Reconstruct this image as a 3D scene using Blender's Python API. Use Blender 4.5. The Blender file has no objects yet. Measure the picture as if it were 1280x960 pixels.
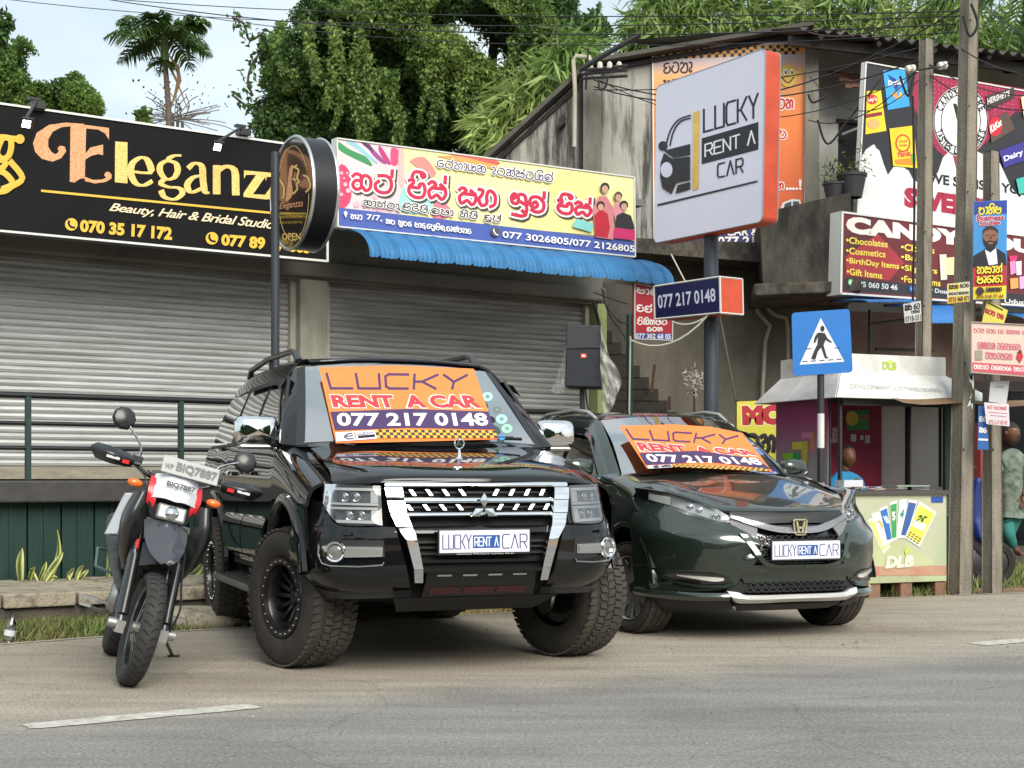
import bpy, math, random
import numpy as np
from mathutils import Vector, Matrix
random.seed(7); RNG = np.random.default_rng(7)
R = math.radians
SC = bpy.context.scene
# camera
F, HC = 1860.0, 1.12
cam_d = bpy.data.cameras.new('camera'); cam = bpy.data.objects.new('camera', cam_d)
SC.collection.objects.link(cam); SC.camera = cam
cam.location = (0, 0, HC); cam.rotation_euler = (R(90), 0, 0)
cam_d.sensor_width = 36; cam_d.lens = F / 1280 * 36; cam_d.shift_y = 120 / 1280
cam_d.clip_start = .1; cam_d.clip_end = 3000
# world and sun
SUN_EL, SUN_AZ = 36, 158
w = bpy.data.worlds.new('World'); SC.world = w; w.use_nodes = True
nt = w.node_tree; nt.nodes.clear(); N_ = nt.nodes.new; L_ = nt.links.new
out = N_('ShaderNodeOutputWorld'); bg = N_('ShaderNodeBackground'); bg.inputs[1].default_value = .142
sky = N_('ShaderNodeTexSky'); sky.sky_type = 'NISHITA'; sky.sun_disc = False
sky.sun_elevation = R(SUN_EL); sky.sun_rotation = R(SUN_AZ); sky.dust_density = 3; sky.air_density = 1.0; sky.ozone_density = 1.5
tc = N_('ShaderNodeTexCoord'); mp = N_('ShaderNodeMapping'); mp.inputs['Scale'].default_value = (1, 1, 2.2)
nz = N_('ShaderNodeTexNoise'); nz.inputs['Scale'].default_value = 3.1; nz.inputs['Detail'].default_value = 7; nz.inputs['Roughness'].default_value = .5
rp = N_('ShaderNodeValToRGB'); rp.color_ramp.elements[0].position = .40; rp.color_ramp.elements[0].color = (2.3, 2.8, 3.05, 1)
rp.color_ramp.elements[1].position = .62; rp.color_ramp.elements[1].color = (3.65, 3.85, 3.9, 1)
mx = N_('ShaderNodeMix'); mx.data_type = 'RGBA'; mx.inputs[0].default_value = .88
L_(tc.outputs['Generated'], mp.inputs[0]); L_(mp.outputs[0], nz.inputs['Vector']); L_(nz.outputs[0], rp.inputs[0])
L_(sky.outputs[0], mx.inputs[6]); L_(rp.outputs[0], mx.inputs[7]); L_(mx.outputs[2], bg.inputs[0]); L_(bg.outputs[0], out.inputs[0])
sd = bpy.data.lights.new('sun', 'SUN'); sd.energy = 2.0; sd.angle = R(40); sd.color = (1, .95, .87)
so = bpy.data.objects.new('sun', sd); SC.collection.objects.link(so)
_e, _a = R(SUN_EL), R(SUN_AZ)
so.rotation_euler = Vector((-math.sin(_a) * math.cos(_e), -math.cos(_a) * math.cos(_e), -math.sin(_e))).to_track_quat('-Z', 'Y').to_euler()
SC.view_settings.view_transform = 'Standard'; SC.view_settings.look = 'None'; SC.view_settings.gamma = 1; SC.view_settings.exposure = 1.05
SC.view_settings.use_curve_mapping = False
SC.cycles.max_bounces = 6; SC.cycles.transparent_max_bounces = 12; SC.cycles.use_denoising = True
# geometry helpers
def ray(px, py): return Vector(((px - 640) / F, 1.0, -(py - 600) / F))
CAM = Vector((0, 0, HC))
def P(px, py, Y): return CAM + ray(px, py) * Y
def G(px, py, z=0.0): return CAM + ray(px, py) * ((HC - z) * F / (py - 600))
class Plane:
 def __init__(s, p, n): s.p = Vector(p); s.n = Vector(n).normalized()
 def at(s, px, py, off=0.0):
  d = ray(px, py); t = (s.p - CAM).dot(s.n) / d.dot(s.n)
  return CAM + d * t + s.n * off
SD = Vector((.823, .568, 0)).normalized(); ND = Vector((-SD.y, SD.x, 0))
FO = Vector((-4.82, 14, 0))
def FP(s, n, z): return FO + SD * s + ND * n + Vector((0, 0, z))
def PL(n): return Plane(FP(0, n, 0), -ND)
def sofpx(px, n):
 q = PL(n).at(px, 600) - FO; return q.dot(SD)
def cr(pts, n=6, closed=False):
 p = [Vector(q) for q in pts]; o = []; m = len(p)
 if m < 3 and not closed: return p
 for i in range(m if closed else m - 1):
  a, b, c, d = (p[(i - 1) % m], p[i], p[(i + 1) % m], p[(i + 2) % m]) if closed else (p[max(i - 1, 0)], p[i], p[i + 1], p[min(i + 2, m - 1)])
  for k in range(n):
   t = k / n; t2 = t * t; t3 = t2 * t
   o.append(.5 * ((2 * b) + (c - a) * t + (2 * a - 5 * b + 4 * c - d) * t2 + (3 * b - a - 3 * c + d) * t3))
 if not closed: o.append(p[-1])
 return o
def v2(l): return [Vector((a, b, 0)) for a, b in l]
def root_off(p):
 if p is None: return Vector()
 while p.parent is not None: p = p.parent
 return Vector() if p.get('_loc') else Vector(p.location)
class MB:
 world = False
 def __init__(s): s.v = []; s.f = []
 def add(s, vs, fs):
  b = len(s.v); s.v += [tuple(x) for x in vs]; s.f += [tuple(i + b for i in f) for f in fs]; return s
 def obox(s, c, ex, ey, ez):
  c, ex, ey, ez = Vector(c), Vector(ex), Vector(ey), Vector(ez)
  vs = [c + ex * a + ey * b + ez * d for d in (-1, 1) for b in (-1, 1) for a in (-1, 1)]
  fs = [(0, 2, 3, 1), (4, 5, 7, 6), (0, 1, 5, 4), (2, 6, 7, 3), (0, 4, 6, 2), (1, 3, 7, 5)]
  if ex.cross(ey).dot(ez) < 0: fs = [f[::-1] for f in fs]
  return s.add(vs, fs)
 def box(s, x0, x1, y0, y1, z0, z1):
  return s.obox(((x0 + x1) / 2, (y0 + y1) / 2, (z0 + z1) / 2), (abs(x1 - x0) / 2, 0, 0), (0, abs(y1 - y0) / 2, 0), (0, 0, abs(z1 - z0) / 2))
 def fbox(s, s0, s1, n0, n1, z0, z1):
  return s.obox(FP((s0 + s1) / 2, (n0 + n1) / 2, (z0 + z1) / 2), SD * ((s1 - s0) / 2), ND * ((n1 - n0) / 2), (0, 0, (z1 - z0) / 2))
 def tube(s, pts, r, n=8, cap=True, flat=None):
  p = [Vector(q) for q in pts]; m = len(p); rs = r if isinstance(r, (list, tuple)) else [r] * m
  vs = []; up = None
  for i in range(m):
   t = (p[min(i + 1, m - 1)] - p[max(i - 1, 0)])
   t = t.normalized() if t.length > 1e-9 else Vector((0, 0, 1))
   if up is None:
    up = Vector((0, 0, 1)) if abs(t.z) < .9 else Vector((1, 0, 0))
   up = (up - t * up.dot(t)); up = up.normalized() if up.length > 1e-6 else t.orthogonal().normalized()
   sd_ = t.cross(up)
   for k in range(n):
    a = 2 * math.pi * k / n; vs.append(p[i] + up * (math.cos(a) * rs[i]) + sd_ * (math.sin(a) * rs[i]))
  fs = [(i * n + k, (i + 1) * n + k, (i + 1) * n + (k + 1) % n, i * n + (k + 1) % n) for i in range(m - 1) for k in range(n)]
  if cap: fs += [tuple(range(n)), tuple((m - 1) * n + k for k in range(n))[::-1]]
  return s.add(vs, fs)
 def lathe(s, prof, c=(0, 0, 0), ax=(0, 0, 1), n=24, a0=0, a1=2 * math.pi, caps=False):
  c = Vector(c); ax = Vector(ax).normalized(); u = ax.orthogonal().normalized(); w_ = ax.cross(u)
  full = abs(a1 - a0 - 2 * math.pi) < 1e-6; nn = n if full else n + 1
  vs = [c + ax * h + (u * math.cos(a0 + (a1 - a0) * k / n) + w_ * math.sin(a0 + (a1 - a0) * k / n)) * r for (r, h) in prof for k in range(nn)]
  fs = []
  for i in range(len(prof) - 1):
   for k in range(n):
    k2 = (k + 1) % nn
    fs.append((i * nn + k, i * nn + k2, (i + 1) * nn + k2, (i + 1) * nn + k))
  if caps: fs += [tuple(range(nn))[::-1], tuple((len(prof) - 1) * nn + k for k in range(nn))]
  return s.add(vs, fs)
 def grid(s, g, closed=False):
  m, n = len(g), len(g[0]); vs = [q for row in g for q in row]
  return s.add(vs, [(i * n + j, (i + 1) * n + j, (i + 1) * n + (j + 1) % n, i * n + (j + 1) % n) for i in range(m - 1) for j in range(n if closed else n - 1)])
 def prism(s, poly, d):
  p = [Vector(q) for q in poly]; d = Vector(d); n = len(p)
  nn = sum(((p[i] - p[0]).cross(p[(i + 1) % n] - p[0]) for i in range(1, n - 1)), Vector())
  if nn.dot(d) > 0: p = p[::-1]
  vs = p + [q + d for q in p]
  fs = [tuple(range(n)), tuple(range(n, 2 * n))[::-1]] + [(i, n + i, n + (i + 1) % n, (i + 1) % n) for i in range(n)]
  return s.add(vs, [fs[0], fs[1]] + [f for f in fs[2:]])
 def ball(s, c, r, n=12, m=8, sc=(1, 1, 1)):
  c = Vector(c); g = []
  for i in range(m + 1):
   th = math.pi * i / m
   g.append([c + Vector((math.sin(th) * math.cos(2 * math.pi * k / n) * r * sc[0], math.sin(th) * math.sin(2 * math.pi * k / n) * r * sc[1], math.cos(th) * r * sc[2])) for k in range(n)])
  return s.grid(g, True)
 def xf(s, M):
  s.v = [tuple(M @ Vector(q)) for q in s.v]; return s
 def build(s, name, mat, parent=None, smooth=None, **kw):
  me = bpy.data.meshes.new(name); o_ = root_off(parent)
  vs = s.v if o_.length == 0 else [(a - o_.x, b - o_.y, c - o_.z) for a, b, c in s.v]
  me.from_pydata(vs, [], s.f); me.update()
  if smooth is not None:
   me.polygons.foreach_set('use_smooth', [True] * len(me.polygons)); me.set_sharp_from_angle(angle=R(smooth))
  return link(name, me, mat, parent, **kw)
ORG = {}
def link(name, me, mat, parent=None, label=None, cat=None, group=None, kind=None, bevel=0):
 o = bpy.data.objects.new(name, me); SC.collection.objects.link(o)
 if mat is not None:
  if isinstance(mat, (list, tuple)):
   for m in mat: me.materials.append(m)
  else: me.materials.append(mat)
 if parent is not None: o.parent = parent
 if bevel:
  b = o.modifiers.new('bevel', 'BEVEL'); b.width = bevel; b.segments = 2; b.limit_method = 'ANGLE'; b.angle_limit = R(40); b.harden_normals = False
 return tag(o, label, cat, group, kind)
def tag(o, label=None, cat=None, group=None, kind=None):
 if label: o['label'] = label
 if cat: o['category'] = cat
 if group: o['group'] = group
 if kind: o['kind'] = kind
 return o
def thing(name, label, cat, loc=(0, 0, 0), group=None, rotz=0, local=False):
 o = bpy.data.objects.new(name, None); SC.collection.objects.link(o); o.location = loc; o.rotation_euler = (0, 0, rotz); o.empty_display_size = .2
 if local: o['_loc'] = 1
 return tag(o, label, cat, group)
def struct(name, mb, mat, smooth=None, **kw): return mb.build(name, mat, None, smooth, kind='structure', **kw)
def copy_tree(o, parent=None, label=None):
 c = o.copy(); SC.collection.objects.link(c)
 if parent is not None: c.parent = parent
 if label: c['label'] = label
 for ch in list(o.children): copy_tree(ch, c)
 return c
# materials
def srgb(h):
 h = h.lstrip('#'); c = [int(h[i:i + 2], 16) / 255 for i in (0, 2, 4)]
 return tuple(x / 12.92 if x <= .04045 else ((x + .055) / 1.055) ** 2.4 for x in c) + (1,)
MATS = {}
def mat(name, col, rough=.6, metal=0, coat=0, var=0, vs=3.0, col2=None, bump=0, bs=60, spec=.5, coord='Object', stretch=None, island=0, alpha=None, trans=0, emit=None, subs=0):
 if name in MATS: return MATS[name]
 m = bpy.data.materials.new(name); m.use_nodes = True; t = m.node_tree; b = t.nodes['Principled BSDF']; N = t.nodes.new; L = t.links.new
 c = srgb(col) if isinstance(col, str) else tuple(col) + (1,) if len(col) == 3 else col
 b.inputs['Base Color'].default_value = c; b.inputs['Roughness'].default_value = rough; b.inputs['Metallic'].default_value = metal
 b.inputs['Coat Weight'].default_value = coat; b.inputs['Coat Roughness'].default_value = .03; b.inputs['Coat IOR'].default_value = 1.7 if name == 'paint_green' else 1.5; b.inputs['Specular IOR Level'].default_value = spec
 if trans: b.inputs['Transmission Weight'].default_value = trans
 if emit: b.inputs['Emission Color'].default_value = emit[0]; b.inputs['Emission Strength'].default_value = emit[1]
 if alpha is not None: b.inputs['Alpha'].default_value = alpha
 co = None
 if var or bump:
  co = N('ShaderNodeTexCoord'); src = co.outputs[coord]
  if stretch:
   mp_ = N('ShaderNodeMapping'); mp_.inputs['Scale'].default_value = stretch; L(src, mp_.inputs[0]); src = mp_.outputs[0]
 last = None
 if var:
  n = N('ShaderNodeTexNoise'); n.inputs['Scale'].default_value = vs; n.inputs['Detail'].default_value = 8; n.inputs['Roughness'].default_value = .65; L(src, n.inputs['Vector'])
  rr = N('ShaderNodeValToRGB'); rr.color_ramp.elements[0].position = .35; rr.color_ramp.elements[1].position = .7
  c2 = srgb(col2) if isinstance(col2, str) else (tuple(col2) + (1,) if col2 else tuple(x * (1 - var) for x in c[:3]) + (1,))
  rr.color_ramp.elements[0].color = c2; rr.color_ramp.elements[1].color = c; L(n.outputs[0], rr.inputs[0]); last = rr.outputs[0]
  rm = N('ShaderNodeMapRange'); rm.inputs[3].default_value = min(1, rough + .12); rm.inputs[4].default_value = max(.02, rough - .06); L(n.outputs[0], rm.inputs[0]); L(rm.outputs[0], b.inputs['Roughness'])
 if island:
  g = N('ShaderNodeNewGeometry'); mr = N('ShaderNodeMapRange'); mr.inputs[3].default_value = 1 - island; mr.inputs[4].default_value = 1 + island; L(g.outputs['Random Per Island'], mr.inputs[0])
  hs = N('ShaderNodeHueSaturation'); hs.inputs['Color'].default_value = c
  if last: L(last, hs.inputs['Color'])
  L(mr.outputs[0], hs.inputs['Value']); last = hs.outputs[0]
 if last: L(last, b.inputs['Base Color'])
 if bump:
  n2 = N('ShaderNodeTexNoise'); n2.inputs['Scale'].default_value = bs; n2.inputs['Detail'].default_value = 5; L(src, n2.inputs['Vector'])
  bp = N('ShaderNodeBump'); bp.inputs['Strength'].default_value = bump; bp.inputs['Distance'].default_value = .02; L(n2.outputs[0], bp.inputs['Height']); L(bp.outputs[0], b.inputs['Normal'])
 MATS[name] = m; return m
def film_mat(name):
 m = bpy.data.materials.new(name); m.use_nodes = True; b = m.node_tree.nodes['Principled BSDF']; b.inputs['Base Color'].default_value = (.7, .7, .66, 1); b.inputs['Roughness'].default_value = .35; b.inputs['Alpha'].default_value = .34; MATS[name] = m; return m
def glass(name, tint=(.8, .85, .85), alpha=.35, rough=.02):
 m = bpy.data.materials.new(name); m.use_nodes = True; t = m.node_tree; t.nodes.clear(); N = t.nodes.new; L = t.links.new
 o = N('ShaderNodeOutputMaterial'); tr = N('ShaderNodeBsdfTransparent'); gl = N('ShaderNodeBsdfGlossy'); gl.inputs['Roughness'].default_value = rough; mx_ = N('ShaderNodeMixShader')
 tr.inputs[0].default_value = tuple(tint) + (1,)
 fr = N('ShaderNodeFresnel'); fr.inputs[0].default_value = 1.5; ad = N('ShaderNodeMath'); ad.operation = 'ADD'; ad.inputs[1].default_value = alpha; ad.use_clamp = True
 L(fr.outputs[0], ad.inputs[0]); L(ad.outputs[0], mx_.inputs[0]); L(tr.outputs[0], mx_.inputs[1]); L(gl.outputs[0], mx_.inputs[2]); L(mx_.outputs[0], o.inputs[0]); MATS[name] = m; return m
def stained(name, col, dark, amt=.5, streak=(3, 3, .35), bump=.3, scale=2.0, thr=(.5, .72)):
 m = bpy.data.materials.new(name); m.use_nodes = True; t = m.node_tree; b = t.nodes['Principled BSDF']; N = t.nodes.new; L = t.links.new
 b.inputs['Roughness'].default_value = .88
 co = N('ShaderNodeTexCoord'); mp1 = N('ShaderNodeMapping'); mp1.inputs['Scale'].default_value = streak; L(co.outputs['Object'], mp1.inputs[0])
 n1 = N('ShaderNodeTexNoise'); n1.inputs['Scale'].default_value = scale; n1.inputs['Detail'].default_value = 9; n1.inputs['Roughness'].default_value = .7; L(mp1.outputs[0], n1.inputs['Vector'])
 n2 = N('ShaderNodeTexNoise'); n2.inputs['Scale'].default_value = 1.3; n2.inputs['Detail'].default_value = 8; L(co.outputs['Object'], n2.inputs['Vector'])
 n3 = N('ShaderNodeTexNoise'); n3.inputs['Scale'].default_value = 45; n3.inputs['Detail'].default_value = 4; L(co.outputs['Object'], n3.inputs['Vector'])
 r1 = N('ShaderNodeValToRGB'); r1.color_ramp.elements[0].position = thr[0]; r1.color_ramp.elements[1].position = thr[1]; r1.color_ramp.elements[0].color = (0, 0, 0, 1); r1.color_ramp.elements[1].color = (amt, amt, amt, 1); L(n1.outputs[0], r1.inputs[0])
 r2 = N('ShaderNodeValToRGB'); r2.color_ramp.elements[0].position = .3; r2.color_ramp.elements[1].position = .75
 c = srgb(col); r2.color_ramp.elements[0].color = tuple(x * .72 for x in c[:3]) + (1,); r2.color_ramp.elements[1].color = tuple(min(1, x * 1.12) for x in c[:3]) + (1,); L(n2.outputs[0], r2.inputs[0])
 mx_ = N('ShaderNodeMix'); mx_.data_type = 'RGBA'; L(r1.outputs[0], mx_.inputs[0]); L(r2.outputs[0], mx_.inputs[6]); mx_.inputs[7].default_value = srgb(dark)
 m3 = N('ShaderNodeMix'); m3.data_type = 'RGBA'; m3.blend_type = 'MULTIPLY'; m3.inputs[0].default_value = .35; L(mx_.outputs[2], m3.inputs[6]); L(n3.outputs[0], m3.inputs[7]);
 r3 = N('ShaderNodeMapRange'); r3.inputs[3].default_value = .5; r3.inputs[4].default_value = 1.4; L(n3.outputs[0], r3.inputs[0]); L(r3.outputs[0], m3.inputs[7])
 L(m3.outputs[2], b.inputs['Base Color'])
 bp = N('ShaderNodeBump'); bp.inputs['Strength'].default_value = bump; bp.inputs['Distance'].default_value = .015; L(n3.outputs[0], bp.inputs['Height']); L(bp.outputs[0], b.inputs['Normal'])
 MATS[name] = m; return m
# lettering laid on a plane
_TX = {}
def text_geo(s, bold=0.0, shear=0.0, space=1.0):
 k = (s, bold, shear, space)
 if k in _TX: return _TX[k]
 cu = bpy.data.curves.new('t', 'FONT'); cu.body = s; cu.offset = bold; cu.shear = shear; cu.resolution_u = 3; cu.space_character = space
 ob = bpy.data.objects.new('t', cu); me = bpy.data.meshes.new_from_object(ob)
 vs = [(v.co.x, v.co.y) for v in me.vertices]; fs = [tuple(p.vertices) for p in me.polygons]
 bpy.data.objects.remove(ob); bpy.data.curves.remove(cu); bpy.data.meshes.remove(me)
 x0 = min(a for a, b in vs); x1 = max(a for a, b in vs); y0 = min(b for a, b in vs); y1 = max(b for a, b in vs)
 r = ([((a - x0) / (x1 - x0), (b - y0) / (y1 - y0)) for a, b in vs], fs); _TX[k] = r; return r
def quadmap(q):
 tl, tr, br, bl = [Vector(x) for x in q]
 return lambda u, v: (bl * (1 - u) + br * u) * (1 - v) + (tl * (1 - u) + tr * u) * v
def text_on(mb, s, q, bold=0, shear=0, space=1.0, wave=None):
 vs, fs = text_geo(s, bold, shear, space); m = quadmap(q); b = len(mb.v)
 mb.v += [tuple(m(u, v)) for u, v in vs]; mb.f += [tuple(i + b for i in f) for f in fs]; return mb
class WB(MB): world = True
class Sheet:
 def __init__(s, pl, parent): s.pl = pl; s.par = parent; s.lay = .002; s.k = .0006
 def up(s, k=.0009): s.lay += k
 def pt(s, x, y, e=0): return s.pl.at(x, y, s.lay + e)
 def quad(s, c): return [s.pt(*p) for p in c]
 def text(s, txt, c, m, bold=0, shear=0, space=1.0, name='lettering', outline=None, om=None):
  if outline:
   x = WB(); text_on(x, txt, s.grow(c, outline), bold + .035, shear, space); x.build('letter_outline', om, s.par); s.up()
  x = WB(); text_on(x, txt, s.quad(c), bold, shear, space); r = x.build(name, m, s.par); s.up(s.k); return r
 def grow(s, c, k):
  (ax, ay), (bx, by), (cx_, cy_), (dx, dy) = c
  return s.quad([(ax - k, ay - k), (bx + k, by - k), (cx_ + k, cy_ + k), (dx - k, dy + k)])
 def poly(s, pts, m, name='print', sm=0):
  if sm: pts = [(q.x, q.y) for q in cr(v2(pts), sm, True)]
  x = WB(); x.add([s.pt(*p) for p in pts], [tuple(range(len(pts)))]); s.up(s.k)
  nrm = Vector(); vs = [Vector(q) for q in x.v]
  for i in range(1, len(vs) - 1): nrm += (vs[i] - vs[0]).cross(vs[i + 1] - vs[0])
  if nrm.dot(s.pl.n) < 0: x.f = [f[::-1] for f in x.f]
  return x.build(name, m, s.par)
 def polys(s, lst, m, name='print'):
  x = WB()
  for pts in lst:
   b = len(x.v); x.add([s.pt(*p) for p in pts], [tuple(range(len(pts)))])
  s.up(s.k); return x.build(name, m, s.par)
 def ribbons(s, lines, wd, m, name='lettering', nib=0, sm=4):
  x = WB(); h = .001
  for ln in lines:
   if sm == 1 and len(ln) > 2 and len(ln) < 12:
    for u_, w_ in zip(ln[:-1], ln[1:]): s._rib(x, [u_, w_], wd, nib, 1, h)
   else: s._rib(x, ln, wd, nib, sm, h)
  s.up(s.k * 1.6); return x.build(name, m, s.par)
 def _rib(s, x, ln, wd, nib, sm, h):
   p = [(q.x, q.y) for q in (cr(v2(ln), sm) if sm > 1 else v2(ln))]; g = []
   for i, (a, b) in enumerate(p):
    c, d = p[min(i + 1, len(p) - 1)], p[max(i - 1, 0)]; tx, ty = c[0] - d[0], c[1] - d[1]; l = math.hypot(tx, ty) or 1
    ww = wd * (nib + (1 - nib) * abs(ty / l) ** 1.3) if nib else wd
    nx, ny = -ty / l * ww / 2, tx / l * ww / 2
    if i == 0 and not nib: a -= tx / l * wd * .4; b -= ty / l * wd * .4
    if i == len(p) - 1 and not nib: a += tx / l * wd * .4; b += ty / l * wd * .4
    g.append([s.pt(a + nx, b + ny), s.pt(a, b, h), s.pt(a - nx, b - ny)])
   x.grid(g)
def circ(cx_, cy_, rx, ry=None, n=20, a0=0, a1=360):
 ry = ry or rx
 return [(cx_ + rx * math.cos(R(a0 + (a1 - a0) * k / n)), cy_ + ry * math.sin(R(a0 + (a1 - a0) * k / n))) for k in range(n if a1 - a0 == 360 else n + 1)]
SG = {'ta': [[(3, 6.5), (1.2, 4.5), (2, 1.6), (5, .5), (8, 1.6), (9.2, 4.8), (8.6, 8), (6.4, 9.6), (3, 9.4)]],
 'ka': [[(.8, 8), (2.6, 9.6), (4.8, 8.6), (4.6, 6.2), (2, 5.6), (.8, 3), (2.6, .8), (5, 2.4), (5, 6), (6.6, 9), (9.4, 7.4), (9.4, 2.6), (7.4, .6), (6, 2)]],
 'pa': [[(1, 8.6), (3, 9.4), (3.2, 7.4), (1.2, 5.6), (1, 2.6), (4, .5), (8, 1), (9.4, 4.6), (8.4, 7.6), (6.4, 7), (6.4, 5.4), (2, 5.4)]],
 'sa': [[(.8, 8), (2.6, 9.4), (4.6, 8), (2.6, 6.2), (.8, 4), (2, .8), (5, 2.8), (7.6, .6), (9.6, 3), (9.4, 6.2), (7, 8.2)], [(2.6, 6.2), (9.4, 6.2)]],
 'ha': [[(.8, 9.4), (3, 9), (2.4, 6.6), (.8, 4), (2.2, .8), (5, 2.2), (5, 6.4), (6.6, 9.2), (9.4, 7.2), (9.4, 2.4), (7, .6)]],
 'ra': [[(6.6, 9.6), (2.4, 8.4), (.8, 4.6), (2.4, 1), (5.6, .8), (7.6, 3.4), (6, 5.8), (3.6, 5)]],
 'na': [[(.8, 8.4), (3, 9.4), (4, 6.8), (1.6, 5), (1.4, 1.6), (4.4, .6), (6, 3), (5.6, 6), (7.6, 9), (9.4, 6), (8.8, 1)]],
 'ya': [[(1, 9.4), (.8, 3), (3, .6), (5, 3), (5, 8.6)], [(5, 3), (6.8, .6), (9.4, 3), (9, 7), (6.8, 7.4), (6.6, 5.4)]],
 'la': [[(2.6, 5), (4.4, 6.6), (5.6, 4.4), (3.4, 3), (1, 5), (2, 8.6), (6, 9.4), (9.2, 6.4), (8.6, 2), (5, .5), (2, 1.6)]],
 'ma': [[(1, 9), (3, 9.4), (2.6, 6.4), (1, 4), (3, .7), (7.6, .8), (9.4, 4), (8.6, 8.8), (6.4, 8), (6.8, 5.6), (9, 5.2)]],
 'va': [[(1, 7.6), (2.6, 9.2), (4.2, 7.4), (2, 5.4), (1, 3), (4, .5), (8, 1.4), (9, 5.4), (6.6, 8.4)]],
 'fa': [[(2.4, 7), (3.8, 8.6), (2.4, 9.6), (.8, 7.6), (1.4, 4.6), (4, 4.2), (5, 6.4), (4.8, 9), (7, 9.8), (9.2, 8), (9.2, -2), (1.4, -2.2)], [(5, 6), (9.2, 4)]],
 'da': [[(6.6, 9), (2.4, 8.6), (1.2, 6), (4.4, 5), (1.2, 3.4), (2, .8), (6, .5), (8.6, 3), (7.6, 6)]],
 'aa': [[(.6, 8.6), (2.8, 9.4), (3.6, 6), (3, .8), (1.4, 1)]],
 'hal': [[(-1.2, 9.4), (-1, 12.6)]], 'i': [[(-8, 10.6), (-6.6, 13), (-2.6, 13.2), (-1.2, 10.6)]],
 'ii': [[(-8, 10.8), (-6.6, 13.2), (-2.6, 13.2), (-1.2, 11.6), (-2.4, 10.8), (-3, 12)]], 'u': [[(-3.4, .4), (-1.4, -1.6), (-4, -2.8), (-7, -2.2)]],
 'ga': [[(1, 8.4), (3, 9.6), (5, 7), (3, 4.6), (1, 2.6), (3, .6), (8, .8), (9.4, 4.6), (8, 9), (6, 8)]], 'e': [[(3.6, 2), (2.4, .6), (.8, 2), (2, 4), (3.8, 5.4), (3.4, 9), (1, 9.2)]]}
SWID = {'aa': 4.6, 'ra': 8.4, 'da': 9.4, 'hal': 0, 'i': 0, 'ii': 0, 'u': 0, 'e': 5, ' ': 7, ',': 3}
def script(sh, words, tl, tr, br, bl, wd, m, name='lettering', sm=3):
 toks = words.split(); adv = 0; lines = []
 for t in toks:
  if t == '_': adv += 6; continue
  if t == ',': lines.append([(adv, 1), (adv - .8, -1.6)]); adv += 2.5; continue
  for st in SG[t]: lines.append([(x + adv, y) for x, y in st])
  adv += SWID.get(t, 10.6) if t in SWID else 10.6
 def q(x, y):
  u = x / adv; v = y / 10
  ax, ay = bl[0] * (1 - u) + br[0] * u, bl[1] * (1 - u) + br[1] * u; bx, by = tl[0] * (1 - u) + tr[0] * u, tl[1] * (1 - u) + tr[1] * u
  return (ax * (1 - v) + bx * v, ay * (1 - v) + by * v)
 return sh.ribbons([[q(*p) for p in l] for l in lines], wd, m, name, sm=sm)
def leaves(centers, size, asp=.5, up=.3, drop=0.0, dirs=None, bend=.25):
 n = len(centers); c = np.asarray(centers, float)
 d = RNG.normal(size=(n, 3)) if dirs is None else np.asarray(dirs, float) + RNG.normal(size=(n, 3)) * .25
 d[:, 2] -= drop; d /= np.linalg.norm(d, axis=1)[:, None]
 nrm = RNG.normal(size=(n, 3)); nrm[:, 2] += up * 3; s = np.cross(d, nrm); s /= np.linalg.norm(s, axis=1)[:, None] + 1e-9
 nn = np.cross(s, d); L = (size * RNG.uniform(.6, 1.3, n))[:, None]; W = L * asp * .5
 a = c; b = c + d * L * .45 + s * W; e = c + d * L * .45 - s * W; t_ = c + d * L - nn * L * bend
 v = np.stack([a, b, t_, e], 1).reshape(-1, 3); f = np.arange(4 * n).reshape(-1, 4)
 return v, f
def np_obj(name, v, f, m, parent=None, **kw):
 o_ = np.array(root_off(parent))
 me = bpy.data.meshes.new(name); me.vertices.add(len(v)); me.vertices.foreach_set('co', (v - o_).astype(np.float32).ravel())
 k = f.shape[1]; me.loops.add(f.size); me.loops.foreach_set('vertex_index', f.astype(np.int32).ravel())
 me.polygons.add(len(f)); me.polygons.foreach_set('loop_start', np.arange(0, f.size, k, dtype=np.int32)); me.update(calc_edges=True); me.validate()
 return link(name, me, m, parent, **kw)
def clump_pts(cl, dens, shell=.6):
 o = []
 for (px, py, Y, r, *k) in cl:
  c = np.array(P(px, py, Y)); rr = r * Y / F; ky = k[0] if k else 1.0; n = int(dens * rr * rr * (k[1] if len(k) > 1 else 1))
  d = RNG.normal(size=(n, 3)); d /= np.linalg.norm(d, axis=1)[:, None]
  rad = rr * (shell + (1 - shell) * RNG.random(n) ** .5) * (1 + .14 * np.sin(d[:, 0] * 7 + px) * np.cos(d[:, 2] * 9 + py))
  q = c + d * rad[:, None] * np.array([1, 1, ky]); w_ = np.sin(q[:, 0] * 2.9 + 1.3 * np.sin(q[:, 2] * 2.3)) + np.sin(q[:, 2] * 3.7 + 1.1 * np.sin(q[:, 0] * 1.9)) + np.sin((q[:, 0] + q[:, 2]) * 1.3 + q[:, 1]); o.append(q[w_ > (k[2] if len(k) > 2 else -1.15)])
 return np.concatenate(o)
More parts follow.
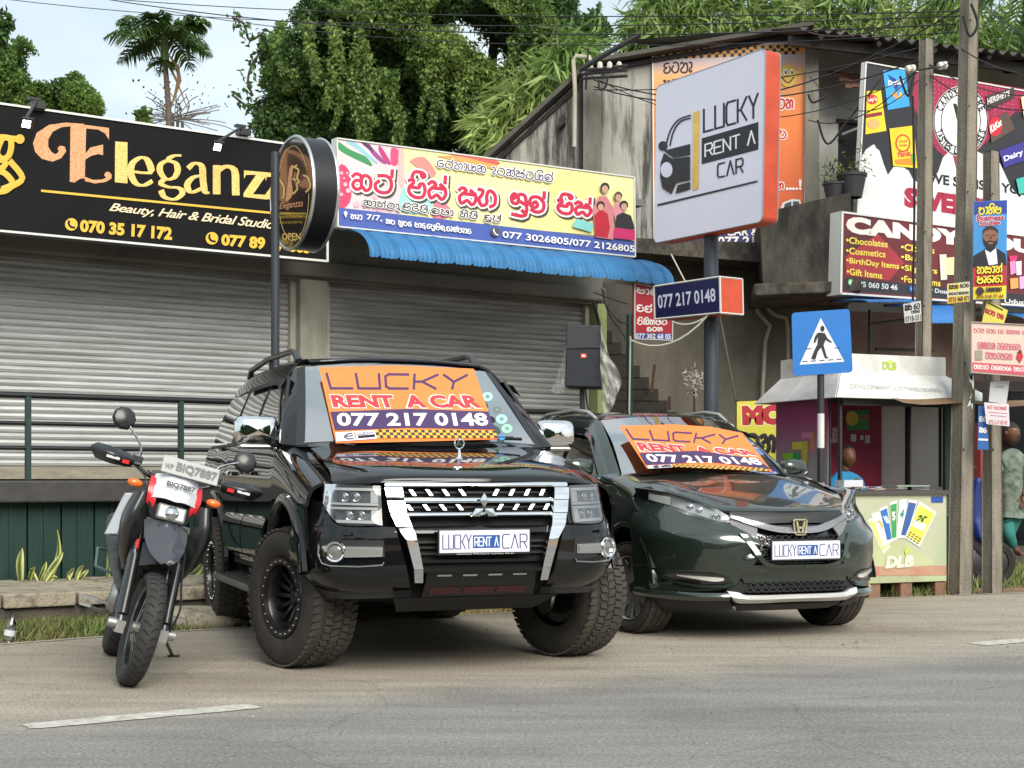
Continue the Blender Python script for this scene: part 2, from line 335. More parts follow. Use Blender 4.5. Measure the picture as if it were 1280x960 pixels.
# the setting: ground, road, verge
def road_mat():
 m = bpy.data.materials.new('road'); m.use_nodes = True; t = m.node_tree; b = t.nodes['Principled BSDF']; N = t.nodes.new; L = t.links.new
 b.inputs['Roughness'].default_value = .85; b.inputs['Specular IOR Level'].default_value = .3
 co = N('ShaderNodeTexCoord'); dt = N('ShaderNodeVectorMath'); dt.operation = 'DOT_PRODUCT'; dt.inputs[1].default_value = (-.474, .880, 0); L(co.outputs['Object'], dt.inputs[0])
 n1 = N('ShaderNodeTexNoise'); n1.inputs['Scale'].default_value = 1.1; n1.inputs['Detail'].default_value = 8; n1.inputs['Roughness'].default_value = .6; L(co.outputs['Object'], n1.inputs['Vector'])
 ma = N('ShaderNodeMath'); ma.operation = 'MULTIPLY_ADD'; ma.inputs[1].default_value = 1.1; L(n1.outputs[0], ma.inputs[0]); L(dt.outputs['Value'], ma.inputs[2])
 mr = N('ShaderNodeMapRange'); mr.inputs[1].default_value = 7.05; mr.inputs[2].default_value = 8.1; mr.interpolation_type = 'SMOOTHSTEP'; L(ma.outputs[0], mr.inputs[0])
 mpp = N('ShaderNodeMapping'); mpp.inputs['Rotation'].default_value = (0, 0, R(-30)); mpp.inputs['Scale'].default_value = (.35, 2.4, 1); L(co.outputs['Object'], mpp.inputs[0])
 n2 = N('ShaderNodeTexNoise'); n2.inputs['Scale'].default_value = 1.6; n2.inputs['Detail'].default_value = 9; n2.inputs['Roughness'].default_value = .68; L(mpp.outputs[0], n2.inputs['Vector'])
 n3 = N('ShaderNodeTexNoise'); n3.inputs['Scale'].default_value = 60; n3.inputs['Detail'].default_value = 6; n3.inputs['Roughness'].default_value = .75; L(co.outputs['Object'], n3.inputs['Vector'])
 vo = N('ShaderNodeTexVoronoi'); vo.inputs['Scale'].default_value = 48; L(co.outputs['Object'], vo.inputs['Vector'])
 def ramp(src, a, ca, b_, cb):
  r = N('ShaderNodeValToRGB'); r.color_ramp.elements[0].position = a; r.color_ramp.elements[1].position = b_; r.color_ramp.elements[0].color = ca + (1,); r.color_ramp.elements[1].color = cb + (1,); L(src, r.inputs[0]); return r.outputs[0]
 def mix(f, a, b_, mode='MIX'):
  x = N('ShaderNodeMix'); x.data_type = 'RGBA'; x.blend_type = mode
  if isinstance(f, float): x.inputs[0].default_value = f
  else: L(f, x.inputs[0])
  L(a, x.inputs[6]); L(b_, x.inputs[7]); return x.outputs[2]
 asp = ramp(n2.outputs[0], .3, (.188, .182, .170), .72, (.285, .275, .255))
 sh = ramp(n2.outputs[0], .28, (.27, .24, .195), .7, (.43, .385, .315))
 base = mix(mr.outputs[0], asp, sh)
 sp = ramp(n3.outputs[0], .36, (.50, .50, .50), .66, (1.45, 1.43, 1.4)); base = mix(.9, base, sp, 'MULTIPLY')
 pb = N('ShaderNodeMapRange'); pb.inputs[1].default_value = 0; pb.inputs[2].default_value = .6; pb.inputs[3].default_value = 1.25; pb.inputs[4].default_value = .85; L(vo.outputs[0], pb.inputs[0])
 base = mix(.5, base, pb.outputs[0], 'MULTIPLY')
 oil = N('ShaderNodeTexNoise'); oil.inputs['Scale'].default_value = .55; oil.inputs['Detail'].default_value = 5; L(co.outputs['Object'], oil.inputs['Vector'])
 base = mix(.6, base, ramp(oil.outputs[0], .34, (.66, .63, .60), .5, (1, 1, 1)), 'MULTIPLY')
 v2_ = N('ShaderNodeTexVoronoi'); v2_.feature = 'DISTANCE_TO_EDGE'; v2_.inputs['Scale'].default_value = .55
 wv = N('ShaderNodeVectorMath'); wv.operation = 'MULTIPLY_ADD'; wv.inputs[1].default_value = (.5, .5, .5); L(n1.outputs['Color'], wv.inputs[0]); L(co.outputs['Object'], wv.inputs[2]); L(wv.outputs[0], v2_.inputs['Vector'])
 base = mix(.36, base, ramp(v2_.outputs['Distance'], .0, (.45, .45, .45), .008, (1, 1, 1)), 'MULTIPLY')
 L(base, b.inputs['Base Color'])
 bp = N('ShaderNodeBump'); bp.inputs['Strength'].default_value = .55; bp.inputs['Distance'].default_value = .006; ad = N('ShaderNodeMath'); ad.operation = 'ADD'; L(n3.outputs[0], ad.inputs[0]); L(vo.outputs[0], ad.inputs[1]); L(ad.outputs[0], bp.inputs['Height']); L(bp.outputs[0], b.inputs['Normal'])
 return m
ground_m = stained('dirt', '#8d7358', '#5d4a38', .6, (1, 1, 1), .5)
ml = MB(); ml.add([(-1500, -1500, -.02), (1500, -1500, -.02), (1500, 1500, -.02), (-1500, 1500, -.02)], [(0, 1, 2, 3)]); struct('ground', ml, ground_m)
edge = [G(0, 806), G(130, 796), G(260, 787), G(440, 777), G(640, 766), G(900, 755), G(1100, 748), G(1280, 741)]
e0, e1 = (edge[1] - edge[0]).normalized(), (edge[-1] - edge[-2]).normalized()
edge = [edge[0] - SD * 300] + [edge[0] - SD * 4] + edge + [edge[-1] + e1 * 4, edge[-1] + SD * 300]
ml = MB(); ml.grid([edge, [p - ND * 9 for p in edge]]); ml.v = [(a, b, 0) for a, b, c in ml.v]; struct('road', ml, road_mat())
white_line = mat('road_paint', (.62, .60, .54), .7, var=.35, vs=14, bump=.2, bs=60, col2=(.34, .32, .28))
def dash(a, b, hw, z=.004):
 a, b = G(*a), G(*b); d = (b - a).normalized(); n = Vector((-d.y, d.x, 0)); k = 26; g = []
 for i in range(k + 1):
  q = a + (b - a) * i / k; j = lambda: random.uniform(-.006, .006) + (random.uniform(-.02, 0) if i in (0, k) else 0)
  g.append([q + n * (hw + j()), q - n * (hw + j())])
 x = MB(); x.grid(g); x.v = [(p[0], p[1], z) for p in x.v]; return x
struct('lane_marking', dash((32, 909), (320, 883), .085), white_line); struct('lane_marking', dash((1220, 806), (1420, 788), .09), white_line)
ep = edge[1:-1]; ml = MB(); g = []
for i, p in enumerate(ep):
 q = p; g.append([q + ND * .03, q - ND * .035])
ml.grid(g); ml.v = [(a, b, .0045) for a, b, c in ml.v]; struct('road_edge_strip', ml, mat('edge_conc', (.42, .385, .31), .8, var=.3, vs=6, bump=.3))
pp = np.array([tuple(G(random.uniform(-40, 1320), random.uniform(760, 950), .003)) for _ in range(700)]); pp[:, 2] = .003
v_, f_ = leaves(pp, .012, .9, 2.5, 0); v_[:, 2] = np.abs(v_[:, 2] - .003) * .4 + .003; np_obj('road_grit', v_, f_, mat('grit', (.30, .27, .22), .9, island=.6), None, kind='stuff')
pp = np.array([tuple(G(random.uniform(-40, 1320), random.uniform(752, 812), .006)) for _ in range(260)]); v_, f_ = leaves(pp, .035, .5, 2, 0); v_[:, 2] = np.abs(v_[:, 2] - .006) * .3 + .006; np_obj('fallen_leaves', v_, f_, mat('dead_leaf_g', (.24, .15, .07), .8, island=.5), None, kind='stuff')
# grass
grass_m = mat('grass', (.10, .16, .035), .7, var=.5, vs=2.5, island=.45, col2=(.16, .15, .05))
def tufts(name, pts, h, n_per, m=grass_m, spread=.1, label='stuff'):
 n_per *= 3; n = len(pts) * n_per; c = np.repeat(np.array(pts), n_per, 0); c[:, :2] += RNG.normal(size=(n, 2)) * spread
 d = np.zeros((n, 3)); d[:, 2] = 1; d[:, :2] = RNG.normal(size=(n, 2)) * .5; d /= np.linalg.norm(d, axis=1)[:, None]
 s = np.cross(d, [0, 1, 0]); s /= np.linalg.norm(s, axis=1)[:, None]; L = (h * RNG.uniform(.3, 1.2, n))[:, None]
 a = c - s * .004; b = c + s * .004; e = c + d * L * .6 + s * .003; f_ = c + d * L + np.stack([RNG.normal(size=n) * .08, RNG.normal(size=n) * .08, np.zeros(n)], 1) * L
 v = np.stack([a, b, e, f_], 1).reshape(-1, 3); return np_obj(name, v, np.arange(4 * n).reshape(-1, 4), m, None, kind='stuff')
def strip_pts(x0, x1, y0f, y1f, n, z=-.015):
 o = []
 for _ in range(n):
  x = random.uniform(x0, x1); t = random.random(); p = G(x, y0f(x) * (1 - t) + y1f(x) * t, z); o.append(tuple(p))
 return o
def lerp(x0, a, x1, b): return lambda x: a + (b - a) * (x - x0) / (x1 - x0)
tag(tufts('grass', strip_pts(-60, 325, lerp(0, 801, 280, 784), lerp(0, 783, 280, 775), 330) + strip_pts(20, 110, lerp(0, 797, 280, 784), lerp(0, 786, 280, 777), 170), .12, 12), 'short green grass tufts growing between the kerb wall and the road edge')
tag(tufts('grass', strip_pts(1096, 1196, lerp(1100, 746, 1280, 739), lerp(1100, 729, 1280, 722), 200) + strip_pts(1214, 1330, lerp(1100, 740, 1280, 733), lerp(1100, 690, 1280, 688), 260), .13, 12), 'grass and weeds round the feet of the kiosk and concrete poles')
tag(tufts('dry_grass', strip_pts(200, 900, lerp(200, 786, 700, 762), lerp(200, 778, 700, 757), 260), .07, 9, mat('dry_grass', (.26, .22, .09), .8, island=.4)), 'thin dry grass at the road edge behind the parked cars')
v_, f_ = leaves(np.array(strip_pts(1105, 1180, lerp(1100, 744, 1180, 741), lerp(1100, 730, 1180, 727), 260, -.10)), .07, .8, .8); v_[:, 2] += .06
np_obj('weeds', v_, f_, mat('weed', (.11, .22, .05), .55, island=.4), None, kind='stuff')
# kerb wall in front of the shops
conc = stained('old_concrete', '#a39a86', '#3f3a31', .75, (2, 2, 2), .6, 3.0, (.48, .62))
conc_d = stained('dark_concrete', '#5d574c', '#1f1d19', .8, (2, 2, 1), .6, 2.5, (.42, .6))
def sn(v): q = v - FO; return q.dot(SD), q.dot(ND)
NW = sn(G(0, 791))[1]; s_of = lambda px, n: sofpx(px, n)
kw = thing('kerb_wall', 'low concrete kerb wall topped with worn slabs, behind the motorcycle', 'wall', FP(s_of(96, NW), NW, 0))
zt = .274; sl = []; s = s_of(-130, NW); b = MB(); b.fbox(s, s_of(520, NW), NW + .03, -1.5, -.05, zt - .105); b.build('wall_body', conc_d, kw)
j0 = s_of(2, NW); pitch = s_of(96, NW) - j0; k = -2
while j0 + k * pitch < s_of(520, NW):
 a = j0 + k * pitch; b = MB(); d = random.uniform(-.012, .012); b.fbox(a + .012, a + pitch - .008, NW - .02 + d * .5, -1.52, zt - .10, zt + d * .4)
 b.build('slab', conc, kw, bevel=.012); k += 1
b = MB(); c = G(236, 783, 0); b.ball(c + Vector((0, .1, .03)), .34, 14, 8, (1.35, .8, .36)); b.v = [(x + math.sin(y * 23) * .02, y + math.cos(x * 19) * .02, z) for x, y, z in b.v]
b.build('rubble_stone', conc, None, 60, label='broken lump of pale concrete on the verge beside the rear jeep tyre', cat='rubble')
g_cl = glass('clear_plastic', (.9, .92, .92), .25, .1)
bt = thing('plastic_bottle', 'crumpled clear plastic bottle lying at the left end of the road edge', 'bottle', G(10, 803, 0)); q = Vector(bt.location)
b = MB(); b.lathe([(.001, 0), (.035, .003), (.038, .04), (.033, .07), (.037, .1), (.03, .14), (.013, .17), (.013, .19)], q, (.2, 0, 1), 12); b.build('bottle_body', g_cl, bt, 40)
b = MB(); b.lathe([(.0385, .05), (.0385, .09)], q, (.2, 0, 1), 12); b.build('paper_band', mat('bottle_label', '#c8ccd0', .5), bt)
# building one: the two shuttered shops
plaster = stained('shop_plaster', '#a3a093', '#55534a', .5, (2, 2, .6), .15, 1.6)
beam_m = stained('shop_beam', '#807f76', '#3c3b36', .5, (.6, .6, 2), .15, 1.6)
black_m = mat('black_paint', (.02, .022, .025), .55, var=.5, vs=8, col2=(.055, .05, .045))
void_m = mat('recess_shade', (.015, .015, .016), .9)  # near-black colour standing in for shade in recesses and openings
sh = thing('shop_building', 'single storey shop row with two closed grey roller shutters over a raised veranda', 'building', FP(3, 0, 0))
S0, S1, S2, S3 = s_of(-330, 0), s_of(367, 0), s_of(401, 0), s_of(731, 0)
ZF, ZS = 1.12, 3.23
S4 = s_of(752, -.1)
b = MB(); b.fbox(S0, S4, -.12, .35, ZS, 4.3); b.build('lintel', beam_m, sh)
b = MB(); b.fbox(S0, S4, -.2, -.121, ZS + .03, ZS + .20); b.build('shutter_hood', beam_m, sh, bevel=.03)
b = MB(); b.fbox(S1, S2, -.16, .3, ZF, ZS); b.build('pillar', plaster, sh, bevel=.01)
green_m = stained('pale_green_paint', '#a9b57c', '#5f6b42', .6, (2, 2, .8), .1, 2)
b = MB(); b.fbox(S3 + .04, S4, -.2, .3, 0, ZS); b.build('end_pier', green_m, sh)
b = MB(); b.fbox(S0, S4, .4, 9, 0, 4.25); b.build('rear_block', plaster, sh)
b = MB(); b.fbox(S0, S4, -1.66, .3, .93, ZF - .004); b.build('veranda_slab', black_m, sh, bevel=.015)
b = MB(); b.fbox(S0, S4, -.9, .35, 4.3, 4.38); b.build('roof', mat('roof_sheet', (.16, .15, .14), .8), sh)
green_p = mat('green_sheet', '#08332a', .55, var=.35, vs=5, stretch=(2, 2, .5), bump=.15, bs=20)
a = S0; k = 0
while a < s_of(560, -1.5):
 wd = .29; b = MB(); b.fbox(a + .006, a + wd - .006, -1.5, -1.46, 0.0, .93); r_ = b.build('panel', green_p, sh, bevel=.006)
 b = MB(); b.fbox(a + wd * .5 - .012, a + wd * .5 + .012, -1.515, -1.501, 0.2, .93); b.build('rib', green_p, r_); a += wd
b = MB(); b.fbox(S0, S4, -1.4, -1.3, 0, .93); b.build('basement_wall', void_m, sh)
def shutter(s0, s1, m, name='roller_shutter'):
 g = []; pit = .0635; z = ZF + .13; o = MB()
 prof = [(0, .018), (.15, .002), (.5, -.008), (.85, .002), (.97, .018)]
 rows = []
 while z < ZS + .05:
  for t, d in prof: rows.append((z + t * pit, d))
  z += pit
 nseg = 14
 o.grid([[FP(s0 + (s1 - s0) * i / nseg, d + .02 + .003 * math.sin(i * 1.7 + zz * 9), zz) for zz, d in rows] for i in range(nseg + 1)])
 c = o.build(name, m, sh)
 for q, nm in ((s0, 'guide_rail'), (s1, 'guide_rail')):
  b = MB(); b.fbox(q - .03, q + .03, -.05, .04, ZF, ZS); b.build(nm, mat('rail_cream', '#b8b4a6', .6, var=.3, vs=6), c)
 b = MB(); b.fbox(s0 + .03, s1 - .03, -.02, .045, ZF + .01, ZF + .128); b.build('bottom_bar', mat('shutter_bar', '#9a9482', .55, var=.4, vs=5, stretch=(1, 1, 4)), c)
 for f in (.3, .72): q = s0 + (s1 - s0) * f; b = MB(); b.fbox(q - .07, q + .07, -.035, -.021, ZF + .05, ZF + .10); b.build('lock_plate', mat('lock_steel', '#6d6a62', .5, metal=.6), c)
 return c
sh_m = mat('shutter_light', '#c3c6c5', .42, metal=.1, var=.5, vs=2.2, stretch=(.5, .5, 14), col2='#9c9c98', bump=.25, bs=9)
sh_m2 = mat('shutter_awning_shade', '#bfc1c0', .45, metal=.1, var=.55, vs=2.0, stretch=(.5, .5, 12), col2='#918f88', bump=.25, bs=9)  # second shutter: the awning's shade is put into a darker colour
shutter(S0, S1 - .03, sh_m); shutter(S2 + .05, S3, sh_m2)
rl_m = mat('railing_green', '#1d3a35', .5, var=.4, vs=9); rl_k = mat('railing_black', '#15181b', .45, var=.3, vs=9)
rl = thing('veranda_railing', 'black and green pipe railing along the veranda before the shutters', 'railing', FP(2, -1.6, ZF))
sA, sB = s_of(-300, -1.6), s_of(735, -1.6)
for z, r_ in ((1.835, .026), (1.60, .018), (1.39, .018)):
 b = MB(); b.tube([FP(sA, -1.6, z), FP(sB, -1.6, z)], r_, 8); b.build('rail', rl_k, rl, 60)
d_ = s_of(226, -1.6) - s_of(35, -1.6); s = s_of(35, -1.6) - d_ * 2
while s < sB:
 b = MB(); b.obox(FP(s, -1.6, (ZF + 1.83) / 2), SD * .022, ND * .022, (0, 0, (1.83 - ZF) / 2)); b.build('post', rl_m, rl); s += d_
pg = MB(); c = PL(-1.45).at(787, 600); pg.tube([(c.x, c.y, .0), (c.x, c.y, 2.95)], .035, 10); pg.build('awning_post', mat('post_green', '#123c33', .45, var=.3), None, 60, label='dark green round post under the right end of the blue awning', cat='post')
# blue awning
aw = thing('awning', 'bright blue curved corrugated awning over the second shutter', 'awning', PL(-1.2).at(640, 330))
nT, nB = -1.0, -1.62; zT = PL(nT).at(428, 289).z; zB = PL(nB).at(467, 319).z; sa, sb = s_of(462, nB), s_of(843, nB)
rows = []; NS = 300
for i in range(NS + 1):
 s = sa + (sb - sa) * i / NS; ph = ((s - sa) / .215) % 1; rib = .016 * math.exp(-((ph - .5) / .075) ** 2) + .003 * math.cos(ph * 6.283 * 4); lap = .008 if int((s - sa) / .86) % 2 else 0
 row = []
 for k in range(15):
  t = k / 14; a_ = t * math.pi / 2 * 1.03; n_ = nT + (nB - nT) * math.sin(a_); z_ = zB + (zT - zB) * math.cos(a_) + rib + .002 * math.sin(k * 3.1)
  row.append(FP(s, n_ - rib * math.sin(a_) - lap * .3, z_ + lap))
 rows.append(row)
b = MB(); b.grid(rows); blue_m = mat('awning_blue', '#2b72a6', .55, var=.25, vs=3, stretch=(1, 1, 3)); b.build('corrugated_sheet', blue_m, aw, 35)
b = MB(); b.tube([FP(sa, nB + .03, zB + .03), FP(sb - .02, nB + .03, zB + .03)], .018, 6); b.build('edge_pipe', rl_m, aw)
b = MB(); b.tube([PL(-.2).at(742, 378), PL(-1.2).at(750, 408)], .02, 6); b.build('bracket', rl_m, aw)
# signs on building one
frame_w = mat('sign_frame', '#d8d8d2', .4, metal=.2)
def signbox(name, label, cat, pl, tl, tr, br, bl, depth, face_m, side_m=None, fr=None, frw=3.0, loc=None):
 t = thing(name, label, cat, pl.at((tl[0] + tr[0]) / 2, (bl[1] + br[1]) / 2))
 q = [pl.at(*p) for p in (tl, tr, br, bl)]
 b = MB(); b.prism(q, -pl.n * depth); b.build('sign_board', side_m or face_m, t)
 sh_ = Sheet(pl, t); sh_.poly([tl, tr, br, bl], face_m, 'sign_face')
 if fr:
  cx_ = sum(p[0] for p in (tl, tr, br, bl)) / 4; cy_ = sum(p[1] for p in (tl, tr, br, bl)) / 4; m_ = [tl, tr, br, bl]
  for i in range(4):
   a, c = m_[i], m_[(i + 1) % 4]; L_e = math.hypot(c[0] - a[0], c[1] - a[1]); nx, ny = -(c[1] - a[1]) / L_e, (c[0] - a[0]) / L_e
   if nx * (cx_ - a[0]) + ny * (cy_ - a[1]) < 0: nx, ny = -nx, -ny
   qq = [pl.at(*a, .004), pl.at(*c, .004), pl.at(c[0] + nx * frw, c[1] + ny * frw, .004), pl.at(a[0] + nx * frw, a[1] + ny * frw, .004)]
   b = MB(); b.prism(qq, pl.n * .012); b.build('frame_edge', fr, t)
 return t, sh_
gold = mat('gold_print', '#c79a36', .5, var=.5, vs=60, col2='#f0d585'); copper = mat('copper_print', '#b56a35', .5, var=.6, vs=70, col2='#e9b184'); goldp = mat('gold_plain', '#d9b13c', .5); cream = mat('cream_print', '#e6d6b0', .5)
ink = mat('sign_black', '#0c0b0e', .6, var=.25, vs=1.5, spec=.2)
pE = PL(-1.0)
el, E_ = signbox('salon_signboard', 'long black salon signboard with gold Eleganza lettering above the first shutter', 'sign', pE, (-330, 82), (410, 186), (410, 328), (-330, 259.5), .14, ink, black_m, frame_w, 2.6)
zc = lambda l: [(x / 4.571, 120 + y / 4.571) for x, y in l]
yc = lambda l: [(x / 3.048, 100 + y / 3.048) for x, y in l]
E_.poly(zc(cr2 := [(480, 160), (380, 152), (280, 165), (210, 210), (188, 270), (200, 320), (240, 360), (300, 375), (350, 355), (378, 315), (370, 290), (345, 283), (328, 298), (335, 320), (318, 333), (295, 322), (275, 290), (275, 250), (300, 205), (350, 178), (410, 172), (480, 172)]), copper, 'lettering')
E_.poly(zc([(402, 163), (492, 166), (484, 470), (455, 474), (425, 495), (398, 490)]), copper, 'lettering')
E_.poly(zc([(490, 166), (622, 183), (622, 250), (600, 215), (560, 192), (490, 186)]), copper, 'lettering')
E_.poly(zc([(487, 330), (515, 295), (588, 278), (588, 338), (560, 332), (520, 342), (487, 362)]), copper, 'lettering')
E_.poly(zc([(484, 462), (530, 480), (580, 478), (606, 468), (594, 452), (602, 436), (620, 433), (637, 448), (634, 474), (600, 492), (540, 500), (484, 486)]), copper, 'lettering')
E_.poly(zc([(657, 260), (727, 265), (727, 500), (655, 493)]), gold, 'lettering')
E_.ribbons([yc(l) for l in [[(508, 350), (572, 352), (562, 308), (536, 296), (504, 318), (497, 355), (515, 392), (545, 402), (580, 385)]]], 9, gold, nib=.32)
E_.ribbons([yc(l) for l in [[(640, 305), (612, 322), (609, 350), (632, 378), (662, 372), (676, 345), (668, 318), (640, 305), (660, 290), (690, 288)], [(625, 378), (612, 395), (640, 408), (680, 412), (694, 432), (664, 455), (626, 446), (612, 420)]]], 8, gold, nib=.35)
E_.ribbons([yc(l) for l in [[(715, 338), (740, 318), (768, 330), (772, 380), (780, 425), (797, 430)], [(770, 365), (735, 372), (712, 400), (728, 428), (770, 412)]]], 8.5, gold, nib=.35)
E_.ribbons([yc(l) for l in [[(824, 325), (824, 380), (824, 436)], [(824, 350), (860, 330), (892, 345), (896, 400), (897, 440)]]], 9.5, gold, nib=.4, sm=3)
for k in (0, 82): E_.poly(yc([(928 + k, 345 + k * .09), (1010 + k, 352 + k * .09), (1010 + k, 368 + k * .09), (962 + k, 436 + k * .09), (1012 + k, 438 + k * .09), (1016 + k, 425 + k * .09), (1014 + k, 456 + k * .09), (926 + k, 446 + k * .09), (926 + k, 432 + k * .09), (974 + k, 362 + k * .09), (935 + k, 362 + k * .09), (928 + k, 378 + k * .09)]), gold, 'lettering')
E_.poly(yc([(155, 418), (1230, 522), (1230, 530), (155, 427)]), goldp, 'rule')
E_.text('Beauty, Hair & Bridal Studio', yc([(418, 468), (1045, 534), (1040, 580), (412, 508)]), cream, .012, .35, .92)
E_.text('070 35 17 172', yc([(304, 532), (655, 562), (653, 612), (302, 580)]), goldp, .05); E_.text('077 89 17 663', yc([(842, 586), (1182, 612), (1180, 664), (840, 632)]), goldp, .05)
for cx_, cy_ in ((270, 551), (805, 604)):
 E_.poly(yc(circ(cx_, cy_, 24, 24)), goldp, 'phone_mark'); E_.ribbons([yc([(cx_ - 9, cy_ - 12), (cx_ - 10, cy_ - 2), (cx_ - 2, cy_ + 9), (cx_ + 11, cy_ + 12)])], 2.6, ink, 'phone_mark')
E_.ribbons([zc(l) for l in [[(112, 248), (60, 245), (20, 238), (-60, 240)], [(60, 250), (60, 300), (40, 350), (-20, 370), (-70, 360)], [(60, 380), (125, 470), (60, 520), (20, 545), (-60, 550)], [(-40, 430), (20, 440), (70, 500), (20, 530)], [(10, 240), (-20, 330), (30, 390), (-40, 440)]]], 7.5, goldp, 'logo', sm=4); E_.poly(zc(circ(110, 248, 27)), goldp, 'logo')
lamp_on = mat('lamp_glow', (1, 1, .96), .3, emit=((1, .98, .92, 1), 6)); dk = mat('lamp_black', (.02, .02, .022), .4)
for (bx, by), (hx, hy), lb in (((46, 133), (33, 155), 'black spotlight on an arm at the left end of the salon sign'), ((303, 166), (272, 184), 'black spotlight on an arm near the round hanging sign')):
 A = pE.at(bx, by, .02); H_ = PL(-1.45).at(hx, hy)
 t = thing('spotlight', lb, 'lamp', A, 'spotlights over the salon sign'); m_ = A + (H_ - A) * .15 + Vector((0, 0, .06))
 b = MB(); b.tube([A, m_, H_ + Vector((0, 0, .05))], .014, 6); b.build('arm', dk, t)
 b = MB(); b.obox(A + Vector((0, 0, .0)), SD * .06, ND * .05, (0, 0, .03)); b.obox(A + Vector((-.03, 0, .06)), SD * .05, ND * .03, (0, 0, .012)); b.build('base_plate', dk, t)
 dirn = (Vector((0, -.85, -.5))).normalized(); b = MB(); b.obox(H_ - dirn * .02, SD * .05, dirn.cross(SD) * .06, dirn * .018); b.build('lamp_housing', dk, t, bevel=.006)
 b = MB(); b.obox(H_ + dirn * .0005, SD * .033, dirn.cross(SD) * .036, dirn * .002); b.build('lamp_lens', lamp_on, t)
rs_n = Vector((-.86, -.51, 0)).normalized(); rc = P(380, 243, 11.65)
rsg = thing('round_sign', 'round black double sided lightbox sign with silver rim on a thin pole', 'sign', G(343, 760))
b = MB(); pq = P(344, 400, 11.35); b.tube([(pq.x, pq.y, 0), (pq.x, pq.y, 3.62)], .033, 10); b.build('pole', mat('pole_grey', '#2c3135', .45), rsg, 60)
rr_ = .435; b = MB(); hd = .10
b.lathe([(rr_, -hd), (rr_, hd)], rc, rs_n, 48); b.build('drum', mat('drum_black', '#17181c', .35, var=.2), rsg, 30)
b = MB(); b.lathe([(0.001, hd - .004), (rr_ - .001, hd - .004)], rc, rs_n, 48); b.lathe([(rr_ - .001, -hd + .004), (.001, -hd + .004)], rc, rs_n, 48); b.build('sign_face', mat('gloss_black', (.012, .012, .014), .12, coat=.8), rsg)
for sg_ in (1, -1): b = MB(); b.tube([rc + rs_n * hd * sg_ + (Vector((0, 0, 1)) * math.cos(a) + rs_n.cross(Vector((0, 0, 1))) * math.sin(a)) * rr_ for a in [2 * math.pi * k / 48 for k in range(49)]], .013, 6); b.build('rim', mat('silver_rim', '#c9cbcc', .3, metal=.8), rsg, 60)
pr = Plane(rc + rs_n * (hd - .004), rs_n); rsh = Sheet(pr, rsg); wc = lambda l: [(330 + x / 3.2, 160 + y / 3.2) for x, y in l]
rsh.ribbons([wc(l) for l in [circ(118, 262, 62, 190, 40, 0, 330)]], .7, gold, 'emblem', sm=1)
rsh.ribbons([wc(l) for l in [[(132, 150), (112, 165), (104, 200), (112, 250), (96, 285)], [(128, 160), (140, 170), (134, 200), (142, 215), (132, 225), (134, 245), (120, 262)], [(118, 205), (128, 208)], [(160, 190), (178, 200), (186, 235), (170, 255)], [(66, 210), (82, 240), (78, 280)]]], 2.2, gold, 'emblem')
rsh.poly(wc([(104, 160), (120, 150), (112, 210), (118, 262), (100, 290), (88, 288), (96, 230)]), copper, 'emblem', 2)
rsh.text('Eleganzza', wc([(64, 300), (158, 285), (158, 322), (64, 332)]), copper, .01, .25); rsh.poly(wc([(44, 338), (172, 340), (172, 344), (44, 342)]), goldp, 'rule')
rsh.text('Beauty Hair & Bridal Studio', wc([(62, 350), (158, 348), (158, 362), (62, 366)]), goldp); rsh.text('070 35 17 172 | 077 89 17 663', wc([(66, 374), (156, 372), (156, 384), (66, 388)]), goldp); rsh.text('OPEN', wc([(76, 420), (150, 420), (150, 450), (76, 448)]), gold, .02)
# textile shop signboard
tx_bg = mat('print_cream', '#ead9a6', .45, var=.5, vs=1.3, col2='#e8e6a0')
pT = PL(-1.02)
tt, T_ = signbox('textile_signboard', 'wide colourful textile shop signboard with red rounded script above the blue awning', 'sign', pT, (420, 172), (793, 221), (794, 322), (421, 284), .10, tx_bg, frame_w, frame_w, 1.6)
tc_ = lambda l: [(420 + x / 6.4, 165 + y / 6.4) for x, y in l]; uc = lambda l: [(600 + x / 6.4, 190 + y / 6.4) for x, y in l]
C = lambda h, n=None: mat('print_' + h[1:], h, .45, var=.16, vs=2.6)
T_.poly([(421.5, 174), (500, 184), (512, 232), (500, 280), (421.5, 268)], C('#e8cfd0'), 'print')
for c_, pts in (('#3f8f58', [(20, 80), (110, 140), (240, 200), (290, 275), (200, 240), (30, 150)]), ('#8fc4cf', [(130, 75), (200, 120), (330, 245), (300, 245), (180, 150), (80, 80)]), ('#9b4b8f', [(260, 95), (310, 150), (400, 250), (360, 245), (280, 170)]), ('#c23b7d', [(350, 110), (400, 180), (440, 255), (400, 250), (340, 150)]), ('#e0517d', [(440, 130), (500, 150), (490, 260), (440, 255)]), ('#5a3560', [(200, 85), (265, 100), (290, 160)]), ('#d8436b', [(20, 280), (90, 290), (120, 400), (110, 560), (20, 600)]), ('#e8b8b0', [(500, 140), (540, 150), (540, 420), (500, 400)]), ('#df8f86', [(590, 230), (700, 200), (800, 330), (720, 370), (640, 280)]), ('#9fd8cf', [(530, 450), (620, 470), (760, 560), (760, 640), (520, 640)]), ('#e6808c', [(790, 560), (880, 580), (920, 640), (880, 690), (770, 680)]), ('#e7a25f', [(800, 190), (1200, 215), (1275, 300), (1000, 240)]), ('#d7605c', [(900, 175), (1275, 230), (1275, 262), (1080, 215)])):
 T_.poly(tc_(pts), C(c_), 'print', 3)
T_.polys([tc_(circ(x, y, r, r, 7)) for x, y, r in ((40, 330, 14), (70, 420, 18), (40, 500, 15), (95, 470, 22), (160, 580, 26), (220, 600, 14), (310, 520, 20), (340, 620, 24), (60, 370, 9), (85, 330, 9))], C('#f2b4c4'), 'print')
T_.poly([(702, 214), (745, 219), (760, 296), (650, 286)], C('#ecdf94'), 'print')
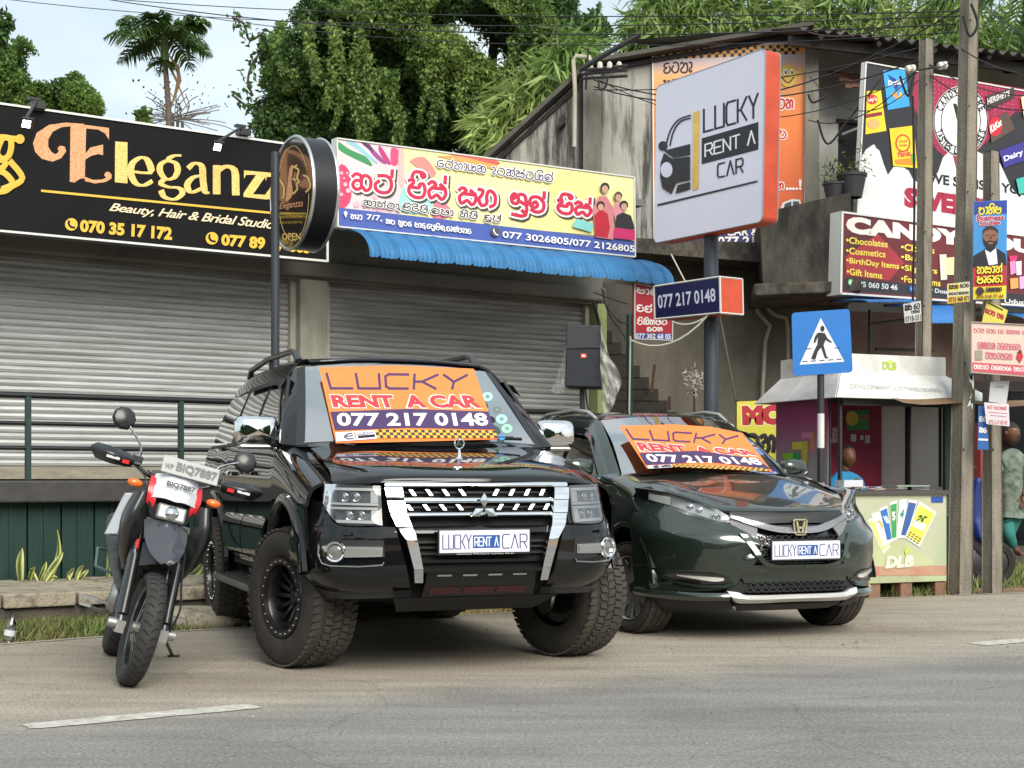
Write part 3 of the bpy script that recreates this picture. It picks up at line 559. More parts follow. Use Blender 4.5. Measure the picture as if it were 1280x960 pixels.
T_.poly([(421.5, 259.5), (793.2, 301.5), (793.2, 320.3), (421.5, 282.4)], C('#4a5fa8'), 'band')
red_p = C('#c8284a'); white_p = C('#f2efe8'); navy = C('#3b3566'); blk = C('#1d1a1e')
def script2(sh_, w_, q4, wd, m_, om, ow, shadow=None):
 if shadow:
  d = shadow; script(sh_, w_, *[(a + d, b + d) for a, b in q4], wd + ow, C('#4a4640'), 'letter_shadow')
 script(sh_, w_, *q4, wd + ow, om, 'letter_outline'); script(sh_, w_, *q4, wd, m_, 'lettering')
big = (('ka ta hal', (438, 216), (492, 220), (492, 244), (438, 238)), ('pa ii sa hal', (508, 222), (558, 228), (558, 252), (508, 247)), ('sa ha', (571, 233), (620, 238), (620, 261), (571, 256)), ('fa u la hal', (636, 241), (681, 247), (681, 268), (636, 263)), ('pa ii sa hal', (694, 248), (738, 254), (738, 272), (694, 267)))
for w_, a, b_, c_, d_ in big: script2(T_, w_, (a, b_, c_, d_), 4.6, red_p, white_p, 4.2, 2.2)
script2(T_, 'ra ta hal na aa ya ka _ e ta ka hal sa hal ta ya i la hal', ((544, 200), (690, 219), (690, 229), (544, 209)), 1.5, navy, white_p, 2.0)
script2(T_, 'ka aa na hal ta aa , pa i ra i ma i , la ma aa _ na i ma i _ da u ma hal', ((452, 250), (625, 271), (625, 278), (452, 257)), 1.5, blk, white_p, 1.8)
T_.text('7/7,', ((456.5, 268), (476, 270), (476, 278), (456.5, 276)), white_p, .02)
for w_, a, b_, y0, y1 in (('na e aa', 436, 451, 268, 269.5), ('na va _ na u va ra _ pa aa ra , ra ma u pa i la , da e la hal ma e aa da', 480, 587, 274, 287)):
 script(T_, w_, (a, y0), (b_, y1), (b_, y1 + 6), (a, y0 + 6), 1.25, white_p)
T_.text('077 3026805/077 2126805', ((626, 289), (791, 307.5), (791, 316), (626, 297.5)), white_p, .02)
T_.poly(circ(617, 290.5, 5.5, 5.8), C('#55505a'), 'phone_mark'); T_.ribbons([[(615, 287), (615.4, 290), (618, 293.5), (620, 294)]], 1.5, white_p, 'phone_mark')
T_.poly([(427.5, 266), (430, 264), (432.5, 266.5), (430, 273)], white_p, 'pin_mark')
skin = C('#caa088')
for pts, c_ in (([(738, 262), (746, 246), (756, 246), (765, 262), (764, 300), (742, 297)], '#cf7f86'), ([(764, 262), (768, 252), (776, 254), (778, 272), (768, 284)], '#d58f98'), ([(740, 270), (749, 262), (757, 268), (760, 285), (757, 298), (742, 296)], '#b81f33'), ([(766, 284), (768, 270), (776, 266), (786, 270), (791, 286), (786, 290)], '#28242a'), ([(765, 285), (791, 288), (791, 301), (764, 298)], '#c92868'), ([(714, 279), (719, 274), (739, 280), (737, 291), (713, 284)], '#84cdc6')): T_.poly(pts, C(c_), 'printed_figure', 0)
for x, y, r in ((753.5, 236.5, 5), (770, 247, 4.4), (748, 259, 4.4), (777, 258.5, 4.6)):
 T_.poly(circ(x, y - 1.6, r * 1.15, r * 1.2), C('#2a2228') if r != 4.4 or x < 760 else C('#5b4a38'), 'printed_figure'); T_.poly(circ(x, y + .6, r * .8, r * .95), skin, 'printed_figure')
pN = PL(-1.5)
rn, N2 = signbox('red_notice', 'small red notice with white script hanging below the awning corner', 'sign', pN, (792, 354), (841, 362), (840, 426), (792, 424), .02, C('#b3202f'), None, frame_w, 1.0)
script(N2, 'pa aa pa i sa i', (795, 359), (836, 366), (836, 372), (795, 366), 1.6, white_p); script(N2, 'da da hal', (795, 380), (815, 383), (815, 391), (795, 389), 1.8, white_p)
script(N2, 'va i ka i na ma ta', (796, 399), (834, 400), (834, 406), (796, 406), 1.5, white_p); script(N2, 'da ta na', (808, 409), (828, 409), (828, 414), (808, 414), 1.5, white_p)
N2.poly([(793, 416), (839, 417), (839, 424.5), (793, 423)], C('#34489a'), 'band'); N2.text('077 302 68 05', ((794, 416.6), (838, 417.6), (838, 424), (794, 422.8)), white_p, .02)
# building two: old grey house with gable, balcony and roof
D2 = Vector((1, -.12, 0)).normalized(); n2v = Vector((-.12, -1, 0)).normalized()
B2 = Plane(P(900, 600, 19.5), n2v); old_wall = stained('old_plaster', '#aaa89f', '#2c2b28', .9, (2.6, 2.6, .25), .25, 1.9, (.47, .60))
old_low = stained('old_plaster_low', '#7b766a', '#33302a', .6, (1, 1, .5), .25, 1.2, (.42, .7))
hs = thing('old_house', 'old grey rain stained plaster house with a gable roof behind the tall pole sign', 'building', B2.at(820, 640))
def wp(l, off=0, pl=None): return [(pl or B2).at(x, y, off) for x, y in l]
b = MB(); b.prism(wp([(560, 250), (722, 104), (738, 92), (1012, 46), (1012, 300), (560, 300)]), -n2v * 6); b.build('upper_wall', old_wall, hs)
low = wp([(560, 300), (1060, 300)]); zb = B2.at(800, 742).z
b = MB(); c0, c1 = low; b.prism([c0, c1, Vector((c1.x, c1.y, 0)), Vector((c0.x, c0.y, 0))], -n2v * 5.9); b.build('lower_wall', old_low, hs)
dark_wood = mat('dark_timber', (.035, .032, .03), .8, var=.4, vs=10)
asb = stained('asbestos_sheet', '#55524b', '#1b1a18', .7, (2, 2, 2), .4, 3)
def rake(a, c, th, out_, nm, m=asb):
 b = MB(); q = [B2.at(*a, out_), B2.at(*c, out_), B2.at(c[0], c[1] + th, out_), B2.at(a[0], a[1] + th, out_)]; b.prism(q, -n2v * (6 + out_)); return b.build(nm, m, hs)
rake((600, 207), (727, 90), 7, .25, 'roof_sheet'); rake((612, 208), (727, 103), 6, .06, 'rafter', dark_wood)
rake((735, 80), (1016, 33), 5, .25, 'roof_sheet'); rake((738, 88), (1012, 41), 5, .08, 'rafter', dark_wood)
b = MB(); b.prism(wp([(724, 96), (730, 96), (730, 330), (724, 330)], .1), -n2v * .14); b.build('drain_pipe', dark_wood, hs)
b = MB(); b.prism(wp([(730, 94), (752, 94), (752, 330), (730, 330)], .16), -n2v * .2); b.build('column', stained('column_conc', '#77736a', '#2b2926', .7, (2, 2, .3), .3, 2), hs)
b = MB(); b.prism(wp([(700, 152), (707, 146), (707, 158), (700, 164)], .2), -n2v * .2); b.build('rafter_end', dark_wood, hs)
b = MB(); b.prism(wp([(792, 311), (948, 317), (952, 330), (948, 340), (792, 328)], .9), -n2v * .9); b.build('ledge', conc_d, hs)
mould = stained('mould_concrete', '#4e4a41', '#0f0e0c', .9, (1.5, 1.5, .6), .5, 2.2, (.35, .6))
b = MB(); b.prism(wp([(943, 292), (1048, 268), (1052, 372), (947, 374)], 1.5), -n2v * 1.5); b.build('balcony_parapet', mould, hs)
b = MB(); b.prism(wp([(936, 374), (1060, 370), (1060, 383), (936, 388)], 1.55), -n2v * 1.5); b.build('balcony_slab', conc_d, hs, bevel=.02)
b = MB(); b.prism(wp([(1006, 62), (1022, 60), (1024, 290), (1006, 290)], .12), -n2v * .3); b.build('column', stained('column2', '#858277', '#35332e', .7, (2, 2, .4), .3, 2), hs)
K1 = Plane(P(1050, 200, 20.2), Vector((.52, -.855, 0))); lw = stained('pale_wash', '#b9bab5', '#6a6a66', .5, (1, 1, .5), .1, 1.5)
b = MB(); b.prism(wp([(1014, 60), (1400, 100), (1400, 400), (1014, 400)], 0, K1), -K1.n * 4); b.build('front_wall', lw, hs)
b = MB(); b.prism(wp([(1048, 152), (1120, 160), (1120, 292), (1046, 292)], .012, K1), -K1.n * .01); wn = b.build('window_shade_slab', void_m, hs)  # solid near-black slab on the wall, painted as the window's shade
b = MB(); b.prism(wp([(1045, 149), (1122, 157), (1122, 161), (1045, 153)], .05, K1), -K1.n * .08); b.build('window_frame', dark_wood, wn)
b = MB(); b.tube([K1.at(1046, 170, .1), K1.at(1084, 150, .9)], .022, 6); b.build('steel_arm', mat('grey_pipe', (.3, .3, .3), .5), hs)
Dv = Vector((.938, .346, 0)); EV = Plane(P(1015, 50, 18.6), Vector((.346, -.938, 0))); p0_ = EV.at(1008, 36); bk = Vector((-.346, .938, 0)); g = []
NR = 330; Lr = 6.6
for i in range(NR + 1):
 s = -.1 + Lr * i / NR; zz = .028 * math.sin(s / .177 * 2 * math.pi); g.append([p0_ + Dv * s + bk * (5.2 * k) + Vector((0, 0, zz + 1.3 * k - .02 * k - s * .0)) for k in (0, .03, .5, 1)])
b = MB(); b.grid(g); b.v += [(x, y, z - .012) for x, y, z in b.v]; n0 = len(b.v) // 2; b.f += [tuple(i + n0 for i in f[::-1]) for f in list(b.f)]; b.build('corrugated_roof', asb, hs, 35)
b = MB(); b.obox(p0_ + Dv * 3.2 + bk * .25 + Vector((0, 0, -.09)), Dv * 3.3, bk * .03, (0, 0, .06)); b.build('fascia_board', dark_wood, hs)
for k in range(8):
 b = MB(); q = p0_ + Dv * (.25 + k * .85); b.tube([q + bk * .05 + Vector((0, 0, -.06)), q + bk * 5 + Vector((0, 0, 1.15))], .04, 4); b.build('rafter', dark_wood, hs)
b = MB(); b.obox(p0_ + Dv * 3.2 + bk * 2.3 + Vector((0, 0, -.4)), Dv * 3.3, bk * .05, (0, 0, .55)); b.build('eave_shade_board', void_m, hs)  # near-black board painted as the shade under the eave
tile = mat('old_tile', (.20, .10, .065), .85, island=.35, var=.4, vs=5);
for r_ in range(3):
 for k in range(7):
  q = K1.at(1019 + k * 6.6, 99 + r_ * 9.5 + k * .9, .35 - r_ * -.12); b = MB(); b.obox(q + Vector((0, 0, random.uniform(-.02, .02))), Vector((.045, .02, random.uniform(-.01, .01))), (-.02, .06, .03), (0, .0, .014)); b.obox(q, (.035, .02, .01), (0, .05, .02), (.0, 0, .02)); b.build('roof_tile', tile, hs)
ST = Plane(P(800, 500, 18.2), Vector((-.15, -1, 0))); stair_m = stained('step_conc', '#3f3b33', '#16140f', .8, (2, 2, 2), .6, 3)  # dark concrete colour with near-black blotches
st = thing('concrete_steps', 'dark mossy concrete steps climbing left beside the shop wall', 'steps', ST.at(800, 640))
for i in range(9):
 x1_ = 846 - i * 11.5; y0_ = 515 - i * 14.5; b = MB(); q0 = ST.at(700, y0_); q1 = ST.at(x1_, y0_)
 b.prism([q0, q1, q1 - Vector((0, 0, .16)), q0 - Vector((0, 0, .16))], Vector((0, 1.0, 0))); b.build('step', stair_m, st)
b = MB(); q1 = ST.at(858, 524); q0 = ST.at(690, 524); b.prism([q0, q1, Vector((q1.x, q1.y, 0)), Vector((q0.x, q0.y, 0))], Vector((0, 1.1, 0))); b.build('step_base', stair_m, st)
b = MB(); q0, q1 = P(741, 350, 18.6), P(792, 350, 19.0); b.prism([Vector((q0.x, q0.y, 0)), Vector((q1.x, q1.y, 0)), Vector((q1.x, q1.y, 3.6)), Vector((q0.x, q0.y, 3.6))], (0, .12, 0)); b.build('gap_wall', stained('gap_dark', '#4a4840', '#1b1a16', .7, (1, 1, .4), .3, 2), st)
for pts in ([(820, 458), (816, 492)], [(838, 497), (838, 514)]):
 b = MB(); b.tube([ST.at(*pts[0], .3), ST.at(*pts[1], .3)], .02, 5); b.build('rusty_bar', mat('rust', (.09, .05, .035), .9), None, label='short rusty bar standing on the dark steps' if pts[0][0] == 820 else 'shortest rusty stub at the foot of the dark steps', cat='bar')
pvc = mat('pvc', '#b9b2a0', .5, var=.3)
for l, lb in (([(958, 371), (954, 371), (945, 390), (962, 409), (956, 427), (952, 500)], 'bent cream plastic pipe running down the grey wall, the left of two'), ([(958, 371), (959, 388), (968, 395), (982, 399), (984, 412), (984, 452)], 'bent cream plastic pipe on the grey wall beside the crossing sign')):
 b = MB(); b.tube([B2.at(x, y, .12) for x, y in l], .028, 7); b.build('plastic_pipe', pvc, None, 60, label=lb, cat='pipe')
b = MB(); b.tube([B2.at(x, y, .3) for x, y in [(720, 190), (721, 120), (719, 84), (722, 78), (738, 80), (742, 88)]], .03, 7); b.build('conduit_pipe', pvc, None, 60, label='bent pale conduit pipe at the top of the gable corner', cat='pipe')
rope_m = mat('rope', '#a8a69a', .8)
def cable(name, label, cat, pts, r, m, sag=0, n=8, group=None):
 p = [Vector(q) for q in pts]
 if sag and len(p) == 2:
  a, c = p; p = [a + (c - a) * (i / n) - Vector((0, 0, sag * 4 * (i / n) * (1 - i / n))) for i in range(n + 1)]
 b = MB(); b.tube(p, r, 4); return b.build(name, m, None, 60, label=label, cat=cat, group=group)
# tall pole sign
pS = Plane(P(889, 300, 15.0), -SD); pole_m = mat('steel_pole', '#3a444e', .45, var=.25, vs=3)
ls = thing('pole_sign', 'tall grey pole with a large white lightbox reading LUCKY RENT A CAR', 'sign', Vector((P(889, 600, 15.25).x, 15.25, 0)))
q = P(889, 600, 15.25); b = MB(); b.tube([(q.x, q.y, 0), (q.x, q.y, P(889, 280, 15.25).z)], .075, 16); b.build('pole', pole_m, ls, 60)
red_side = mat('lightbox_red', '#c24a2c', .45, var=.3, vs=4, bump=.4, bs=5); wh = mat('lightbox_white', '#dcddec', .35, var=.06, vs=.8)
def box_sign(t, pl, tl, tr, br, bl, dep, fm, rad, rim):
 m = quadmap([pl.at(*p) for p in (tl, tr, br, bl)]); W = (pl.at(*tr) - pl.at(*tl)).length; H = (pl.at(*tr) - pl.at(*br)).length; pts = []
 for cx_, cy_, a0 in ((rad, rad, 180), (W - rad, rad, 270), (W - rad, H - rad, 0), (rad, H - rad, 90)):
  for k in range(6): a = R(a0 + 90 * k / 5); pts.append(m((cx_ + rad * math.cos(a)) / W, (cy_ + rad * math.sin(a)) / H))
 b = MB(); b.prism(pts, -pl.n * dep); b.build('side_panel', red_side, t, 30); b = MB(); b.prism([p + pl.n * .001 for p in pts], pl.n * .002); b.build('sign_face', fm, t)
 b = MB(); b.tube(pts + [pts[0]], .007, 5); b.build('rim', rim, t); b = MB(); b.tube([p - pl.n * dep for p in pts + [pts[0]]], .007, 5); b.build('rim', rim, t)
silver = mat('silver_rim', '#c9cbcc'); box_sign(ls, pS, (821, 108), (957, 60), (953, 277), (818, 304), .2, wh, .06, mat('rim_grey', '#9fa1a4', .4, metal=.6))
S_ = Sheet(pS, ls); S_.lay = .005; jc = lambda l: [(680 + x / 2.287, 20 + y / 2.287) for x, y in l]; dk_n = mat('print_ink', '#15151c', .4)
def letters(sh_, s_, tl, tr, br, bl, wd, m, gap=.28):
 A_ = {'L': [[(0, 1), (0, 0), (1, 0)]], 'U': [[(0, 1), (0, 0), (1, 0), (1, 1)]], 'C': [[(1, 1), (.15, 1), (0, .85), (0, .15), (.15, 0), (1, 0)]], 'K': [[(0, 1), (0, 0)], [(0, .5), (.35, .5), (1, 1)], [(.35, .5), (1, 0)]], 'Y': [[(0, 1), (.5, .5), (.5, 0)], [(1, 1), (.5, .5)]],
   'R': [[(0, 0), (0, 1), (.85, 1), (1, .85), (1, .6), (.85, .45), (0, .45)], [(.55, .45), (1, 0)]], 'E': [[(1, 1), (0, 1), (0, 0), (1, 0)], [(0, .5), (.85, .5)]], 'N': [[(0, 0), (0, 1), (1, 0), (1, 1)]], 'T': [[(0, 1), (1, 1)], [(.5, 1), (.5, 0)]], 'A': [[(0, 0), (.5, 1), (1, 0)]]}
 n = sum(.6 if c == ' ' else 1 for c in s_) + gap * (len(s_) - 1); x = 0; lines = []
 def q(u, v):
  u /= n; ax, ay = bl[0] * (1 - u) + br[0] * u, bl[1] * (1 - u) + br[1] * u; bx, by = tl[0] * (1 - u) + tr[0] * u, tl[1] * (1 - u) + tr[1] * u
  return (ax * (1 - v) + bx * v, ay * (1 - v) + by * v)
 for c in s_:
  if c == ' ': x += .6 + gap; continue
  for st_ in A_[c]: lines.append([q(x + a, v) for a, v in st_])
  x += 1 + gap
 return sh_.ribbons(lines, wd, m, sm=1)
letters(S_, 'LUCKY', *jc([(458, 268), (612, 222), (612, 288), (458, 332)]), 2.6, dk_n); S_.poly(jc([(452, 350), (614, 303), (614, 382), (452, 424)]), dk_n, 'band')
letters(S_, 'RENT A', *jc([(462, 368), (604, 326), (604, 364), (462, 402)]), 1.9, C('#f4f4fa')); letters(S_, 'CAR', *jc([(498, 424), (570, 406), (570, 446), (498, 462)]), 2.0, dk_n, .35)
S_.poly(jc([(428, 276), (446, 270), (443, 494), (426, 500)]), mat('amber_print', '#c8902a', .4, var=.6, vs=2, col2='#f0cf6a'), 'stripe'); S_.poly(jc([(326, 538), (612, 470), (612, 475), (326, 544)]), dk_n, 'rule')
S_.ribbons([jc([(350, 372), (362, 330), (385, 298), (420, 284)]), jc([(362, 370), (372, 330), (392, 302), (420, 292)])], 1.8, dk_n, 'car_logo'); S_.poly(jc(circ(342, 372, 13, 14)), dk_n, 'car_logo')
for l in ([(345, 385), (420, 366), (420, 398), (372, 406), (352, 392)], [(336, 420), (345, 392), (368, 408), (420, 402), (420, 470), (380, 478), (366, 510), (340, 492), (334, 460)], [(384, 484), (420, 474), (420, 496), (378, 508)]): S_.poly(jc(l), dk_n, 'car_logo')
S_.poly(jc(circ(353, 440, 17, 22)), C('#dcddec'), 'car_logo')
pS2 = Plane(P(889, 370, 14.85), -SD); ps = thing('phone_sign', 'small navy lightbox reading 077 217 0148 with a red end, on the pole', 'sign', P(870, 372, 14.85))
m4 = [(818, 358), (900, 346), (901, 391), (819, 399)]; q = [pS2.at(*p) for p in m4]; navy_b = mat('navy_face', '#1c1d4a', .35); b = MB(); b.prism(q, -pS2.n * .3); b.build('sign_box', red_side, ps)
S2_ = Sheet(pS2, ps); S2_.poly(m4, navy_b, 'sign_face')
for i in range(4): b = MB(); b.tube([q[i] + pS2.n * .003, q[(i + 1) % 4] + pS2.n * .003], .01, 4); b.build('frame_edge', frame_w, ps)
for i in range(2): b = MB(); b.tube([q[1 + i] + pS2.n * (.003 - .306 * 0), q[1 + i] - pS2.n * .3], .009, 4); b.build('frame_edge', frame_w, ps)
b = MB(); b.tube([q[1] - pS2.n * .3, q[2] - pS2.n * .3], .009, 4); b.build('frame_edge', frame_w, ps)
S2_.text('077 217 0148', ((822, 369), (894, 360), (895, 377), (823, 386)), C('#dfe1f2'), .02)
cable('rope', 'thin rope stay between the big lightbox and the phone number box', 'rope', [P(839, 318, 14.9), P(857, 353, 14.8)], .008, rope_m); cable('rope', 'long slack rope falling from the phone box to the yellow banner', 'rope', [P(899, 392, 15.0), P(921, 506, 17.5)], .009, rope_m)
cable('rope', 'sagging white cord looping from the red notice to the phone box', 'rope', [P(788, 425, 14.9), P(885, 394, 14.9)], .009, rope_m, .16); cable('rope', 'short sagging cord behind the red notice', 'rope', [P(840, 402, 14.9), P(882, 396, 14.95)], .008, rope_m, .05)
cable('power_cable', 'thin white cord running down the green awning post', 'cord', [P(788, 420, 14.95), P(786, 545, 14.95)], .008, rope_m)
# taxi poster on the old wall
pP = Plane(B2.at(900, 200, .04), n2v); or_m = bpy.data.materials.new('poster_orange'); or_m.use_nodes = True
t = or_m.node_tree; bsd = t.nodes['Principled BSDF']; co = t.nodes.new('ShaderNodeTexCoord'); sx = t.nodes.new('ShaderNodeSeparateXYZ'); rm = t.nodes.new('ShaderNodeValToRGB'); bsd.inputs['Roughness'].default_value = .5
mr_ = t.nodes.new('ShaderNodeMapRange'); mr_.inputs[1].default_value = 0; mr_.inputs[2].default_value = 2.62
t.links.new(co.outputs['Object'], sx.inputs[0]); t.links.new(sx.outputs[2], mr_.inputs[0]); t.links.new(mr_.outputs[0], rm.inputs[0]); t.links.new(rm.outputs[0], bsd.inputs['Base Color'])
e_ = rm.color_ramp.elements; e_[0].position = 0; e_[0].color = srgb('#c5371f'); e_[1].position = 1; e_[1].color = srgb('#a9bfe0'); x_ = e_.new(.3); x_.color = srgb('#d4622a'); x_ = e_.new(.7); x_.color = srgb('#de7a30'); x_ = e_.new(.86); x_.color = srgb('#e2a468')
tp, T2 = signbox('taxi_poster', 'large orange and blue poster on the old wall, half hidden behind the tall lightbox', 'poster', pP, (815, 60), (1008, 52), (1006, 309), (817, 309), .02, or_m, frame_w, frame_w, 1.6)
T2.poly([(818, 284), (1005, 284), (1005, 308), (818, 308)], C('#2b2a6a'), 'band'); T2.poly([(816.5, 62), (1006.5, 54), (1006.5, 67), (816.5, 75)], C('#e0a55a'), 'band')
T2.polys([[(x, y), (x + 4.4, y - .2), (x + 4.4, y + 4), (x, y + 4.2)] for r_ in range(3) for x, y in [(817 + r_ % 2 * 4.8 + k * 9.6, 62.6 + r_ * 4.2 - k * .4) for k in range(19)]], blk, 'checker')
for w_, a in (('va va ga e', 0),): pass
script(T2, 'da ta ga e', (829, 78), (866, 77), (866, 91), (829, 92), 2.2, blk); script(T2, 'ha i na i', (876, 77), (900, 76), (900, 90), (876, 91), 2.2, blk) if 0 else None
script(T2, 'ma ta', (829, 100), (848, 99), (848, 112), (829, 113), 2.2, blk); script2(T2, 'ta na', ((972, 124), (992, 123), (992, 136), (972, 137)), 2.6, C('#c92c2c'), white_p, 2.4)
script2(T2, 'va', ((972, 162), (984, 162), (984, 174), (972, 174)), 2.4, C('#c92c2c'), white_p, 2.0); script2(T2, 'na', ((970, 228), (980, 228), (980, 237), (970, 237)), 2.2, C('#c92c2c'), white_p, 2.0); T2.text('....!', ((982, 224), (1002, 224), (1002, 238), (982, 238)), white_p, .04)
T2.text('CAR & TOUR', ((908, 285), (990, 284), (990, 294), (908, 295)), white_p, .02); T2.text('077 217 0 148', ((897, 296), (1000, 295), (1000, 306.5), (897, 307.5)), white_p, .03)
T2.poly(circ(985, 95, 11.5, 14), C('#e9c24a'), 'smiley'); T2.polys([circ(981.5, 90, 2.6, 4, 10), circ(989.5, 90, 2.6, 4, 10)], white_p, 'smiley'); T2.polys([circ(982, 91, 1.3, 2.2, 8), circ(990, 91, 1.3, 2.2, 8)], blk, 'smiley'); T2.ribbons([[(978, 98), (985, 104), (992, 97)]], 1.8, C('#7a2a1c'), 'smiley')
T2.poly([(974, 266), (978, 254), (990, 249), (1000, 250), (1003, 262), (1000, 270), (976, 276)], C('#dfe2e6'), 'printed_car', 0); T2.polys([[(979, 262), (981, 255), (989, 252), (989, 260)], [(991, 260), (991, 252), (998, 252), (1000, 258)]], C('#3a4048'), 'printed_car'); T2.polys([circ(981, 272, 3, 4, 10), circ(998, 267, 3, 4, 10)], blk, 'printed_car')
# candy shop banner and signboard
DC = Vector((.855, .52, 0)).normalized(); nC = Vector((.52, -.855, 0)).normalized()
pC = Plane(P(1080, 200, 18.3), nC); dk_p = mat('print_char', '#27262b', .45)
ct, C1 = signbox('snack_banner', 'tall black and white snack banner with crisp packets on the upper balcony', 'sign', pC, (1081, 77), (1440, 142), (1440, 326), (1070, 268), .06, dk_p, frame_w, frame_w, 1.6)
bz = lambda l: [(1070 + x / 4.8, 70 + y / 4.8) for x, y in l]
C1.poly(bz([(360, 90), (960, 190), (1400, 260), (1400, 420), (960, 330), (620, 680), (480, 560), (330, 280)]), C('#9c2347'), 'print');
C1.polys([bz(circ(x, y, 5, 5, 6)) for x in range(470, 960, 26) for y in range(120 + (x - 470) // 5, 420, 26) if y < 300 + (x % 60)], C('#c7567a'), 'print')
wht = C('#dcdfe0'); C1.poly(bz([(28, 610), (60, 560), (105, 530), (140, 570), (165, 650), (190, 715), (225, 665), (265, 655), (315, 690), (340, 740), (372, 760), (440, 740), (490, 700), (520, 610), (550, 580), (580, 600), (610, 720), (700, 560), (860, 640), (930, 790), (980, 850), (1080, 700), (1300, 820), (1500, 900), (1700, 1180), (1700, 1226), (8, 948)]), wht, 'print')
C1.poly(bz(circ(627, 392, 165, 212, 40)), C('#e6e6e6'), 'badge'); C1.ribbons([bz([*circ(627, 392, 160, 205, 40), (787, 392)])], 1.4, blk, 'badge', sm=1); C1.ribbons([bz([*circ(627, 392, 118, 158, 40), (745, 392)])], 1.1, blk, 'badge', sm=1); C1.text('W', bz([(580, 285), (700, 300), (690, 470), (600, 470)]), blk, .05)
for s_, a0, a1, up_ in (('CANDY HOUSE', 205, 335, 1), ('TASTES LIKE JEWELS', 160, 20, -1)):
 for i, ch in enumerate(s_):
  if ch == ' ': continue
  a = R(a0 + (a1 - a0) * i / (len(s_) - 1)); cx_, cy_ = 627 + 139 * math.cos(a), 392 + 181 * math.sin(a); ux, uy = math.cos(a) * up_, math.sin(a) * 1.3 * up_; l_ = math.hypot(ux, uy); ux, uy = ux / l_, uy / l_; rx_, ry_ = -uy, ux; h_, w_ = 20, 11
  C1.text(ch, bz([(cx_ - rx_ * w_ + ux * h_, cy_ - ry_ * w_ + uy * h_), (cx_ + rx_ * w_ + ux * h_, cy_ + ry_ * w_ + uy * h_), (cx_ + rx_ * w_ - ux * h_, cy_ + ry_ * w_ - uy * h_), (cx_ - rx_ * w_ - ux * h_, cy_ - ry_ * w_ - uy * h_)]), blk, .03); C1.lay -= .0006
C1.text("WE SATISFY YOUR", bz([(430, 700), (1080, 790), (1080, 845), (430, 762)]), blk, .03)
C1.text('SWEETS', bz([(285, 785), (800, 860), (800, 985), (285, 905)]), C('#a01f3f'), .07, outline=1.2, om=wht)
def packet(pts, col, parts):
 C1.poly(bz(pts), C(col), 'packet_print')
 for kind, a, c in parts:
  if kind == 'p': C1.poly(bz(a), C(c), 'packet_print', 0)
  else: C1.text(kind, bz(a), C(c), .03)
packet([(158, 88), (290, 80), (320, 302), (188, 325)], '#3a9fe0', [('p', [(185, 110), (270, 160), (235, 210)], '#1d3f86'), ('Doritos', [(190, 148), (282, 138), (284, 168), (192, 182)], '#f4f4f0'), ('p', [(205, 228), (240, 210), (244, 268)], '#d9a14e'), ('p', [(240, 262), (262, 214), (282, 240)], '#e8b96a')])
packet([(60, 212), (145, 207), (178, 450), (52, 472)], '#e9cf2f', [('p', circ(92, 262, 34, 30, 16), '#c8352c'), ("Lay's", [(64, 250), (120, 246), (122, 276), (66, 282)], '#f6f0e0'), ('p', [(54, 352), (150, 335), (152, 356), (54, 374)], '#8c2a2a'), ('p', circ(100, 408, 40, 30, 12), '#d8b06a')])
packet([(195, 437), (342, 418), (362, 675), (218, 660)], '#ecc92c', [('p', circ(275, 525, 46, 55, 14), '#c8482a'), ('p', circ(275, 525, 36, 44, 14), '#f0d23a'), ('Chupa', [(250, 508), (302, 500), (302, 520), (250, 528)], '#b83024'), ('Chups', [(252, 532), (300, 526), (300, 546), (252, 552)], '#b83024'), ('Panda', [(246, 575), (322, 565), (322, 600), (246, 612)], '#c92f52'), ('p', [(225, 625), (340, 610), (350, 655), (232, 650)], '#e88a2a'), ('p', [(322, 590), (350, 585), (352, 645), (324, 640)], '#5fae3a')])
packet([(775, 240), (940, 190), (945, 250), (780, 330)], '#3b3330', [("HERSHEY'S", [(780, 255), (915, 205), (915, 240), (782, 295)], '#d8d4cc')])
packet([(795, 400), (900, 330), (945, 440), (805, 525)], '#57443c', [('p', circ(828, 425, 40, 58, 16), '#c8202c'), ('KitKat', [(795, 420), (862, 375), (868, 415), (800, 470)], '#f4f0ec')])
packet([(850, 570), (1120, 470), (1200, 560), (880, 672)], '#38308a', [('Dairy Milk', [(875, 605), (1090, 520), (1100, 560), (885, 645)], '#eceaf4')])
packet([(952, 740), (1100, 700), (1130, 800), (970, 830)], '#3fb5a8', [])
packet([(980, 250), (1060, 220), (1080, 330), (1000, 375)], '#e6d8b0', [])
pC2 = Plane(P(1050, 300, 17.7), nC); maroon = mat('print_maroon', '#7a2228', .45, var=.5, vs=1.2, col2='#4f2024')
cs, C2_ = signbox('candy_shop_signboard', 'maroon candy shop signboard listing chocolates, cosmetics and gift items', 'sign', pC2, (1051, 264), (1500, 322), (1500, 398), (1049, 368), .22, maroon, frame_w, frame_w, 2.4)
dz = lambda l: [(980 + x / 4.267, 250 + y / 4.267) for x, y in l]
C2_.poly(dz([(320, 416), (2200, 590), (2200, 625), (320, 482)]), C('#2b2d33'), 'band')
C2_.poly(dz([(500, 180), (640, 335), (560, 430), (330, 400), (330, 300)]), C('#a5303a'), 'print')
C2_.text('CANDY HOUSE', dz([(330, 82), (1480, 238), (1480, 305), (330, 176)]), C('#e8e4e0'), .075, 0, 1.05)
yl = C('#ecdc5a');
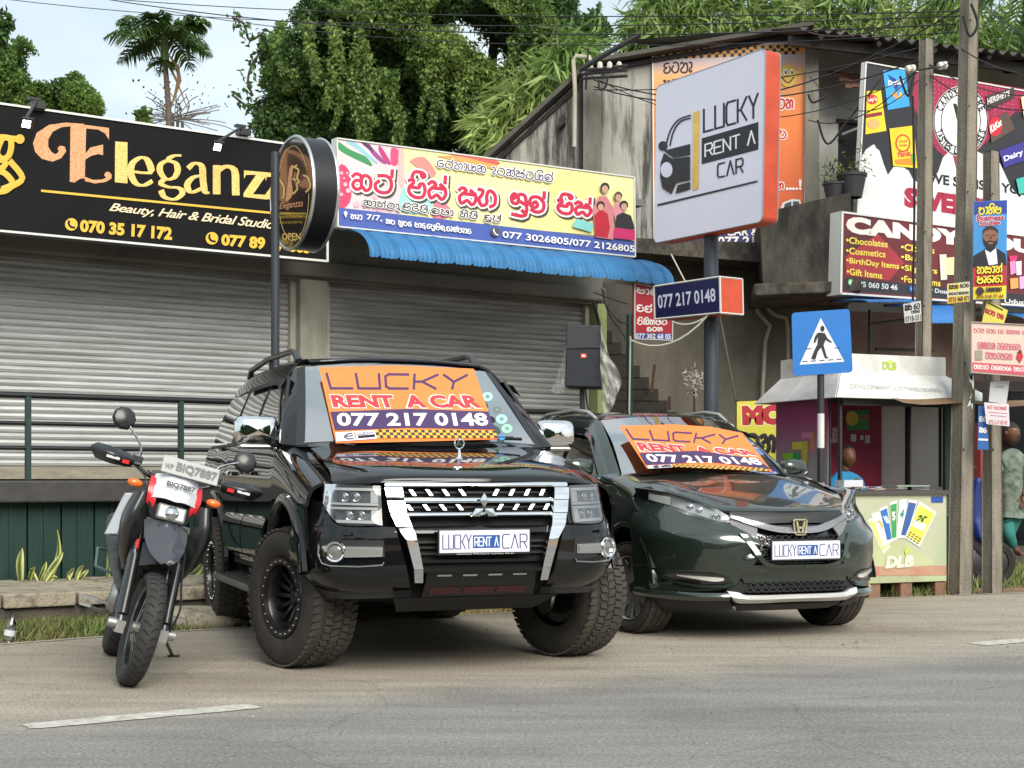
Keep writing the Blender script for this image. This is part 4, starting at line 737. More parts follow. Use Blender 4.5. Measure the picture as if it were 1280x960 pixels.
for s_, x0, y0, x1, y1, h_ in (('•Chocolates', 330, 195, 552, 218, 36), ('•Cosmetics', 330, 251, 540, 272, 36), ('•BirthDay Items', 330, 305, 612, 338, 40), ('•Gift Items', 332, 362, 522, 386, 36), ('•Clothes', 622, 232, 800, 252, 36), ('•Bags', 622, 288, 745, 300, 40), ('•Slippers', 622, 344, 815, 364, 40), ('•Food Items', 622, 402, 832, 428, 34)):
 C2_.text(s_, dz([(x0, y0), (x1, y1), (x1, y1 + h_), (x0, y0 + h_)]), yl, .02)
C2_.text('075 060 50 46', dz([(378, 432), (604, 452), (602, 482), (378, 462)]), wht, .02); C2_.text('Candy Dosent', dz([(700, 462), (905, 482), (905, 512), (700, 492)]), wht, .02); C2_.text('Udupila', dz([(1172, 526), (1330, 540), (1330, 568), (1172, 556)]), wht, .02)
C2_.poly(dz(circ(352, 439, 16, 18, 14)), C('#4fb86a'), 'app_mark'); C2_.poly(dz(circ(352, 439, 9, 10, 10)), C('#e8efe8'), 'app_mark'); C2_.poly(dz(circ(680, 474, 15, 18, 14)), C('#3f7ad8'), 'app_mark'); C2_.text('f', dz([(675, 462), (688, 463), (688, 490), (675, 489)]), wht, .04)
for l, c_ in (([(825, 292), (862, 290), (866, 425), (832, 428)], '#dcd6c8'), ([(850, 310), (905, 305), (905, 400), (862, 400)], '#e9dca8'), ([(1200, 330), (1230, 322), (1232, 390), (1204, 400)], '#e48fc0'), ([(1232, 330), (1262, 325), (1262, 400), (1236, 402)], '#f0e0e8'), ([(1200, 420), (1244, 415), (1246, 470), (1204, 476)], '#eda05a'), ([(1250, 410), (1290, 405), (1290, 470), (1252, 476)], '#e0a8d0'), ([(1195, 300), (1240, 296), (1236, 322), (1200, 326)], '#d0306a')): C2_.poly(dz(l), C(c_), 'packet_print')
pl3 = Plane(P(1050, 400, 19.2), nC); br_m = stained('brown_wash', '#76605a', '#3a2d2a', .5, (1, 1, .6), .2, 1.4)
cf = thing('shop_entrance', 'brown lower wall and dark open entrance below the candy signboard', 'shopfront', pl3.at(1150, 690))
q = [pl3.at(1040, 388), pl3.at(1420, 402)]; b = MB(); b.prism([q[0], q[1], pl3.at(1420, 478), pl3.at(1040, 476)], -pl3.n * .25); b.build('wall', br_m, cf)
for a0, a1, m_ in ((1040, 1188, br_m), (1300, 1420, br_m)):
 u0, u1 = pl3.at(a0, 476), pl3.at(a1, 478); b = MB(); b.prism([u0, u1, Vector((u1.x, u1.y, 0)), Vector((u0.x, u0.y, 0))], -pl3.n * .2); b.build('wall', m_, cf)
u0, u1 = pl3.at(1170, 470, -1.6), pl3.at(1420, 470, -1.6); b = MB(); b.prism([u0 + Vector((0, 0, .5)), u1 + Vector((0, 0, .5)), Vector((u1.x, u1.y, 0)), Vector((u0.x, u0.y, 0))], -pl3.n * .1); b.build('back_wall', mat('entrance_shade', (.035, .038, .042), .7, var=.4, vs=4), cf)  # dark colour stands in for the deep shade inside the entrance
u0, u1 = pl3.at(1180, 700, .9), pl3.at(1420, 700, .9); b = MB(); b.prism([Vector((u0.x, u0.y, .0)), Vector((u1.x, u1.y, 0)), Vector((u1.x, u1.y, .17)), Vector((u0.x, u0.y, .17))], -pl3.n * 2.6); b.build('floor_slab', conc_d, cf)
b = MB(); b.prism([pl3.at(1188, 476, .02), pl3.at(1420, 480, .02), pl3.at(1420, 492, .02), pl3.at(1188, 488, .02)], -pl3.n * .3); b.build('lintel', mat('lintel_dark', (.05, .045, .045), .8), cf)
for l in ([(1052, 392), (1052, 470)], [(1052, 410), (1188, 392)], [(1060, 440), (1130, 442)]): b = MB(); b.tube([pl3.at(*l[0], .5), pl3.at(*l[1], .5)], .022, 5); b.build('steel_bar', dk, cf)
def small_awning(x0, x1, ya, yb, lb):
 t = thing('small_awning', lb, 'awning', pC2.at((x0 + x1) / 2, yb)); A, B_ = pC2.at(x0, ya, -.3), pC2.at(x1, ya, -.3); g = []
 for i in range(61):
  p = A + (B_ - A) * i / 60; row = []
  for k in range(9): a = k / 8 * math.pi / 2; row.append(p + nC * (.62 * math.sin(a)) + Vector((0, 0, (A.z - pC2.at(x0, yb, .2).z) * (math.cos(a) - 1) + .008 * math.sin(i * 1.6))))
  g.append(row)
 b = MB(); b.grid(g); b.build('corrugated_sheet', mat('awning_blue2', '#2f6db0', .45), t, 40); b = MB(); b.tube([g[0][0], g[60][0]], .02, 5); b.build('edge_pipe', dk, t)
small_awning(1128, 1187, 379, 407, 'small blue corrugated awning behind the two concrete poles'); small_awning(1262, 1400, 390, 412, 'small blue corrugated awning at the right edge under the candy signboard')
small_awning(1060, 1126, 374, 381, 'thin blue awning edge under the left end of the candy signboard')
pot_m = mat('pot_black', (.03, .032, .035), .6); plant_m = mat('pot_plant', (.12, .17, .05), .6, island=.4)
for px, py, r_, lb in ((1031, 268, .13, 'smaller black flower pot on the balcony parapet, the left of two'), (1052, 264, .17, 'larger black flower pot on the balcony parapet, the right of two')):
 c = B2.at(px, py + 6, 1.25); t = thing('flower_pot', lb, 'pot', c); b = MB(); b.lathe([(r_ * .7, 0), (r_, r_ * 1.5), (r_ * 1.08, r_ * 1.5), (r_ * 1.08, r_ * 1.7), (r_ * .9, r_ * 1.7), (r_ * .85, r_ * 1.4), (.001, r_ * 1.4)], c, (0, 0, 1), 20); b.build('pot', pot_m, t, 40)
 n_ = 120; pp = np.array([tuple(c + Vector((random.gauss(0, r_ * .8), random.gauss(0, r_ * .6), r_ * 1.6 + abs(random.gauss(0, .16))))) for _ in range(n_)]); v_, f_ = leaves(pp, .07, .35, .5, -.3); np_obj('leaf_tuft', v_, f_, plant_m, t, kind='stuff')
pp = np.array([tuple(B2.at(985 + random.gauss(0, 3), 338 + random.gauss(0, 8), .12)) for _ in range(46)]); v_, f_ = leaves(pp, .22, .35, .2, .4); np_obj('wall_fern', v_, f_, mat('fern', (.12, .24, .05), .5, island=.3), None, label='small green fern growing from a crack under the balcony', cat='plant')
pY = Plane(P(950, 550, 17.2), Vector((.0, -1, 0))); yb, Y_ = signbox('yellow_banner', 'yellow banner with red and black lettering, half hidden behind the kiosk', 'banner', pY, (921, 502), (1046, 497), (1046, 640), (921, 640), .02, C('#d8d24a'))
Y_.text('MOBILE', ((927, 507), (1040, 503), (1040, 530), (928, 532)), C('#b51f2c'), .09, outline=1.0, om=C('#f0ecc0')); script(Y_, 'ta na va', (930, 543), (990, 542), (990, 566), (930, 567), 5.5, blk); script(Y_, 'ra na da', (932, 585), (985, 584), (985, 600), (932, 601), 3, blk)
b = MB(); b.tube([pY.at(922, 500, -.02), pY.at(922, 742, -.02)], .02, 5); b.build('prop_stick', dk, yb)
mt = thing('mop', 'white string mop standing head up against the grey wall', 'mop', Vector((P(868, 600, 17.5).x, 17.5, 0))); b = MB(); q = P(868, 600, 17.5); b.tube([(q.x, q.y, 0), P(868, 485, 17.5)], .012, 6); b.build('handle', dk, mt)
n_ = 260; c = P(869, 478, 17.5); pp = np.array([tuple(c + Vector((random.gauss(0, .045), random.gauss(0, .04), random.gauss(0, .07)))) for _ in range(n_)]); v_, f_ = leaves(pp, .09, .15, 0, .4); np_obj('mop_strings', v_, f_, mat('mop_white', '#bdb9b0', .9), mt, kind='stuff')
# speaker on a stand with a torn clear cover
q = P(732, 600, 15.6); gx = Vector((q.x, q.y, 0)); sp = thing('loudspeaker', 'black loudspeaker on a stand wrapped in torn clear plastic beside the shutter', 'speaker', gx); SY = 15.6
b = MB(); b.tube([gx, P(727, 470, SY)], .025, 8); b.build('stand_pole', dk, sp, 60)
for a in (0, 120, 240): b = MB(); b.tube([gx + Vector((0, 0, .9)), gx + Vector((.45 * math.cos(R(a)), .45 * math.sin(R(a)), .02))], .012, 5); b.build('stand_leg', dk, sp)
cab = lambda x, y, d=0: P(x, y, SY - .18 + d)
b = MB(); fr_ = [cab(708, 405), cab(750, 407), cab(751, 435), cab(752, 485), cab(706, 484), cab(707, 432)]; b.prism(fr_, Vector((.05, .32, 0))); b.build('cabinet', mat('speaker_black', (.018, .02, .024), .6, bump=.3, bs=90), sp, bevel=.012)
b = MB(); b.prism([cab(709, 437, -.012), cab(750, 438, -.012), cab(751, 483, -.012), cab(707, 482, -.012)], Vector((0, .012, 0))); b.build('grille', mat('grille_black', (.028, .032, .04), .8, bump=.8, bs=160), sp)
b = MB(); b.prism([cab(726, 442, -.016), cab(733, 442, -.016), cab(733, 447.5, -.016), cab(726, 447.5, -.016)], Vector((0, .004, 0))); b.build('maker_badge', mat('badge_orange', '#d8482a', .4), sp)
js = Sheet(Plane(cab(730, 445, -.021), (0, -1, 0)), sp); js.text('JBL', ((727, 443.4), (732.4, 443.4), (732.4, 446.4), (727, 446.4)), C('#f0e8e0'), .05)
b = MB(); g = [[cab(701 + i * 8 - .5, 432 + .6 * math.sin(i) + k * 3, -.02) for k in range(2)] for i in range(8)]; b.grid(g); b.build('tape_band', dk, sp)
film = film_mat('plastic_film')
def film_sheet(pts0, pts1, nm='plastic_cover'):
 b = MB(); a, c = cr([P(x, y, SY - .25 + d) for x, y, d in pts0], 5), cr([P(x, y, SY - .25 + d) for x, y, d in pts1], 5); g = []
 for k in range(9):
  t = k / 8; g.append([p * (1 - t) + q_ * t + Vector((0, .035 * math.sin(k * 2.3 + i * .5), .01 * math.sin(i * .9 + k))) for i, (p, q_) in enumerate(zip(a, c))])
 b.grid(g); b.build(nm, film, sp, 60)
film_sheet([(706, 436, 0), (702, 450, .05), (696, 470, .1), (688, 490, .1)], [(708, 436, 0), (707, 455, 0), (706, 478, 0), (704, 492, 0)]); film_sheet([(751, 404, 0), (756, 425, 0), (764, 455, 0), (776, 478, .1)], [(750, 470, 0), (753, 480, 0), (758, 500, .05), (763, 508, .1)])
film_sheet([(752, 440, 0), (765, 450, 0), (775, 470, 0), (777, 480, 0)], [(752, 484, .05), (752, 500, .1), (755, 515, .1), (757, 530, .1)])
for l in ([(752, 360), (760, 390), (775, 412), (784, 425)], [(755, 362), (757, 380), (772, 400), (786, 405)], [(742, 365), (760, 372), (785, 380)], [(730, 470), (734, 505), (738, 520)]):
 cable('loose_wire', {752: 'black wire hanging from the awning end to the post, lowest', 755: 'black wire bundle crossing towards the green post', 742: 'short wire under the awning bracket', 730: 'black wire dangling below the loudspeaker'}[l[0][0]], 'wire', cr([P(x, y, 15.6) for x, y in l], 4), .008, dk)
# concrete utility poles, notices, wires
pole_c = stained('pole_conc', '#8f887a', '#4a443a', .6, (3, 3, .5), .7, 3, (.45, .66))
def upole(name, label, px0, px1, yb, Y, px_top0, px_top1, ytop, zb=0):
 a, c = P(px0, yb, Y), P(px1, yb, Y); d, e = P(px_top0, ytop, Y), P(px_top1, ytop, Y); ztop = d.z
 cb = (a + c) / 2; cb.z = zb; ct_ = (d + e) / 2; ct_.z = ztop; wb = (c - a).length / 2 * .92; wt = (e - d).length / 2 * .92
 t = thing(name, label, 'pole', cb, 'concrete power poles by the kiosk'); b = MB(); rings = []
 ang = R(32)
 for k in range(13):
  f = k / 12; w_ = wb + (wt - wb) * f; c_ = cb + (ct_ - cb) * f; r = []
  for sx_, sy_ in ((-1, -1), (1, -1), (1, 1), (-1, 1)):
   for o in ((sx_ * .82, sy_) if sx_ * sy_ > 0 else (sx_, sy_ * .82), (sx_, sy_ * .82) if sx_ * sy_ > 0 else (sx_ * .82, sy_)):
    x, y = o[0] * w_ * .75, o[1] * w_ * .75; r.append(c_ + Vector((x * math.cos(ang) - y * math.sin(ang) + random.uniform(-.002, .002), x * math.sin(ang) + y * math.cos(ang), 0)))
  rings.append(r)
 b.grid(rings, True); b.f.append(tuple(range(12 * 8, 13 * 8))); b.build('shaft', pole_c, t, 30)
 for k in range(int((ztop - 1) / .42)):
  f = (1 + k * .42) / ztop; c_ = cb + (ct_ - cb) * f + Vector((-.02, -(wb * .93), 0)); q = MB(); q.lathe([(.001, 0), (.011, 0)], c_, (.45, -1, 0), 8)
  if k % 2: q.build('bolt_hole', void_m, t)
 return t, cb, ct_
uA, A0, A1 = upole('power_pole', 'slimmer weathered concrete pole standing farther back, leftmost of three', 1139, 1164, 560, 17.0, 1148, 1168, 50)
uB, B0, B1 = upole('power_pole', 'tallest concrete pole in the middle with peeling posters, running out of the picture', 1183, 1217, 742, 14.67, 1200, 1225, -60)
uC, C0_, C1_ = upole('power_pole', 'short concrete pole at the right carrying the portrait poster', 1226, 1255, 741, 14.75, 1228, 1250, 190)
ins = mat('insulator', '#c9c4b8', .3)
for px, py in ((1138, 86), (1178, 82)):
 c = P(px, py, 16.8); b = MB(); b.lathe([(.001, -.06), (.04, -.05), (.045, -.01), (.025, 0), (.045, .012), (.04, .05), (.001, .06)], c, (1, .2, .2), 12); o = b.build('insulator', ins, uA, 50)
b = MB(); b.tube([P(1132, 90, 16.8), P(1184, 82, 16.8)], .012, 5); b.build('bracket', dk, uA)
def notice(label, Y, c4, m, n=None, tilt=0, thick=.006, cat='notice', frame=None, nm='notice'):
 pl = Plane(P(c4[0][0], c4[0][1], Y), n or Vector((-.25, -.97, 0))); t, s_ = signbox(nm, label, cat, pl, *c4, thick, m, m, frame, 1.0); return s_
s_ = notice('white paper notice on the left concrete pole', 16.7, [(1129, 380), (1151, 376), (1152, 401), (1131, 404)], C('#d5d5d0')); script(s_, 'u ka sa _ ra ta'.replace('u ', ''), (1131, 382), (1150, 379), (1150, 386), (1131, 389), 1.5, blk); s_.text('0718-551', ((1131.5, 396), (1151, 393), (1151, 400), (1132, 403)), blk, .02); script(s_, 'ma na ra', (1139, 388.5), (1150, 387), (1150, 391), (1139, 392), .9, blk)
s_ = notice('yellow and white notice reading 0715 468 471 on the middle pole', 14.35, [(1184, 355), (1212, 352), (1212, 377), (1184, 380)], C('#d3cfae')); s_.poly([(1185, 356), (1199, 354.5), (1199, 363), (1185, 364)], C('#dcc83c'), 'band'); script(s_, 'ka sa la', (1186, 356.5), (1198, 355.5), (1198, 361), (1186, 362), 1.2, blk); script(s_, 'ra ta ra', (1200, 355), (1211, 354), (1211, 359), (1200, 360), 1.1, blk); script(s_, 'na ma ta la ha na', (1186, 366), (1211, 364), (1211, 367.5), (1186, 369), .8, blk); s_.poly([(1184.5, 371.5), (1211.5, 369), (1211.5, 376.6), (1184.5, 379.4)], C('#dcb23c'), 'band'); s_.text('0715 468 471', ((1186, 371.8), (1211, 369.6), (1211, 376), (1186, 378.4)), blk, .04)
s_ = notice('blue, red and yellow business studies poster with a bearded man in a suit', 14.4, [(1217, 252), (1259, 250), (1258, 374), (1216, 375)], C('#3d8fd0'), nm='portrait_poster', cat='poster')
s_.poly([(1217.5, 252.5), (1258.5, 250.5), (1258.5, 267), (1217.5, 269)], C('#28409a'), 'band'); s_.poly([(1216.5, 333), (1258, 330), (1258, 357), (1216.5, 359)], C('#c0242c'), 'band'); s_.poly([(1216.5, 359), (1258, 357), (1257.5, 373.5), (1216.5, 374.5)], C('#e2d02c'), 'band')
script2(s_, 'va aa na i ja'.replace('ja', 'pa'), ((1223, 259), (1252, 257.5), (1252, 267), (1223, 268.5)), 1.8, C('#e8d83c'), C('#2a1a3a'), 1.0); s_.text('Business', ((1221, 269), (1255, 268), (1255, 275), (1221, 277)), C('#b02a5a'), .04, outline=.5, om=white_p); s_.text('Studies', ((1224, 276), (1250, 275), (1250, 281), (1224, 283)), C('#b02a5a'), .04, outline=.5, om=white_p)
s_.poly([(1216.5, 330), (1217, 320), (1227, 314), (1233, 310), (1243, 309), (1250, 313), (1257, 318), (1258, 331), (1216.5, 334)], C('#1b1c26'), 'portrait'); s_.poly([(1231, 312), (1238, 316), (1245, 310), (1247, 330), (1236, 332)], C('#dfe3ee'), 'portrait'); s_.poly(circ(1238, 296, 9.4, 12.5, 20), C('#8d5f48'), 'portrait'); s_.poly([(1229, 298), (1232, 302), (1238, 300.5), (1244, 302), (1247, 297), (1246.5, 305), (1243, 310), (1238, 312), (1233, 310), (1229.6, 304)], C('#221a18'), 'portrait'); s_.poly([(1228.6, 293), (1229, 287), (1233, 283.5), (1238, 282.6), (1244, 284), (1247.5, 288), (1247.6, 293), (1244, 288.5), (1237, 287), (1231, 289)], C('#2a2220'), 'portrait'); s_.polys([[(1232, 294), (1236, 293.4), (1236, 294.8), (1232, 295.2)], [(1240, 293.4), (1244.5, 293.8), (1244.5, 295), (1240, 294.8)], [(1237.4, 295), (1239.2, 295), (1239.6, 299), (1237, 299)]], C('#4a2f26'), 'portrait'); s_.poly([(1235, 303.4), (1241.4, 303.2), (1240.6, 305), (1236, 305)], C('#a8706a'), 'portrait')
for w_, y in (('ha sa aa na hal', 334), ('pa e ra e ra aa', 346)): script2(s_, w_, ((1221, y), (1253, y - 2), (1253, y + 7), (1221, y + 9)), 1.7, C('#ecdc3c'), C('#3a1a1a'), .9)
s_.poly(circ(1225, 364, 5, 5, 14), C('#3a2a30'), 'logo'); script(s_, 'ta ka na ma ya aa', (1232, 360), (1252, 359), (1252, 364), (1232, 365), 1.2, blk); s_.text('076 918 77 44', ((1221, 369), (1254, 368), (1254, 372.4), (1221, 373.4)), C('#7a3a1a'), .03)
s_ = notice('tilted yellow notice with red script tucked behind the pink sign', 14.42, [(1234, 375), (1260, 388), (1255, 404), (1227, 404)], C('#ddd058')); script(s_, 'ka ta ma _ ma la', (1232, 385), (1255, 394), (1254, 400), (1231, 391), 1.6, C('#a8283a')); s_.poly([(1235, 377.5), (1254, 387), (1253.4, 388.6), (1234.4, 379)], blk, 'rule')
s_ = notice('wide pale sign with faded pink script and a small three wheeler picture', 14.3, [(1214, 402), (1330, 408), (1330, 475), (1214, 466)], mat('faded_sign', '#cdc6b2', .5, var=.3, vs=3, col2='#d8bdb0'), cat='sign', nm='faded_sign', thick=.02, frame=C('#b9a9a0'))
pk = C('#c96a74'); script(s_, 'va ta ma _ ra ma da _ da ra _ ka ha sa na _ ra ma sa', (1217, 410), (1290, 414), (1290, 419), (1217, 416), 1.1, pk); script2(s_, 'da na ka ra va na _ ta ra e ra va da ra ra va', ((1222, 427), (1276, 430), (1276, 438), (1222, 436)), 1.4, pk, C('#e6cfc4'), .9); script2(s_, 'ga ma va ta ma ra e la', ((1232, 440), (1266, 442), (1266, 450), (1232, 448)), 1.5, pk, C('#e6cfc4'), .9)
s_.poly([(1215, 453), (1329, 460), (1329, 473), (1215, 464)], C('#cf5a6a'), 'band'); script(s_, 'ma ra va aa ta _ ta ra e ra va da ra _ ma va ta _ na ta ha da', (1217, 455.5), (1300, 461), (1300, 466), (1217, 461), 1.0, white_p); s_.poly([(1270, 448), (1272, 440), (1277, 438), (1279, 446), (1275, 454)], C('#c8323a'), 'print'); s_.poly([(1271, 441), (1276, 437), (1276, 442)], C('#3a3438'), 'print'); s_.poly([(1219, 438), (1228, 438), (1228, 450), (1219, 450)], C('#a49a8c'), 'print')
s_ = notice('crumpled white paper flapping above the pink phone notice', 14.38, [(1238, 477), (1262, 476), (1258, 505), (1236, 502)], C('#cfcfcf')); script(s_, 'ta na ra', (1243, 482), (1255, 482), (1255, 485), (1243, 485), .6, C('#8a8a90'))
s_ = notice('white note with pink script and phone number on the right pole', 14.36, [(1230, 503), (1261, 505), (1262, 533), (1233, 530)], C('#dcd4d8')); script(s_, 'ra ta hal _ va aa ta na ka hal', (1234, 507), (1258, 509), (1258, 513), (1234, 511), 1.0, pk); s_.text('072 5 67 85 85', ((1236, 525), (1259, 526), (1259, 531), (1236, 530)), pk, .02); s_.ribbons([[(1236, 515), (1259, 517)], [(1238, 519), (1258, 521)]], .7, pk, sm=1)
s_ = notice('blue and white notice wrapped low on the right pole', 14.42, [(1223, 507), (1233, 508), (1236, 562), (1222, 562)], C('#2f62a8')); script(s_, 'ra ra', (1224, 520), (1233, 521), (1233, 527), (1224, 527), 1.4, white_p); script(s_, 'ka ra', (1224, 534), (1233, 535), (1233, 541), (1224, 541), 1.4, white_p); s_.poly([(1223, 548), (1235, 548.6), (1235, 551), (1223, 550.4)], white_p, 'band')
for k, (a, c_) in enumerate((((1212, 505), '#b8c4c4'), ((1214, 480), '#c9cfc9'), ((1213, 462), '#a9bcc4'))):
 q = P(a[0], a[1], 14.38); b = MB(); b.add([q + Vector((random.uniform(-.03, .03), -.005 * k, random.uniform(-.12, .12))) for _ in range(5)], [(0, 1, 2), (0, 2, 3), (0, 3, 4)]); b.build('paper_scrap', C(c_), uB)
wire_m = mat('wire_black', (.018, .018, .02), .6)
wires = [((1200, 14, 14.6), (-60, -22, 26), .010, .25), ((1200, 20, 14.6), (-60, -10, 27), .010, .3), ((1196, 30, 14.7), (60, -14, 24), .012, .35), ((1196, 40, 14.7), (200, 12, 22), .009, .3), ((1148, 60, 17), (742, 112, 19.5), .012, .15), ((1148, 75, 17), (742, 100, 19.4), .014, .35), ((1148, 90, 17), (740, 95, 19.4), .010, .55), ((1200, 10, 14.6), (742, 108, 19.4), .014, .5), ((1202, -20, 14.6), (900, -40, 19), .012, .2), ((1215, -10, 14.7), (1330, 60, 12), .012, .1), ((1160, 80, 17), (1330, 116, 15), .010, .15), ((1160, 92, 17), (1330, 130, 15), .012, .2), ((1200, 60, 14.7), (1330, 92, 13), .010, .1), ((1148, 85, 16.9), (1010, 150, 19), .012, .25), ((1148, 100, 16.9), (1012, 95, 19), .010, .4), ((1200, -30, 14.6), (1010, 40, 18), .012, .25), ((1162, 80, 17), (1200, 60, 14.7), .010, .1)]
for i, (a, c, r_, sg_) in enumerate(wires): cable('overhead_wire', 'thin black overhead wire in the tangle strung from the concrete poles', 'wire', [P(*a), P(*c)], r_ * .62, wire_m, sg_, 14, 'overhead wires tangled round the poles')
for l, lb in (([(1022, 150), (1035, 180), (1060, 150), (1085, 120), (1100, 100)], 'drooping cable loop under the old roof corner'), ([(1010, 118), (1016, 128), (1030, 122)], 'small cable loop at the pillar top'), ([(1204, 20), (1212, 45), (1222, 30), (1214, 5)], 'coiled cable hanging at the top of the tallest pole'), ([(1125, 95), (1135, 120), (1142, 95)], 'little cable loop by the insulators'), ([(1141, 120), (1143, 250), (1141, 376)], 'thin cable running down the left pole'), ([(760, 95), (757, 108), (750, 112), (748, 100)], 'cable curl at the gable bracket'), ([(724, 88), (760, 66), (800, 44)], 'rusty diagonal strut above the gable bracket')):
 cable('cable_loop', lb, 'cable', cr([P(x, y, 18.4 if x < 1100 else 14.5 if x > 1190 else 16.6) for x, y in l], 6), .014 if 'strut' not in lb else .035, wire_m)
bkt = thing('wire_bracket', 'rusty iron bracket with a row of insulators on top of the gable corner', 'bracket', P(742, 92, 19.2))
for dy in (0, 6, 13): b = MB(); b.tube([P(728, 88 + dy * .8, 19.2), P(784, 82 + dy, 18.9)], .02, 5); b.build('bar', dk, bkt)
for x in (738, 750, 762, 774): b = MB(); b.lathe([(.001, 0), (.035, .01), (.035, .07), (.015, .09)], P(x, 86, 19.0), (0, 0, 1), 8); b.build('insulator', ins, bkt, 40)
b = MB(); b.tube([P(732, 112, 19.3), P(735, 60, 19.3)], .015, 5); b.build('upright', dk, bkt)
# pedestrian crossing sign
cp = Plane(P(1028, 430, 14.1), Vector((-.08, -1, 0))); bx_ = P(1026, 600, 14.15); zs = thing('crossing_sign', 'blue square pedestrian crossing sign on a black and white banded pole', 'sign', Vector((bx_.x, bx_.y, 0)))
c4 = [(989.5, 391), (1062, 386), (1066, 465.5), (991.5, 470)]; m = quadmap([cp.at(*p) for p in c4]); pts = []
for cx_, cy_, a0 in ((.06, .06, 180), (.94, .06, 270), (.94, .94, 0), (.06, .94, 90)):
 for k in range(5): a = R(a0 + 22.5 * k); pts.append(m(cx_ + .06 * math.cos(a), cy_ + .06 * math.sin(a)))
b = MB(); b.prism(pts, -cp.n * .012); b.build('sign_plate', mat('sign_blue', '#1d72c0', .35, var=.15, vs=5), zs)
Z_ = Sheet(cp, zs); hz_ = lambda l: [(940 + x / 2.526, 380 + y / 2.526) for x, y in l]
Z_.poly(hz_([(217, 44), (150, 192), (292, 182)]), C('#d9dee2'), 'triangle');
for l in ([(221, 68), (216, 74), (215, 82), (220, 88), (227, 86), (229, 78), (227, 70)], [(214, 90), (230, 92), (238, 108), (252, 120), (250, 124), (232, 114), (226, 130), (236, 166), (240, 168), (240, 172), (230, 172), (218, 138), (208, 150), (200, 176), (186, 174), (196, 148), (206, 128), (208, 104), (200, 122), (194, 124), (198, 104), (206, 92)]): Z_.poly(hz_(l), blk, 'walking_figure')
Z_.ribbons([hz_([(160 + k * 27, 182 - k * 1.7), (174 + k * 27, 181 - k * 1.7)]) for k in range(5)] + [hz_([(172 + k * 30, 142 - k), (186 + k * 30, 141 - k)]) for k in (0, 3)] , 1.1, blk, 'stripe', sm=1)
y = 378.0; z0 = P(1026, 468, 14.15).z; k = 0; zz = z0 + .35
bands = [(zz, P(1026, 517, 14.15).z), (P(1026, 517, 14.15).z, P(1026, 560, 14.15).z)]; q = bands[-1][1]
while q > 0: bands.append((q, max(0, q - .33))); q -= .33
for i, (z1_, z2_) in enumerate(bands): b = MB(); b.tube([(bx_.x, bx_.y, z2_), (bx_.x, bx_.y, z1_)], .034, 14, False); b.build('pole_band', mat('band_black', (.02, .02, .022), .5) if i % 2 == 0 else mat('band_white', '#d0d0cc', .5, var=.2), zs, 60)
# lottery kiosk
KO = Vector((3.19, 14.48, 0)); ka, kb = Vector((.913, .408, 0)), Vector((-.408, .913, 0)); kf = Plane(KO - kb * .002, -kb)
def K(a, b_, z): return KO + ka * a + kb * b_ + Vector((0, 0, z))
def kbox(a0, a1, b0, b1, z0, z1): return MB().obox(K((a0 + a1) / 2, (b0 + b1) / 2, (z0 + z1) / 2), ka * ((a1 - a0) / 2), kb * ((b1 - b0) / 2), (0, 0, (z1 - z0) / 2))
kk = thing('lottery_kiosk', 'small roadside lottery kiosk with white roof, magenta inside and a printed counter', 'kiosk', KO.copy())
Wk, Dk = 1.34, 1.06; zr = P(1050, 495, 14.48).z
kw_ = mat('kiosk_white', '#dfe0de', .45, var=.25, vs=4, col2='#bdbcb6'); pst = mat('kiosk_post', (.02, .022, .022), .5); kg = mat('kiosk_green', '#2f4a45', .5, var=.3)
kp = bpy.data.materials.new('kiosk_print'); kp.use_nodes = True; t = kp.node_tree; bsd = t.nodes['Principled BSDF']; bsd.inputs['Roughness'].default_value = .45
co = t.nodes.new('ShaderNodeTexCoord'); sx = t.nodes.new('ShaderNodeSeparateXYZ'); rm = t.nodes.new('ShaderNodeValToRGB'); t.links.new(co.outputs['Object'], sx.inputs[0]); mr_ = t.nodes.new('ShaderNodeMapRange'); mr_.inputs[1].default_value = .9; mr_.inputs[2].default_value = 1.95; t.links.new(sx.outputs[2], mr_.inputs[0]); t.links.new(mr_.outputs[0], rm.inputs[0]); t.links.new(rm.outputs[0], bsd.inputs['Base Color']); e_ = rm.color_ramp.elements; e_[0].color = srgb('#7d7f80'); e_[0].position = .3; e_[1].color = srgb('#8e2560'); e_[1].position = .8
b = kbox(-.02, 0, .17, Dk, .1, zr); b.build('side_panel', kp, kk); mag = mat('kiosk_magenta', '#98203f', .5, var=.2, vs=2)
kbox(0, Wk, Dk, Dk + .02, .1, zr).build('back_panel', mag, kk); kbox(Wk - .01, Wk, 0, Dk, .1, zr).build('right_panel', mat('kiosk_frosted', '#dfe4e2', .8, trans=.75), kk)
kbox(Wk - .015, Wk - .01, .1, .14, 1.05, zr).build('door_stile', pst, kk); kbox(Wk - .02, Wk - .01, .62, .66, 1.05, zr).build('door_stile', pst, kk)
for a, b_, w_ in ((0, 0, .025), (Wk - .04, 0, .05), (0, Dk - .03, .02), (.86, .02, .016), (0, .17, .012), (Wk + .03, .06, .055)): kbox(a - w_ / 2, a + w_ / 2, b_ - .02, b_ + .02, .1, zr).build('corner_post', kg if w_ > .04 else pst, kk)
kbox(-.03, Wk + .05, -.06, Dk + .06, zr, zr + .03).build('ceiling', pst, kk); kbox(.0, Wk, -.05, -.02, zr - .09, zr).build('valance', pst, kk)
kbox(0, Wk, 0, Dk, .1, .14).build('floor_panel', conc_d, kk)
z0s, z1s, z2s = zr + .02, P(1050, 468, 14.3).z + .03, P(1050, 443, 14.3).z + .03
def ring(e, z, fx=0): return [K(-e, -e, z), K(Wk + e + fx, -e, z), K(Wk + e + fx, Dk + e, z), K(-e, Dk + e, z)]
